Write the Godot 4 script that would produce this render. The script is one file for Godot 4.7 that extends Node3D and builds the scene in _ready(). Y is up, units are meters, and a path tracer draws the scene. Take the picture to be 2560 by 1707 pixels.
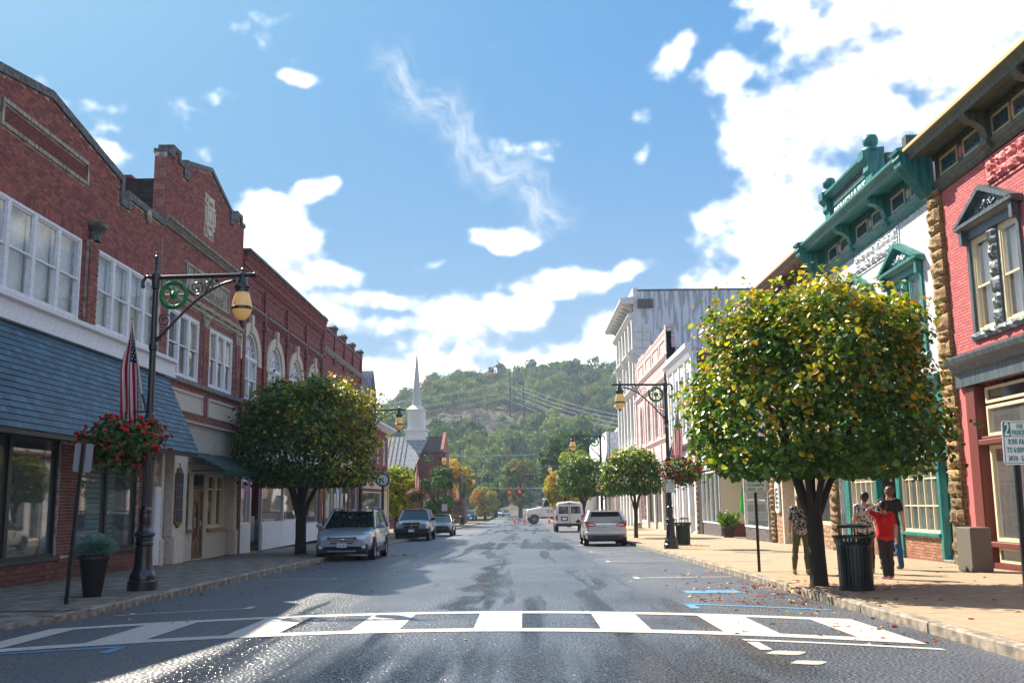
extends Node3D
# A small-town main street on a bright autumn day. Units are metres, the street runs along -z and falls gently away from the camera.

const SLOPE := 0.0122
const WALL := 10.4
var rng := RandomNumberGenerator.new()
var M := {}
var TX := {}
var taken := {}


class Sh:
	var v := PackedVector3Array()
	var n := PackedVector3Array()
	var c := PackedColorArray()
	var uv := PackedVector2Array()
	var col := Color.WHITE
	var T := Transform3D.IDENTITY
	var flip := false

	func at(t: Transform3D) -> Sh:
		T = t
		flip = t.basis.determinant() < 0.0
		return self

	func tri(a: Vector3, b: Vector3, d: Vector3) -> void:
		a = T * a
		b = T * b
		d = T * d
		var k := (b - a).cross(d - a)
		if k.length_squared() < 1e-16:
			return
		k = k.normalized()
		v.push_back(a)
		if flip:
			k = -k
			v.push_back(b)
			v.push_back(d)
		else:
			v.push_back(d)
			v.push_back(b)
		for i in 3:
			n.push_back(k)
			c.push_back(col)

	func quad(a: Vector3, b: Vector3, d: Vector3, e: Vector3) -> void:
		tri(a, b, d)
		tri(a, d, e)

	func stri(p: Array, q: Array) -> void:  # smooth: points and normals, counter-clockwise
		var B := T.basis
		for i in ([0, 1, 2] if flip else [0, 2, 1]):
			v.push_back(T * (p[i] as Vector3))
			n.push_back((B * (q[i] as Vector3)).normalized())
			c.push_back(col)

	func squad(p: Array, q: Array) -> void:
		stri([p[0], p[1], p[2]], [q[0], q[1], q[2]])
		stri([p[0], p[2], p[3]], [q[0], q[2], q[3]])

	func uvquad(a: Vector3, b: Vector3, d: Vector3, e: Vector3, u := [Vector2(0, 1), Vector2(1, 1), Vector2(1, 0), Vector2(0, 0)]) -> void:
		quad(a, b, d, e)
		for i in ([0, 1, 2, 0, 2, 3] if flip else [0, 2, 1, 0, 3, 2]):
			uv.push_back(u[i])

	func bx(x0: float, x1: float, y0: float, y1: float, z0: float, z1: float, back := true) -> void:
		var a := Vector3(x0, y0, z1)
		var b := Vector3(x1, y0, z1)
		var d := Vector3(x1, y1, z1)
		var e := Vector3(x0, y1, z1)
		var f := Vector3(x0, y0, z0)
		var g := Vector3(x1, y0, z0)
		var h := Vector3(x1, y1, z0)
		var i := Vector3(x0, y1, z0)
		quad(a, b, d, e)
		if back:
			quad(g, f, i, h)
		quad(b, g, h, d)
		quad(f, a, e, i)
		quad(e, d, h, i)
		quad(f, g, b, a)

	func cbx(x0: float, x1: float, y0: float, y1: float, z0: float, z1: float, k := 0.01) -> void:  # a box with chamfered edges
		var X := [x0, x1]
		var Y := [y0, y1]
		var Z := [z0, z1]
		k = minf(k, 0.45 * minf(x1 - x0, minf(y1 - y0, z1 - z0)))
		var P := func(i: int, j: int, l: int, ax: int) -> Vector3:  # corner point lying on the face across axis ax
			var s := Vector3(k if i == 0 else -k, k if j == 0 else -k, k if l == 0 else -k)
			s[ax] = 0.0
			return Vector3(X[i], Y[j], Z[l]) + s
		for ax in 3:
			for side in 2:
				var q := []
				for w in [[0, 0], [1, 0], [1, 1], [0, 1]]:
					var ijk := [0, 0, 0]
					ijk[ax] = side
					ijk[(ax + 1) % 3] = w[0]
					ijk[(ax + 2) % 3] = w[1]
					q.append(P.call(ijk[0], ijk[1], ijk[2], ax))
				if side == 1:
					quad(q[0], q[1], q[2], q[3])
				else:
					quad(q[3], q[2], q[1], q[0])
			var b := (ax + 1) % 3
			var d := (ax + 2) % 3
			for s1 in 2:
				for s2 in 2:  # the edge along ax between faces b (side s1) and d (side s2)
					var lo := [0, 0, 0]
					lo[b] = s1
					lo[d] = s2
					var hi := lo.duplicate()
					hi[ax] = 1
					var q0: Vector3 = P.call(lo[0], lo[1], lo[2], b)
					var q1: Vector3 = P.call(hi[0], hi[1], hi[2], b)
					var q2: Vector3 = P.call(hi[0], hi[1], hi[2], d)
					var q3: Vector3 = P.call(lo[0], lo[1], lo[2], d)
					if (s1 == s2):
						quad(q0, q3, q2, q1)
					else:
						quad(q0, q1, q2, q3)
		for i in 2:
			for j in 2:
				for l in 2:
					var q := [P.call(i, j, l, 0), P.call(i, j, l, 1), P.call(i, j, l, 2)]
					if (i + j + l) % 2 == 1:
						tri(q[0], q[1], q[2])
					else:
						tri(q[0], q[2], q[1])

	func lathe(prof: Array, seg := 14, o := Vector3.ZERO, smooth := false, turn := 0.0) -> void:  # prof: Vector2(radius, height) from the bottom up, round y
		var m := prof.size()
		var sl := []
		for i in m - 1:
			var t: Vector2 = (prof[i + 1] - prof[i]).normalized()
			sl.append(Vector2(t.y, -t.x))
		for i in m - 1:
			var a: Vector2 = prof[i]
			var b: Vector2 = prof[i + 1]
			var na: Vector2 = sl[i]
			var nb: Vector2 = sl[i]
			if smooth:
				na = (sl[maxi(i - 1, 0)] + sl[i]).normalized()
				nb = (sl[mini(i + 1, m - 2)] + sl[i]).normalized()
			for j in seg:
				var t0 := TAU * j / seg + turn
				var t1 := TAU * (j + 1) / seg + turn
				var e0 := Vector3(cos(t0), 0, -sin(t0))
				var e1 := Vector3(cos(t1), 0, -sin(t1))
				var p := [o + e0 * a.x + Vector3.UP * a.y, o + e1 * a.x + Vector3.UP * a.y, o + e1 * b.x + Vector3.UP * b.y, o + e0 * b.x + Vector3.UP * b.y]
				var q := [e0 * na.x + Vector3.UP * na.y, e1 * na.x + Vector3.UP * na.y, e1 * nb.x + Vector3.UP * nb.y, e0 * nb.x + Vector3.UP * nb.y]
				if a.x > 1e-5:
					stri([p[0], p[1], p[2]], [q[0], q[1], q[2]])
				if b.x > 1e-5:
					stri([p[0], p[2], p[3]], [q[0], q[2], q[3]])

	func ball(o: Vector3, r: Vector3, seg := 10, rings := 6) -> void:
		for i in rings:
			for j in seg:
				var p := []
				var q := []
				for w in [[i, j], [i, j + 1], [i + 1, j + 1], [i + 1, j]]:
					var f: float = PI * w[0] / rings - PI / 2
					var t: float = TAU * w[1] / seg
					var e := Vector3(cos(f) * cos(t), sin(f), -cos(f) * sin(t))
					p.append(o + e * r)
					q.append((e / r).normalized())
				if i > 0:
					stri([p[0], p[1], p[2]], [q[0], q[1], q[2]])
				if i < rings - 1:
					stri([p[0], p[2], p[3]], [q[0], q[2], q[3]])

	func tube(pts: Array, r, seg := 8, closed := false) -> void:
		var m := pts.size()
		var rings := []
		var nrm := []
		var side := Vector3.ZERO
		for i in m:
			var prev: Vector3 = pts[(i - 1 + m) % m] if (closed or i > 0) else pts[i]
			var nxt: Vector3 = pts[(i + 1) % m] if (closed or i < m - 1) else pts[i]
			var t := (nxt - prev).normalized()
			if i == 0:
				side = t.cross(Vector3.UP)
				if side.length() < 0.05:
					side = t.cross(Vector3.RIGHT)
			side = (side - t * side.dot(t)).normalized()
			var up := side.cross(t)
			var rr: float = r[i] if r is Array else r
			var ring := []
			var nn := []
			for j in seg:
				var a := TAU * j / seg
				var e := side * cos(a) + up * sin(a)
				ring.append((pts[i] as Vector3) + e * rr)
				nn.append(e)
			rings.append(ring)
			nrm.append(nn)
		for i in (m if closed else m - 1):
			var k := (i + 1) % m
			for j in seg:
				var l := (j + 1) % seg
				squad([rings[i][l], rings[i][j], rings[k][j], rings[k][l]], [nrm[i][l], nrm[i][j], nrm[k][j], nrm[k][l]])
		if not closed:
			for j in range(1, seg - 1):
				tri(rings[0][0], rings[0][j], rings[0][j + 1])
				tri(rings[m - 1][0], rings[m - 1][j + 1], rings[m - 1][j])

	func prism(poly: Array, z0: float, z1: float, back := true) -> void:  # a polygon in x and y, thick from z0 to z1
		var pp := PackedVector2Array(poly)
		if Geometry2D.is_polygon_clockwise(pp) == false:
			pass
		var area := 0.0
		for i in pp.size():
			area += pp[i].cross(pp[(i + 1) % pp.size()])
		if area < 0:
			pp.reverse()
		var ix := Geometry2D.triangulate_polygon(pp)
		for i in range(0, ix.size(), 3):
			var a := pp[ix[i]]
			var b := pp[ix[i + 1]]
			var d := pp[ix[i + 2]]
			if (b - a).cross(d - a) < 0:
				var s := b
				b = d
				d = s
			tri(Vector3(a.x, a.y, z1), Vector3(b.x, b.y, z1), Vector3(d.x, d.y, z1))
			if back:
				tri(Vector3(a.x, a.y, z0), Vector3(d.x, d.y, z0), Vector3(b.x, b.y, z0))
		for i in pp.size():
			var a := pp[i]
			var b := pp[(i + 1) % pp.size()]
			quad(Vector3(a.x, a.y, z0), Vector3(b.x, b.y, z0), Vector3(b.x, b.y, z1), Vector3(a.x, a.y, z1))

	func bar(poly: Array, d0: float, d1: float) -> void:  # a profile of Vector2(out, up) drawn along x from d0 to d1
		var keep := T
		var kf := flip
		at(T * Transform3D(Basis(Vector3(0, 0, 1), Vector3(0, 1, 0), Vector3(-1, 0, 0)), Vector3.ZERO))
		prism(poly, -d1, -d0)
		T = keep
		flip = kf

	func rock(x0: float, x1: float, y0: float, y1: float, z0: float, z1: float, g: RandomNumberGenerator, nx := 5, ny := 4) -> void:  # a rock-faced stone
		var h := []
		for j in ny + 1:
			var row := []
			for i in nx + 1:
				var edge := i == 0 or j == 0 or i == nx or j == ny
				row.append(Vector3(lerpf(x0, x1, (i + (0.0 if edge else g.randf_range(-0.3, 0.3))) / nx), lerpf(y0, y1, (j + (0.0 if edge else g.randf_range(-0.3, 0.3))) / ny), lerpf(z0, z1, g.randf_range(0.3, 0.45) if edge else g.randf_range(0.55, 1.0))))
			h.append(row)
		for j in ny:
			for i in nx:
				quad(h[j][i], h[j][i + 1], h[j + 1][i + 1], h[j + 1][i])
		for i in nx:
			quad(Vector3(h[0][i].x, y0, z0), Vector3(h[0][i + 1].x, y0, z0), h[0][i + 1], h[0][i])
			quad(h[ny][i], h[ny][i + 1], Vector3(h[ny][i + 1].x, y1, z0), Vector3(h[ny][i].x, y1, z0))
		for j in ny:
			quad(h[j][nx], Vector3(x1, h[j][nx].y, z0), Vector3(x1, h[j + 1][nx].y, z0), h[j + 1][nx])
			quad(Vector3(x0, h[j][0].y, z0), h[j][0], h[j + 1][0], Vector3(x0, h[j + 1][0].y, z0))

	func mesh() -> ArrayMesh:
		var a := []
		a.resize(Mesh.ARRAY_MAX)
		a[Mesh.ARRAY_VERTEX] = v
		a[Mesh.ARRAY_NORMAL] = n
		a[Mesh.ARRAY_COLOR] = c
		if uv.size() == v.size():
			a[Mesh.ARRAY_TEX_UV] = uv
		var m := ArrayMesh.new()
		if v.size():
			m.add_surface_from_arrays(Mesh.PRIMITIVE_TRIANGLES, a)
		return m


func sh(t := Transform3D.IDENTITY) -> Sh:
	return Sh.new().at(t)


func numbered(called: String) -> String:
	var k: int = taken.get(called, 0)
	taken[called] = k + 1
	return called if k == 0 else "%s_%03d" % [called, k]


func tag(o: Node, label := "", category := "", group := "", kind := "") -> void:
	if label: o.set_meta("label", label)
	if category: o.set_meta("category", category)
	if group: o.set_meta("group", group)
	if kind: o.set_meta("kind", kind)


func thing(called: String, label: String, category: String, pos := Vector3.ZERO, turn := 0.0, group := "") -> Node3D:
	var o := Node3D.new()
	o.name = numbered(called)
	add_child(o)
	o.position = pos
	o.rotation.y = turn
	tag(o, label, category, group)
	return o


func part(parent: Node3D, called: String, s: Sh, m: Material, label := "") -> MeshInstance3D:
	return put(parent, called, s.mesh(), m, label)


func put(parent: Node3D, called: String, mesh: Mesh, m: Material, label := "") -> MeshInstance3D:
	var o := MeshInstance3D.new()
	o.name = called
	o.mesh = mesh
	o.material_override = m
	parent.add_child(o, true)
	tag(o, label)
	return o


func single(called: String, label: String, category: String, s: Sh, m: Material, pos := Vector3.ZERO, turn := 0.0, group := "") -> MeshInstance3D:
	var o := put(self, numbered(called), s.mesh(), m)
	o.position = pos
	o.rotation.y = turn
	tag(o, label, category, group)
	return o


func struct(called: String, s: Sh, m: Material) -> MeshInstance3D:
	var o := put(self, numbered(called), s.mesh(), m)
	tag(o, "", "", "", "structure")
	return o


func dup(o: Node3D, pos: Vector3, turn: float, label: String, group := "") -> Node3D:
	var r: Node3D = o.duplicate()
	var base := String(o.name)
	if base.length() > 4 and base[base.length() - 4] == "_" and base.right(3).is_valid_int():
		base = base.left(base.length() - 4)
	r.name = numbered(base)
	add_child(r)
	r.position = pos
	r.rotation.y = turn
	tag(r, label, "", group)
	return r


func gy(z: float) -> float:  # height of the street surface
	var d := -z
	return -SLOPE * minf(d, 170.0) - 0.004 * maxf(d - 170.0, 0.0)


func on(x: float, d: float, up := 0.0) -> Vector3:
	return Vector3(x, gy(-d) + up, -d)


func front(side: float, o := Vector3.ZERO, out := 0.0) -> Transform3D:  # x = metres down the street, y = up, z = out of the facade; o is the thing's own origin
	return Transform3D(Basis(Vector3(0, 0, -1), Vector3(0, 1, 0), Vector3(-side, 0, 0)), Vector3(side * (WALL - out), 0, 0) - o)


# ---------- textures and materials

func bytes_of(nz: FastNoiseLite, w: int, h: int, seamless := true) -> PackedByteArray:
	var im := nz.get_seamless_image(w, h) if seamless else nz.get_image(w, h)
	im.convert(Image.FORMAT_L8)
	return im.get_data()


func noise(freq: float, oct := 4, kind := FastNoiseLite.TYPE_SIMPLEX_SMOOTH, sd := 1) -> FastNoiseLite:
	var nz := FastNoiseLite.new()
	nz.noise_type = kind
	nz.frequency = freq
	nz.fractal_octaves = oct
	nz.seed = sd
	return nz


func tone(key: String, w: int, h: int, nz: FastNoiseLite, lo: float, hi: float, low_at := 0.0, high_at := 1.0) -> ImageTexture:
	var b := bytes_of(nz, w, h)
	for i in b.size():
		b[i] = int(255.0 * lerpf(lo, hi, clampf((b[i] / 255.0 - low_at) / (high_at - low_at), 0.0, 1.0)))
	TX[key] = ImageTexture.create_from_image(Image.create_from_data(w, h, false, Image.FORMAT_L8, b))
	return TX[key]


func bumps(key: String, w: int, nz: FastNoiseLite, k: float) -> void:
	var im := nz.get_seamless_image(w, w)
	im.convert(Image.FORMAT_RGBA8)
	im.bump_map_to_normal_map(k)
	TX[key] = ImageTexture.create_from_image(im)


func brick_texture(key: String, mortar: float, var_: float, rows: int, cols: int, pw: int, ph: int) -> void:  # far brickwork: albedo and relief
	var im := Image.create_empty(pw, ph, false, Image.FORMAT_RGB8)
	var hb := Image.create_empty(pw, ph, false, Image.FORMAT_RGBA8)
	hb.fill(Color(0.2, 0.2, 0.2))
	im.fill(Color(mortar, mortar, mortar))
	var g := RandomNumberGenerator.new()
	g.seed = 5
	for r in rows:
		for k in cols + 1:
			var bw := float(pw) / cols
			var bh := float(ph) / rows
			var x := int(k * bw - (bw / 2 if r % 2 else 0.0))
			var q := 1.0 - var_ * g.randf()
			var rect := Rect2i(x + 1, int(r * bh) + 1, int(bw) - 1, int(bh) - 1)
			im.fill_rect(rect, Color(q, q * (1.0 - 0.08 * g.randf()), q))
			hb.fill_rect(rect, Color(0.8, 0.8, 0.8))
	hb.bump_map_to_normal_map(3.0)
	TX[key] = ImageTexture.create_from_image(im)
	TX[key + "_n"] = ImageTexture.create_from_image(hb)


func mat(key: String, c: Color, rough := 0.8, o := {}) -> StandardMaterial3D:
	var m := StandardMaterial3D.new()
	m.resource_name = key
	m.albedo_color = Color(c.r, c.g, c.b).linear_to_srgb()
	m.roughness = rough
	m.metallic = o.get("metal", 0.0)
	m.metallic_specular = o.get("spec", 0.5)
	m.cull_mode = BaseMaterial3D.CULL_DISABLED
	if o.get("vc", false):
		m.vertex_color_use_as_albedo = true
	if o.has("tex"):
		m.albedo_texture = TX[o.tex]
	if o.has("rtex"):
		m.roughness_texture = TX[o.rtex]
	if o.has("nrm"):
		m.normal_enabled = true
		m.normal_texture = TX[o.nrm]
		m.normal_scale = o.get("ns", 1.0)
	if (o.has("tex") or o.has("nrm")) and not o.get("uv", false):
		m.uv1_triplanar = true
		m.uv1_world_triplanar = o.get("world", true)
		var s = o.get("scale", 1.0)
		m.uv1_scale = s if s is Vector3 else Vector3.ONE * s
		m.uv1_triplanar_sharpness = 8.0
	if o.has("alpha"):
		m.transparency = BaseMaterial3D.TRANSPARENCY_ALPHA
		m.albedo_color.a = o.alpha
	if o.has("back"):
		m.backlight_enabled = true
		m.backlight = (o.back as Color).linear_to_srgb()
	if o.has("coat"):
		m.clearcoat_enabled = true
		m.clearcoat = o.coat
		m.clearcoat_roughness = 0.05
	if o.has("glow"):
		m.emission_enabled = true
		m.emission = o.glow
		m.emission_energy_multiplier = o.get("power", 1.0)
	M[key] = m
	return m


func L(r: float, g: float, b: float) -> Color:
	return Color(r, g, b)


func S8(r: int, g: int, b: int) -> Color:  # a base colour named by its sRGB bytes
	return Color8(r, g, b).srgb_to_linear()
# ---------- sky

var CL := []
var BIN := []
var n1: FastNoiseLite
var n2: FastNoiseLite
var n3: FastNoiseLite


func blob(az: float, el: float, ra: float, re: float, w: float, turn := 0.0) -> void:
	CL.append([az, el, ra, re, w, cos(deg_to_rad(turn)), sin(deg_to_rad(turn))])


func cloud_cover(dir: Vector3, az: float, el: float) -> float:
	var wx := 5.0 * n3.get_noise_3d(dir.x * 7.0, dir.y * 7.0, dir.z * 7.0 + 5.0)
	var wy := 3.5 * n3.get_noise_3d(dir.x * 7.0 + 9.0, dir.y * 7.0, dir.z * 7.0)
	var f := n1.get_noise_3d(dir.x * 10.0, dir.y * 16.0, dir.z * 10.0) * 1.05 + n2.get_noise_3d(dir.x * 10.0, dir.y * 12.0, dir.z * 10.0) * 0.42
	var s := -0.35
	for b in BIN[clampi(int(az + 40.0), 0, 79)]:
		var x: float = az + wx * 0.35 - b[0]
		var y: float = el + wy * 0.25 - b[1]
		var u: float = (x * b[5] + y * b[6]) / b[2]
		var v: float = (y * b[5] - x * b[6]) / b[3]
		var q := u * u + v * v
		if q < 3.2:
			s = maxf(s, b[4] * (1.15 - q * 0.75))
	var gen := n3.get_noise_3d(dir.x * 2.0, dir.y * 5.0 + 3.0, dir.z * 2.0) * 1.6 + 0.08 + 0.35 * exp(-absf(el - 8.0) / 6.0)
	var outside := maxf(smoothstep(28.0, 42.0, absf(az)), smoothstep(28.0, 38.0, el))
	return lerpf(s, gen * 0.9, outside) + f - 0.34


func sky_at(dir: Vector3) -> Color:  # brightness in units where sunlit cloud is near 1
	var el := rad_to_deg(asin(clampf(dir.y, -1.0, 1.0)))
	var az := rad_to_deg(atan2(dir.x, -dir.z))
	if el < -1.0:
		return Color(0.16, 0.17, 0.17)
	var c := Color(0.014, 0.083, 0.212).lerp(Color(0.145, 0.220, 0.258), exp(-el / 13.0)).lerp(Color(0.29, 0.30, 0.31), 0.8 * exp(-el / 5.5))
	var sun := rad_to_deg(dir.angle_to(Vector3(-0.455, 0.707, -0.542)))
	c = c.lerp(Color(0.100, 0.190, 0.250), 0.95 * exp(-pow(sun / 34.0, 2.0)))
	c += Color(1.0, 0.95, 0.85) * 0.7 * exp(-sun / 6.0)
	# torn high streaks
	var su := (az + 3.0) * 0.80 - (el - 20.5) * 0.60
	var sv := (az + 3.0) * 0.60 + (el - 20.5) * 0.80 + 1.4 * n3.get_noise_2d(su * 0.35, 4.0)
	var wisp := exp(-pow(sv / 1.05, 2.0)) * smoothstep(-8.5, -5.0, su) * (1.0 - smoothstep(6.0, 8.5, su))
	if wisp > 0.01:
		var wn := n1.get_noise_3d(su * 0.55, sv * 1.6, 7.0) + 0.5 * n2.get_noise_3d(su * 0.4, sv * 1.5, 3.0)
		wisp *= smoothstep(-0.55, 0.75, wn * 0.7 + 0.10 - 0.12 * absf(su - 2.5) / 4.0)
		c = c.lerp(Color(0.34, 0.35, 0.36), 0.7 * wisp)
	var d := cloud_cover(dir, az, el)
	if d > -0.22:
		var a := smoothstep(-0.22, 0.62, d)
		var up := Vector3(dir.x - 0.02, dir.y + 0.03, dir.z).normalized()
		var d2 := cloud_cover(up, rad_to_deg(atan2(up.x, -up.z)), rad_to_deg(asin(up.y)))
		var q := dir * 10.0
		var k := clampf(0.62 + (d - d2) * 0.9 + 0.55 * n2.get_noise_3d(q.x + 40.0, q.y * 1.3, q.z) - 0.30 * smoothstep(0.3, 1.0, d), 0.0, 1.0)
		c = c.lerp(Color(0.225, 0.25, 0.285).lerp(Color(0.72, 0.71, 0.70), k), a * 0.97)
	return Color(minf(c.r, 1.0), minf(c.g, 1.0), minf(c.b, 1.0))


func make_sky() -> ImageTexture:
	n1 = noise(0.7, 6, FastNoiseLite.TYPE_SIMPLEX_SMOOTH, 11)
	n2 = noise(3.2, 4, FastNoiseLite.TYPE_SIMPLEX_SMOOTH, 12)
	n3 = noise(0.7, 3, FastNoiseLite.TYPE_SIMPLEX_SMOOTH, 13)
	# the great cumulus on the right and its fringe
	blob(22, 24, 7.5, 6.0, 0.95)
	blob(28, 26, 6, 6, 0.9)
	blob(15.2, 20.5, 4.2, 2.6, 0.72, 12)
	blob(16.5, 17.0, 4.4, 3.0, 0.62, 20)
	blob(14.0, 13.6, 3.6, 3.4, 0.95)
	blob(17.5, 12.5, 4.5, 3.4, 0.9)
	blob(10.5, 11.4, 4.0, 1.6, 0.8, 12)
	blob(26, 18, 4, 4, 0.7)
	blob(6.3, 22.0, 1.3, 0.9, 0.36)
	blob(8.3, 24.4, 1.5, 0.7, 0.36, 40)
	blob(7.3, 19.7, 0.9, 0.5, 0.4, 30)
	blob(12.3, 23.8, 1.6, 1.1, 0.34)
	# small flat clouds
	blob(-1.7, 15.0, 2.3, 0.8, 0.85)
	blob(-5.9, 13.5, 1.6, 0.4, 0.6, 8)
	blob(-11.7, 17.4, 1.3, 0.7, 0.6, 30)
	blob(-13.2, 23.2, 0.9, 0.3, 0.24)
	blob(-23.2, 18.6, 1.4, 0.8, 0.5)
	blob(-18.8, 18.9, 1.5, 0.8, 0.5)
	# the bank on the left
	blob(-14.2, 14.9, 3.2, 2.2, 0.95)
	blob(-16.5, 12.5, 4.0, 3.2, 0.95)
	blob(-11.2, 12.9, 2.0, 0.9, 0.6, -15)
	blob(-9.0, 11.5, 3.2, 0.6, 0.7, 4)
	blob(-13.5, 10.2, 4.5, 1.6, 0.9)
	# the low white bank above the hill
	blob(-4.0, 10.6, 3.0, 1.5, 0.9)
	blob(-3.3, 8.2, 2.6, 2.2, 0.95)
	blob(2.6, 12.3, 4.2, 0.9, 0.85, 5)
	blob(6.0, 12.8, 3.0, 0.7, 0.75, 10)
	blob(1.5, 7.2, 5.5, 1.8, 0.95)
	blob(-6.0, 8.8, 3.4, 1.5, 0.85)
	blob(-1.5, 10.0, 2.4, 1.6, 0.8)
	blob(5.6, 9.0, 1.6, 1.6, 0.8)
	blob(-9.5, 6.5, 5.5, 1.6, 0.85)
	blob(-9.5, 9.9, 4.0, 0.8, 0.7, 6)
	blob(0, 4.5, 30, 2.4, 0.9)
	for k in 80:
		var here := []
		for b in CL:
			if absf(b[0] - (k - 39.5)) < 2.0 * maxf(b[2], b[3]) + 4.5 and absf(k - 39.5) < 39.0:
				here.append(b)
		BIN.append(here)
	var W := 4096
	var low := Image.create_empty(768, 384, false, Image.FORMAT_RGB8)
	for j in 384:
		var el := PI / 2 - (j + 0.5) / 384.0 * PI
		for i in 768:
			var a := (i + 0.5) / 768.0 * TAU
			low.set_pixel(i, j, sky_at(Vector3(sin(a) * cos(el), sin(el), -cos(a) * cos(el))).linear_to_srgb())
	low.resize(W, W / 2, Image.INTERPOLATE_CUBIC)
	var px := W / 360.0
	for j in range(int((90 - 36) * px), int(90 * px)):
		var el := PI / 2 - (j + 0.5) / (W / 2.0) * PI
		for i in range(int(-33 * px), int(33 * px)):
			var a := (i + 0.5) / W * TAU
			low.set_pixel(posmod(i, W), j, sky_at(Vector3(sin(a) * cos(el), sin(el), -cos(a) * cos(el))).linear_to_srgb())
	return ImageTexture.create_from_image(low)


func stage() -> void:
	var cam := Camera3D.new()
	cam.name = "camera"
	add_child(cam)
	cam.transform = Transform3D(Basis(Vector3(0.99985, -0.01227, -0.01190), Vector3(0.01400, 0.98733, 0.15808), Vector3(0.00981, -0.15822, 0.98735)).orthonormalized(), Vector3(0, 1.45, 0))
	cam.fov = 37.8546
	cam.far = 4000.0
	cam.current = true
	var we := WorldEnvironment.new()
	we.name = "surroundings"
	var e := Environment.new()
	e.background_mode = Environment.BG_SKY
	var sky := Sky.new()
	var pm := PanoramaSkyMaterial.new()
	pm.panorama = make_sky()
	sky.sky_material = pm
	e.sky = sky
	e.background_energy_multiplier = 1.3
	e.tonemap_mode = Environment.TONE_MAPPER_LINEAR
	e.tonemap_exposure = 2.75
	e.sdfgi_enabled = true
	e.ssao_enabled = true
	e.ssil_enabled = true
	e.fog_enabled = true
	e.fog_density = 0.00035
	e.fog_light_color = Color(0.80, 0.88, 1.0)
	we.environment = e
	add_child(we)
	var sun := DirectionalLight3D.new()
	sun.name = "sun"
	sun.light_energy = 1.5
	sun.light_color = Color(1.0, 0.95, 0.87)
	sun.light_angular_distance = 0.5
	sun.shadow_enabled = true
	add_child(sun)
	sun.look_at_from_position(Vector3(-45.5, 70.7, -54.2), Vector3.ZERO)


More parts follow.
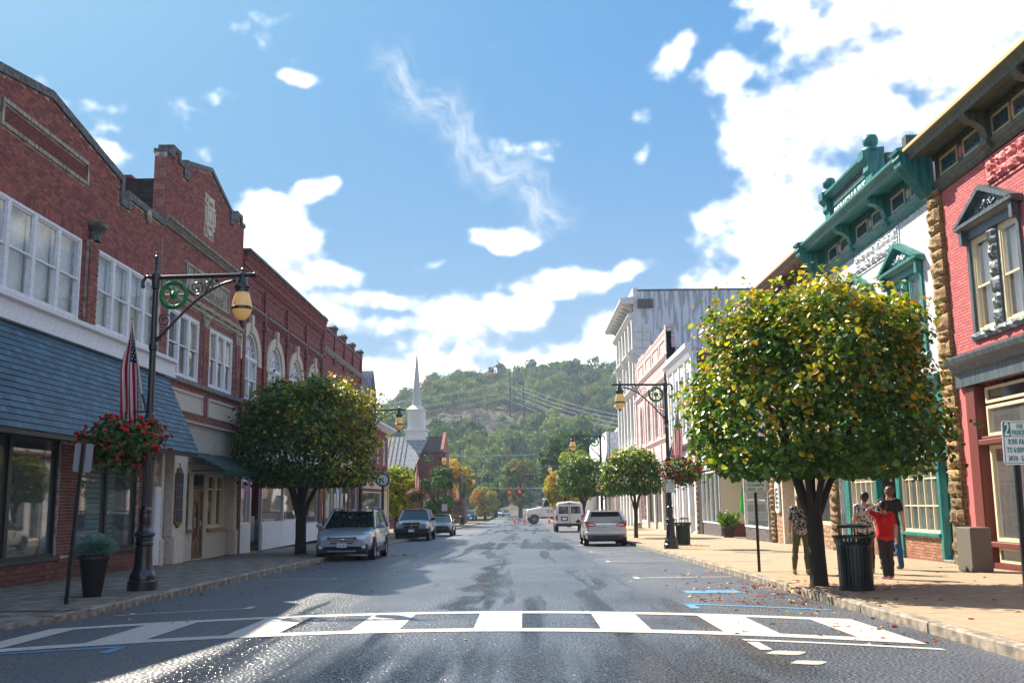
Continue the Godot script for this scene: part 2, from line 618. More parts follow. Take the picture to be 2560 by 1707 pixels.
func palette() -> void:
	tone("mottle", 512, 512, noise(0.012, 6, FastNoiseLite.TYPE_SIMPLEX_SMOOTH, 3), 0.66, 1.0, 0.25, 0.75)
	tone("soft", 512, 512, noise(0.02, 5, FastNoiseLite.TYPE_SIMPLEX_SMOOTH, 4), 0.92, 1.0, 0.25, 0.75)
	tone("grain", 512, 512, noise(0.16, 3, FastNoiseLite.TYPE_SIMPLEX, 5), 0.8, 1.0, 0.2, 0.8)
	var st := bytes_of(noise(0.05, 5, FastNoiseLite.TYPE_SIMPLEX_SMOOTH, 6), 512, 64)
	var sim := Image.create_from_data(512, 64, false, Image.FORMAT_L8, st)
	sim.resize(512, 512, Image.INTERPOLATE_CUBIC)
	st = sim.get_data()
	for i in st.size():
		st[i] = int(255.0 * lerpf(0.62, 1.0, smoothstep(0.3, 0.6, st[i] / 255.0)))
	TX["streak"] = ImageTexture.create_from_image(Image.create_from_data(512, 512, false, Image.FORMAT_L8, st))
	for i in st.size():
		st[i] = int(255.0 * lerpf(0.78, 1.0, clampf((st[i] / 255.0 - 0.62) / 0.38, 0.0, 1.0)))
	TX["worn"] = ImageTexture.create_from_image(Image.create_from_data(512, 512, false, Image.FORMAT_L8, st))
	bumps("rough_n", 512, noise(0.15, 4, FastNoiseLite.TYPE_SIMPLEX, 7), 3.0)
	bumps("wavy_n", 512, noise(0.012, 3, FastNoiseLite.TYPE_SIMPLEX_SMOOTH, 8), 5.0)
	bumps("bark_n", 256, noise(0.09, 4, FastNoiseLite.TYPE_SIMPLEX, 9), 6.0)
	brick_texture("brick", 0.92, 0.4, 16, 6, 384, 384)
	mat("brick_piece", L(1, 1, 1), 0.9, {"vc": true, "tex": "grain", "scale": 2.0, "nrm": "rough_n", "ns": 0.6})
	mat("mortar", L(0.56, 0.49, 0.45), 0.95, {"tex": "mottle", "scale": 0.5})
	mat("far_brick", L(0.33, 0.095, 0.085), 0.9, {"tex": "brick", "nrm": "brick_n", "scale": 0.8})
	mat("far_brick_pale", L(0.92, 0.72, 0.66), 0.9, {"tex": "brick", "nrm": "brick_n", "scale": 0.8})
	mat("dark_brick", L(0.05, 0.035, 0.035), 0.9, {"tex": "brick", "nrm": "brick_n", "scale": 0.8})
	mat("stone", L(0.42, 0.37, 0.29), 0.85, {"tex": "streak", "scale": 0.5, "nrm": "rough_n", "ns": 0.4})
	mat("grey_stone", L(0.30, 0.28, 0.25), 0.9, {"tex": "mottle", "scale": 0.8, "nrm": "rough_n", "ns": 0.6})
	mat("coping", L(0.16, 0.16, 0.16), 0.8, {"tex": "mottle", "scale": 0.8})
	mat("cream", L(0.56, 0.50, 0.41), 0.8, {"tex": "soft", "scale": 0.7})
	mat("stucco", L(0.62, 0.56, 0.47), 0.85, {"tex": "soft", "scale": 0.5})
	mat("grey_band", L(0.42, 0.42, 0.37), 0.7, {"tex": "soft", "scale": 0.4})
	mat("white", L(0.74, 0.75, 0.78), 0.55, {"tex": "soft", "scale": 0.9})
	mat("white_wall", L(0.80, 0.81, 0.84), 0.85, {"tex": "worn", "scale": 0.3, "nrm": "rough_n", "ns": 0.3})
	mat("teal", L(0.02, 0.20, 0.185), 0.45, {"tex": "worn", "scale": 0.3})
	mat("teal_light", L(0.12, 0.36, 0.32), 0.5)
	mat("slate_paint", L(0.075, 0.105, 0.125), 0.45, {"tex": "worn", "scale": 0.3})
	mat("forest_paint", L(0.07, 0.085, 0.055), 0.5, {"tex": "worn", "scale": 0.3})
	mat("gold_paint", L(0.50, 0.38, 0.17), 0.5)
	mat("cream_paint", L(0.66, 0.58, 0.40), 0.5)
	mat("oxide", L(0.15, 0.028, 0.02), 0.5, {"tex": "soft", "scale": 0.8})
	mat("coral", L(0.60, 0.13, 0.085), 0.5)
	mat("brown_paint", L(0.25, 0.17, 0.11), 0.6, {"tex": "streak", "scale": 0.6})
	mat("tan_paint", L(0.48, 0.37, 0.24), 0.6, {"tex": "soft", "scale": 0.6})
	mat("quoin", L(0.52, 0.35, 0.16), 0.9, {"vc": true, "tex": "mottle", "scale": 1.5, "nrm": "rough_n", "ns": 0.8})
	mat("wood", L(0.24, 0.11, 0.04), 0.45, {"tex": "streak", "scale": Vector3(4, 0.6, 4)})
	mat("black_metal", L(0.010, 0.013, 0.018), 0.28, {"metal": 0.0, "spec": 0.6})
	mat("dark_frame", L(0.012, 0.012, 0.012), 0.4)
	mat("dark_frame_2", L(0.03, 0.03, 0.03), 0.5)
	mat("bright_metal", L(0.6, 0.6, 0.6), 0.3, {"metal": 0.9})
	mat("wheel_green", L(0.005, 0.20, 0.055), 0.4)
	mat("green_bin", L(0.004, 0.020, 0.017), 0.35)
	mat("green_bin_sun", L(0.02, 0.06, 0.02), 0.4)
	mat("glass", L(0.8, 0.9, 0.88), 0.03, {"alpha": 0.06, "spec": 0.9})
	mat("shop_glass", L(0.7, 0.85, 0.83), 0.02, {"alpha": 0.1, "spec": 1.0})
	mat("dark_glass", L(0.012, 0.018, 0.02), 0.04, {"spec": 0.75})
	mat("frieze_glass", L(0.05, 0.10, 0.10), 0.12, {"spec": 0.7, "tex": "mottle", "scale": 2.0})
	mat("blind", L(0.60, 0.62, 0.56), 0.9, {"tex": "soft", "scale": 0.5})
	mat("curtain", L(0.80, 0.80, 0.80), 0.9, {"back": L(0.4, 0.4, 0.4)})
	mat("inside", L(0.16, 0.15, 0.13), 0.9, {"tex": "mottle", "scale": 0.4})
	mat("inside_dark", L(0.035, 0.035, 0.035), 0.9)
	mat("inside_floor", L(0.2, 0.15, 0.1), 0.6)
	mat("inside_teal", L(0.10, 0.22, 0.22), 0.9)
	mat("roof_tar", L(0.06, 0.06, 0.06), 0.9)
	mat("shingle", L(1, 1, 1), 0.55, {"vc": true, "tex": "grain", "scale": 3.0})
	mat("slate", L(0.33, 0.34, 0.36), 0.8, {"tex": "streak", "scale": 0.6})
	mat("navy_roof", L(0.015, 0.02, 0.032), 0.9, {"spec": 0.1, "tex": "grain", "scale": 1.0})
	mat("awning", L(0.008, 0.05, 0.04), 0.6)
	mat("leaf", L(1, 1, 1), 0.33, {"vc": true, "back": L(0.75, 0.85, 0.3), "spec": 0.5})
	mat("petal", L(1, 1, 1), 0.6, {"vc": true, "back": L(0.5, 0.1, 0.1)})
	mat("wood_leaf", L(1, 1, 1), 0.7, {"vc": true, "back": L(0.6, 0.75, 0.25), "spec": 0.3})
	mat("bark", L(0.055, 0.045, 0.035), 0.9, {"nrm": "bark_n", "scale": Vector3(4, 1.2, 4), "tex": "grain"})
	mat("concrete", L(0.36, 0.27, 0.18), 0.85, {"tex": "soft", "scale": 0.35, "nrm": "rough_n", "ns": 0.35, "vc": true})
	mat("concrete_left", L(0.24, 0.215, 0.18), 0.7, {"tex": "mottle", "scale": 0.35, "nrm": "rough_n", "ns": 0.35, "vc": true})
	mat("kerb", L(0.36, 0.31, 0.25), 0.85, {"tex": "mottle", "scale": 0.6, "nrm": "rough_n", "ns": 0.4})
	mat("joint", L(0.2, 0.14, 0.09), 0.95)
	mat("paint_white", L(0.46, 0.44, 0.40), 0.65, {"tex": "soft", "scale": 0.9, "nrm": "rough_n", "ns": 0.3})
	mat("old_paint", L(0.42, 0.42, 0.38), 0.6, {"tex": "grain", "scale": 2.0})
	mat("paint_blue", L(0.10, 0.30, 0.52), 0.6, {"tex": "grain", "scale": 0.8})
	mat("soil", L(0.10, 0.085, 0.05), 0.95, {"tex": "mottle", "scale": 0.05})
	mat("grass", L(0.09, 0.13, 0.03), 0.95, {"tex": "mottle", "scale": 0.2})
	mat("granite", L(0.17, 0.16, 0.13), 0.85, {"tex": "grain", "scale": 3.0, "nrm": "rough_n", "ns": 0.8})
	mat("flower_leaf", L(1, 1, 1), 0.6, {"vc": true, "back": L(0.3, 0.5, 0.1)})
	mat("tinted", L(1, 1, 1), 0.7, {"vc": true})
	mat("tinted_shiny", L(1, 1, 1), 0.35, {"vc": true})
	mat("sign_white", L(0.78, 0.80, 0.78), 0.4)
	mat("sign_green", L(0.0, 0.20, 0.13), 0.4)
	mat("sign_back", L(0.42, 0.44, 0.47), 0.35, {"metal": 0.5})
	mat("tyre", L(0.012, 0.012, 0.013), 0.8)
	mat("rubber_trim", L(0.02, 0.02, 0.022), 0.6)
	mat("chrome", L(0.75, 0.76, 0.78), 0.12, {"metal": 1.0})
	mat("alloy", L(0.35, 0.36, 0.38), 0.3, {"metal": 0.9})
	mat("lens", L(0.75, 0.78, 0.8), 0.08, {"spec": 0.8})
	mat("red_lens", L(0.45, 0.01, 0.01), 0.1, {"spec": 0.8})
	mat("cabin", L(0.02, 0.02, 0.022), 0.8)
	mat("cone", L(0.85, 0.12, 0.02), 0.6)
	mat("orange_steel", L(0.75, 0.22, 0.02), 0.45)
	mat("globe", L(0.95, 0.84, 0.52), 0.25, {"back": L(1.0, 0.85, 0.5), "tex": "soft", "scale": 3.0})
	asphalt()


func asphalt() -> void:  # one texture set for a stretch of 16 m by 40 m: colour, wetness and grain
	var W := 512
	var H := 1024
	var big := bytes_of(noise(0.012, 5, FastNoiseLite.TYPE_SIMPLEX_SMOOTH, 21), W, H)
	var lanes := Image.create_from_data(W, 64, false, Image.FORMAT_L8, bytes_of(noise(0.03, 4, FastNoiseLite.TYPE_SIMPLEX_SMOOTH, 22), W, 64))
	lanes.resize(W, H, Image.INTERPOLATE_CUBIC)
	var ln := lanes.get_data()
	var fine := bytes_of(noise(0.3, 2, FastNoiseLite.TYPE_SIMPLEX, 23), W, H)
	var al := PackedByteArray()
	var ro := PackedByteArray()
	al.resize(W * H * 3)
	ro.resize(W * H)
	for j in H:
		var d := 2.0 + 40.0 * (1.0 - (j + 0.5) / H)
		for i in W:
			var x := -11.0 + 16.0 * (i + 0.5) / W
			var k := j * W + i
			var n := big[k] / 255.0 - 0.5
			var l := ln[k] / 255.0 - 0.5
			var lane := smoothstep(-4.2, -2.6, x + l) * (1.0 - smoothstep(1.6, 3.0, x + 0.6 * n))
			var pool := smoothstep(0.34, -0.06, absf(x + 0.95 - 0.1 * (d - 16.0) / 10.0 + 0.8 * n + 0.5 * l) - 0.26 + 0.018 * absf(d - 19.0)) * smoothstep(-0.2, 0.1, n * 0.6 + l * 0.6 + 0.06) * smoothstep(14.0, 16.4, d)
			pool = maxf(pool, 0.8 * smoothstep(0.10, 0.30, l * 1.1 + n * 0.25) * lane * smoothstep(0.12, 0.3, fposmod(d * 0.031 + l, 1.0)))
			pool = maxf(pool, smoothstep(13.0, 9.5, d) * lane * smoothstep(-0.2, 0.2, l + 0.4 * n))
			var crack := 0.0
			for cx in [-3.7, 1.95, -0.75]:
				crack = maxf(crack, smoothstep(0.05, 0.015, absf(x - cx - 0.5 * n - 0.12 * (fine[k] / 255.0 - 0.5))))
			crack = maxf(crack, smoothstep(0.05, 0.02, absf(fposmod(d + 1.6 * n + 0.03 * x, 9.7) - 4.0)) * smoothstep(-0.1, 0.1, n + 0.1))
			crack *= 0.42
			ro[k] = int(255.0 * clampf(lerpf(lerpf(0.52, 0.33, lane), 0.09, clampf(pool, 0.0, 1.0)) + 0.08 * n, 0.07, 0.95))
			var tone_ := 0.82 + 0.28 * n + 0.26 * (fine[k] / 255.0 - 0.5)
			var rust := smoothstep(0.75, 0.2, Vector2((x - 2.35 + 0.5 * n) / 0.35, (d - 13.0) / 7.0).length()) * 0.5
			al[k * 3] = int(255.0 * clampf(tone_ * (1.0 - 0.3 * pool - crack + 0.55 * rust), 0.0, 1.0))
			al[k * 3 + 1] = int(255.0 * clampf(tone_ * (1.0 - 0.3 * pool - crack + 0.12 * rust), 0.0, 1.0))
			al[k * 3 + 2] = int(255.0 * clampf(tone_ * (1.0 - 0.3 * pool - crack - 0.1 * rust), 0.0, 1.0))
	TX["road_a"] = ImageTexture.create_from_image(Image.create_from_data(W, H, false, Image.FORMAT_RGB8, al))
	TX["road_r"] = ImageTexture.create_from_image(Image.create_from_data(W, H, false, Image.FORMAT_L8, ro))
	var nz := noise(0.30, 2, FastNoiseLite.TYPE_SIMPLEX, 24)
	var im := nz.get_seamless_image(1024, 2048)
	im.convert(Image.FORMAT_RGBA8)
	im.bump_map_to_normal_map(2.2)
	TX["road_n"] = ImageTexture.create_from_image(im)
	mat("asphalt", L(0.058, 0.075, 0.106), 1.0, {"tex": "road_a", "rtex": "road_r", "nrm": "road_n", "ns": 0.6, "uv": true, "spec": 0.7})


func sheet(s: Sh, x0: float, x1: float, d0: float, d1: float, up: float, steps := 1, bend := 0.0) -> void:
	for i in steps:
		var a := lerpf(x0, x1, float(i) / steps)
		var b := lerpf(x0, x1, float(i + 1) / steps)
		var fa := bend * (a + 0.9) * (a + 0.9)
		var fb := bend * (b + 0.9) * (b + 0.9)
		s.quad(on(a, d0 - fa, up), on(b, d0 - fb, up), on(b, d1 - fb, up), on(a, d1 - fa, up))


func setting() -> void:
	# the ground far and wide, under everything
	var g := sh()
	var xs := [-1500.0, -300.0, -60.0, 60.0, 300.0, 1500.0]
	var ds := [-300.0, 0.0, 170.0, 330.0, 900.0, 2500.0]
	for i in 5:
		for j in 5:
			g.quad(on(xs[i], ds[j], -0.35), on(xs[i + 1], ds[j], -0.35), on(xs[i + 1], ds[j + 1], -0.35), on(xs[i], ds[j + 1], -0.35))
	struct("ground", g, M.soil)
	# the carriageway
	var r := sh()
	var cuts := [-12.0, 2.0, 12.0, 22.0, 32.0, 42.0, 62.0, 82.0, 102.0, 122.0, 142.0, 170.0, 200.0, 240.0, 290.0]
	for j in cuts.size() - 1:
		for seg in [[-11.0, -6.5], [-6.5, 4.75]]:
			if seg[0] < -10 and (cuts[j] > 12 ):
				continue
			var x0: float = seg[0]
			var x1: float = seg[1]
			var u := func(x: float, d: float) -> Vector2: return Vector2((x + 11.0) / 16.0, 1.0 - (d - 2.0) / 40.0)
			r.uvquad(on(x0, cuts[j]), on(x1, cuts[j]), on(x1, cuts[j + 1]), on(x0, cuts[j + 1]), [u.call(x0, cuts[j]), u.call(x1, cuts[j]), u.call(x1, cuts[j + 1]), u.call(x0, cuts[j + 1])])
	struct("road", r, M.asphalt)
	# crosswalk: two long lines and the broad bars between them
	var p := sh()
	sheet(p, -6.35, 4.35, 12.85, 13.2, 0.006, 24, 0.06)
	sheet(p, -6.35, 4.35, 15.12, 15.45, 0.006, 24, 0.06)
	for x in [-4.9, -3.42, -1.93, -0.36, 1.26, 2.72]:
		sheet(p, x - 0.31, x + 0.31, 13.2, 15.12, 0.006, 3, 0.06)
	sheet(p, -6.35, -6.0, 13.2, 15.12, 0.006, 2, 0.06)
	sheet(p, 3.81, 4.35, 13.2, 15.12, 0.006, 2, 0.06)
	struct("crosswalk_marking", p, M.paint_white)
	# parking bays
	for d in [22.76, 30.4, 37.9, 45.6]:
		var q := sh()
		sheet(q, 2.42, 4.6, d - 0.06, d + 0.06, 0.006)
		sheet(q, 2.42, 2.54, d - 0.35, d + 0.35, 0.007)
		struct("parking_bay_marking", q, M.paint_white)
	var q1 := sh()
	sheet(q1, 2.47, 4.35, 12.36, 12.5, 0.006, 6, 0.06)
	sheet(q1, 2.47, 2.60, 10.9, 11.55, 0.006)
	struct("parking_bay_marking", q1, M.paint_white)
	var q2 := sh()
	sheet(q2, 2.50, 4.45, 17.0, 17.15, 0.006, 6, 0.07)
	sheet(q2, 2.50, 2.65, 15.5, 16.1, 0.007)
	sheet(q2, 2.9, 3.9, 18.35, 19.0, 0.006)
	struct("blue_bay_marking", q2, M.paint_blue)
	for d in [23.6, 17.1]:
		var q3 := sh()
		var bn := 0.0 if d > 20.0 else 0.06
		var dl: float = d - bn * 13.0
		sheet(q3, -6.2, -4.4, d - 0.05, d + 0.05, 0.006, 6, bn)
		sheet(q3, -4.5, -4.38, dl - 0.05, dl + 0.35, 0.007)
		struct("parking_bay_marking", q3, M.paint_white)
	var q4 := sh()
	sheet(q4, -6.3, -4.55, 12.35, 12.47, 0.006, 6, 0.05)
	sheet(q4, -4.67, -4.55, 11.2, 11.75, 0.006)
	struct("blue_bay_marking", q4, M.paint_blue)
	for w in [[2.68, 10.65, 0.2], [2.72, 9.97, 0.17]]:
		var s := sh()
		for k in 20:
			var a := TAU * k / 20
			var b := TAU * (k + 1) / 20
			var ra: float = w[2] * (1.0 + 0.12 * sin(k * 1.3))
			var rb: float = w[2] * (1.0 + 0.12 * sin((k + 1) % 20 * 1.3))
			s.tri(on(w[0], w[1], 0.006), on(w[0] + cos(a) * ra, w[1] + sin(a) * ra * 0.8, 0.006), on(w[0] + cos(b) * rb, w[1] + sin(b) * rb * 0.8, 0.006))
		struct("paint_spot_marking", s, M.old_paint)
	# pavements: slabs with sunken joints on a bed
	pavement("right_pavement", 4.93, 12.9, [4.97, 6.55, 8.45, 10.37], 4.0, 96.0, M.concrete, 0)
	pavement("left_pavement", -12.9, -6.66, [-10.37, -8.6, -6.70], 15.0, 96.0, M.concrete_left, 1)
	# kerbs in lengths
	var right := struct("right_kerb", kerb_piece(4.75, 4.93, 3.0, 5.0), M.kerb)
	var left := struct("left_kerb", kerb_piece(-6.66, -6.5, 150.0, 152.0), M.kerb)
	part(left, "kerbstone", kerb_piece(-6.66, -6.5, 15.2, 16.99), M.kerb)
	var d := 5.0
	while d < 110.0:
		var ln := 2.4 if d < 60 else 10.0
		part(right, "kerbstone", kerb_piece(4.75, 4.93, d, d + ln - 0.012), M.kerb)
		if d > 15.2:
			part(left, "kerbstone", kerb_piece(-6.66, -6.5, d, d + ln - 0.012), M.kerb)
		d += ln
	part(right, "kerbstone", kerb_piece(4.75, 4.93, 110, 290), M.kerb)
	part(left, "kerbstone", kerb_piece(-6.66, -6.5, 110, 149), M.kerb)
	# the left corner: the kerb swings away and drops to a ramp
	var c := sh()
	var pts := [Vector2(-6.5, 15.2), Vector2(-6.62, 14.4), Vector2(-6.95, 13.7), Vector2(-7.6, 13.0), Vector2(-8.6, 12.4), Vector2(-11.0, 11.9)]
	for i in pts.size() - 1:
		var a: Vector2 = pts[i]
		var b: Vector2 = pts[i + 1]
		var ha := lerpf(0.13, 0.02, i / 3.0) if i < 3 else 0.02
		var hb := lerpf(0.13, 0.02, (i + 1) / 3.0) if i + 1 < 3 else 0.02
		c.quad(on(a.x, a.y, 0), on(b.x, b.y, 0), on(b.x, b.y, hb), on(a.x, a.y, ha))
		c.quad(on(a.x, a.y, ha), on(b.x, b.y, hb), on(b.x - 0.12, b.y + 0.12, hb), on(a.x - 0.16, a.y + 0.05, ha))
	struct("corner_kerb", c, M.kerb)
	var f := sh()
	f.col = Color.WHITE
	for i in pts.size() - 1:
		var a: Vector2 = pts[i]
		var b: Vector2 = pts[i + 1]
		var ha := lerpf(0.128, 0.018, i / 3.0) if i < 3 else 0.018
		var hb := lerpf(0.128, 0.018, (i + 1) / 3.0) if i + 1 < 3 else 0.018
		f.quad(on(a.x - 0.14, a.y + 0.05, ha), on(b.x - 0.12, b.y + 0.12, hb), on(-11.0, maxf(b.y + 0.15, lerpf(12.2, 15.2, 0.0)), 0.1), on(-11.0, 15.2, 0.128))
	f.quad(on(-11.0, 15.0, 0.127), on(-6.64, 15.0, 0.127), on(-6.64, 15.3, 0.127), on(-11.0, 15.3, 0.127))
	struct("corner_pavement", f, M.concrete_left)


func kerb_piece(x0: float, x1: float, d0: float, d1: float) -> Sh:
	var s := sh(Transform3D(Basis(Vector3.RIGHT, Vector3.UP, Vector3(0, SLOPE, 1).normalized()), Vector3(0, 0, 0)))
	if d0 > 105.0:
		s = sh()
		for k in 8:
			var a := lerpf(d0, d1, k / 8.0)
			var b := lerpf(d0, d1, (k + 1) / 8.0)
			s.quad(on(x0, a, 0.13), on(x1, a, 0.13), on(x1, b, 0.13), on(x0, b, 0.13))
			var e := x0 if x0 > 0 else x1
			s.quad(on(e, a, 0), on(e, b, 0), on(e, b, 0.13), on(e, a, 0.13))
		return s
	s.cbx(x0, x1, -0.2, 0.13, -d1, -d0, 0.02)
	return s


func pavement(called: String, x0: float, x1: float, lines: Array, d0: float, d1: float, m: Material, sd: int) -> void:
	var bed := sh()
	bed.quad(on(x0, d0, 0.115), on(x1, d0, 0.115), on(x1, 170, 0.115), on(x0, 170, 0.115))
	var o := struct(called, bed, M.joint)
	rng.seed = 100 + sd
	var tilt := Transform3D(Basis(Vector3.RIGHT, Vector3.UP, Vector3(0, SLOPE, 1).normalized()), Vector3.ZERO)
	for i in lines.size() - 1:
		var d := d0 + 0.35 * i
		while d < d1:
			var ln := 2.3 if d < 50 else 6.0
			var s := sh(tilt)
			var q := rng.randf_range(0.94, 1.0)
			s.col = Color(q, q * rng.randf_range(0.97, 1.0), q * rng.randf_range(0.93, 1.0))
			s.cbx(lines[i] + 0.006, lines[i + 1] - 0.006, 0.05, 0.13 + rng.randf_range(-0.003, 0.003), -d - ln + 0.012, -d, 0.006)
			part(o, "slab", s, m)
			d += ln
	var far := sh()
	far.quad(on(minf(lines[0], x0), d1 + 5.5, 0.128), on(maxf(lines[-1], x1), d1 + 5.5, 0.128), on(maxf(lines[-1], x1), 170, 0.128), on(minf(lines[0], x0), 170, 0.128))
	part(o, "slab", far, m)
# ---------- facade helpers: x = metres down the street, y = up, z = out of the wall

func wall_with(s: Sh, d0: float, d1: float, v0: float, v1: float, holes: Array, z0: float, z1: float) -> void:
	var cx := [d0, d1]
	for h in holes:
		for k in 2:
			if h[k] > d0 + 0.001 and h[k] < d1 - 0.001 and not cx.has(h[k]):
				cx.append(h[k])
	cx.sort()
	for i in cx.size() - 1:
		var a: float = cx[i]
		var b: float = cx[i + 1]
		var m := (a + b) / 2
		var spans := []
		for h in holes:
			if h[0] < m and h[1] > m:
				spans.append([h[2], h[3]])
		spans.sort_custom(func(p, q): return p[0] < q[0])
		var at := v0
		for sp in spans:
			if sp[0] > at + 0.002:
				s.bx(a, b, at, sp[0], z0, z1)
			at = maxf(at, sp[1])
		if at < v1 - 0.002:
			s.bx(a, b, at, v1, z0, z1)


func ring(s: Sh, d0: float, d1: float, v0: float, v1: float, w: float, z0: float, z1: float) -> void:
	s.bx(d0, d1, v1 - w, v1, z0, z1)
	s.bx(d0, d1, v0, v0 + w, z0, z1)
	s.bx(d0, d0 + w, v0 + w, v1 - w, z0, z1)
	s.bx(d1 - w, d1, v0 + w, v1 - w, z0, z1)


func bricks(b: Node3D, t: Transform3D, d0: float, d1: float, v0: float, v1: float, holes: Array, z: float, tones: Array, singles: int, top = null, bw := 0.205, bh := 0.073, called := "brick", proud := 0.012) -> void:
	rng.seed = int(d0 * 100 + v0 * 10)
	var list := []
	var row := 0
	var v := v0
	while v + bh < v1 + 0.001:
		var spans := [[d0, d1]]
		for h in holes:
			if h[2] < v + bh - 0.005 and h[3] > v + 0.005:
				var nx := []
				for sp in spans:
					if h[1] <= sp[0] or h[0] >= sp[1]:
						nx.append(sp)
						continue
					if h[0] > sp[0]:
						nx.append([sp[0], h[0]])
					if h[1] < sp[1]:
						nx.append([h[1], sp[1]])
				spans = nx
		for sp in spans:
			var x := floorf(sp[0] / bw) * bw - (bw / 2 if row % 2 else 0.0)
			while x < sp[1]:
				var a := maxf(x, sp[0])
				var e := minf(x + bw - 0.012, sp[1])
				if e - a > 0.03 and (top == null or (v + bh < top.call(a) and v + bh < top.call(e))):
					list.append(Vector4(a, e, v, rng.randf()))
				x += bw
		v += bh
		row += 1
	list.sort_custom(func(p, q): return p.x < q.x)
	var kinds := []
	for tn in tones:
		var s := sh(Transform3D(t.basis, Vector3.ZERO))
		s.col = tn
		s.bx(0, bw - 0.012, 0, bh - 0.012, -0.03, proud, false)
		kinds.append(s.mesh())
	var rest := sh(t)
	var left := singles
	for q in list:
		var k := int(q.w * 997.0) % tones.size()
		if left > 0 and q.y - q.x > bw - 0.0125:
			var o := MeshInstance3D.new()
			o.name = called
			o.mesh = kinds[k]
			o.material_override = M.brick_piece
			o.position = t * Vector3(q.x, q.z, z)
			b.add_child(o, true)
			left -= 1
		else:
			var c: Color = tones[k]
			rest.col = c * lerpf(0.88, 1.1, fposmod(q.w * 31.7, 1.0))
			rest.bx(q.x, q.y, q.z, q.z + bh - 0.012, z - 0.03, z + proud, false)
	var o := part(b, called + "work", rest, M.brick_piece)
	o.set_meta("kind", "stuff")


func sash(b: Node3D, t: Transform3D, d0: float, d1: float, v0: float, v1: float, z: float, m: Material, behind := "", split := 0.5, w := 0.07, glass := "glass") -> MeshInstance3D:
	var s := sh(t)
	var mid := lerpf(v0, v1, split)
	ring(s, d0, d1, v0, v1, w, z - 0.14, z)
	if split > 0.0:
		ring(s, d0 + w, d1 - w, mid - 0.03, v1 - w, 0.045, z - 0.07, z - 0.025)
		ring(s, d0 + w, d1 - w, v0 + w, mid + 0.03, 0.05, z - 0.115, z - 0.072)
	var o := part(b, "window", s, m)
	if split > 0.0:
		var p := sh(t)
		p.quad(Vector3(d0 + w, mid, z - 0.048), Vector3(d1 - w, mid, z - 0.048), Vector3(d1 - w, v1 - w, z - 0.048), Vector3(d0 + w, v1 - w, z - 0.048))
		part(o, "pane", p, M[glass])
		var p2 := sh(t)
		p2.quad(Vector3(d0 + w, v0 + w, z - 0.094), Vector3(d1 - w, v0 + w, z - 0.094), Vector3(d1 - w, mid, z - 0.094), Vector3(d0 + w, mid, z - 0.094))
		part(o, "pane", p2, M[glass])
	else:
		var p := sh(t)
		p.quad(Vector3(d0 + w, v0 + w, z - 0.06), Vector3(d1 - w, v0 + w, z - 0.06), Vector3(d1 - w, v1 - w, z - 0.06), Vector3(d0 + w, v1 - w, z - 0.06))
		part(o, "pane", p, M[glass])
	if behind:
		var c := sh(t)
		if behind == "curtain":
			for k in 8:
				for half in 2:
					var x0 := lerpf(d0 + w, d1 - w, (k / 8.0) * 0.44 + half * 0.56)
					var x1 := lerpf(d0 + w, d1 - w, ((k + 1) / 8.0) * 0.44 + half * 0.56)
					var za := z - 0.22 - 0.03 * (k % 2)
					var zb := z - 0.22 - 0.03 * ((k + 1) % 2)
					c.quad(Vector3(x0, v0 + w, za), Vector3(x1, v0 + w, zb), Vector3(x1, v1 - w, zb), Vector3(x0, v1 - w, za))
		else:
			c.bx(d0 + w * 0.5, d1 - w * 0.5, v0 + w * 0.5, v1 - w * 0.5, z - 0.24, z - 0.22)
		part(o, behind, c, M[behind])
	return o


func room(b: Node3D, t: Transform3D, d0: float, d1: float, v0: float, v1: float, zf: float, depth: float, m: Material, fm: Material) -> void:
	var s := sh(t)
	s.bx(d0 - 0.1, d1 + 0.1, v0, v1, zf - depth - 0.1, zf - depth)
	s.bx(d0 - 0.1, d0, v0, v1, zf - depth, zf)
	s.bx(d1, d1 + 0.1, v0, v1, zf - depth, zf)
	s.bx(d0 - 0.1, d1 + 0.1, v1, v1 + 0.1, zf - depth, zf)
	part(b, "inner_wall", s, m)
	var f := sh(t)
	f.bx(d0 - 0.1, d1 + 0.1, v0 - 0.1, v0, zf - depth, zf)
	part(b, "floor", f, fm)


func shell(b: Node3D, t: Transform3D, d0: float, d1: float, v0: float, v1: float, depth: float, m: Material, thick := 0.25) -> void:
	var s := sh(t)
	s.bx(d0, d0 + thick, v0, v1, -depth, -0.3)
	s.bx(d1 - thick, d1, v0, v1, -depth, -0.3)
	s.bx(d0 + thick, d1 - thick, v0, v1, -depth, -depth + thick)
	part(b, "side_wall", s, m)
	var r := sh(t)
	r.bx(d0 + thick, d1 - thick, v1 - 0.6, v1 - 0.4, -depth + thick, -0.3)
	part(b, "roof", r, M.roof_tar)


func house(called: String, label: String, side: float, d0: float, d1: float) -> Array:
	var m := (d0 + d1) / 2
	var o := on(side * WALL, m, 0.12)
	var b := thing(called, label, "building", o)
	return [b, front(side, o)]


func arch_band(s: Sh, cx: float, cy: float, r0: Vector2, r1: Vector2, z0: float, z1: float, seg := 14, a0 := 0.0, a1 := PI, gap := 0.0) -> void:
	for k in seg:
		var ta := lerpf(a0, a1, (k + gap) / seg)
		var tb := lerpf(a0, a1, (k + 1 - gap) / seg)
		s.prism([Vector2(cx + cos(ta) * r0.x, cy + sin(ta) * r0.y), Vector2(cx + cos(ta) * r1.x, cy + sin(ta) * r1.y), Vector2(cx + cos(tb) * r1.x, cy + sin(tb) * r1.y), Vector2(cx + cos(tb) * r0.x, cy + sin(tb) * r0.y)], z0, z1)


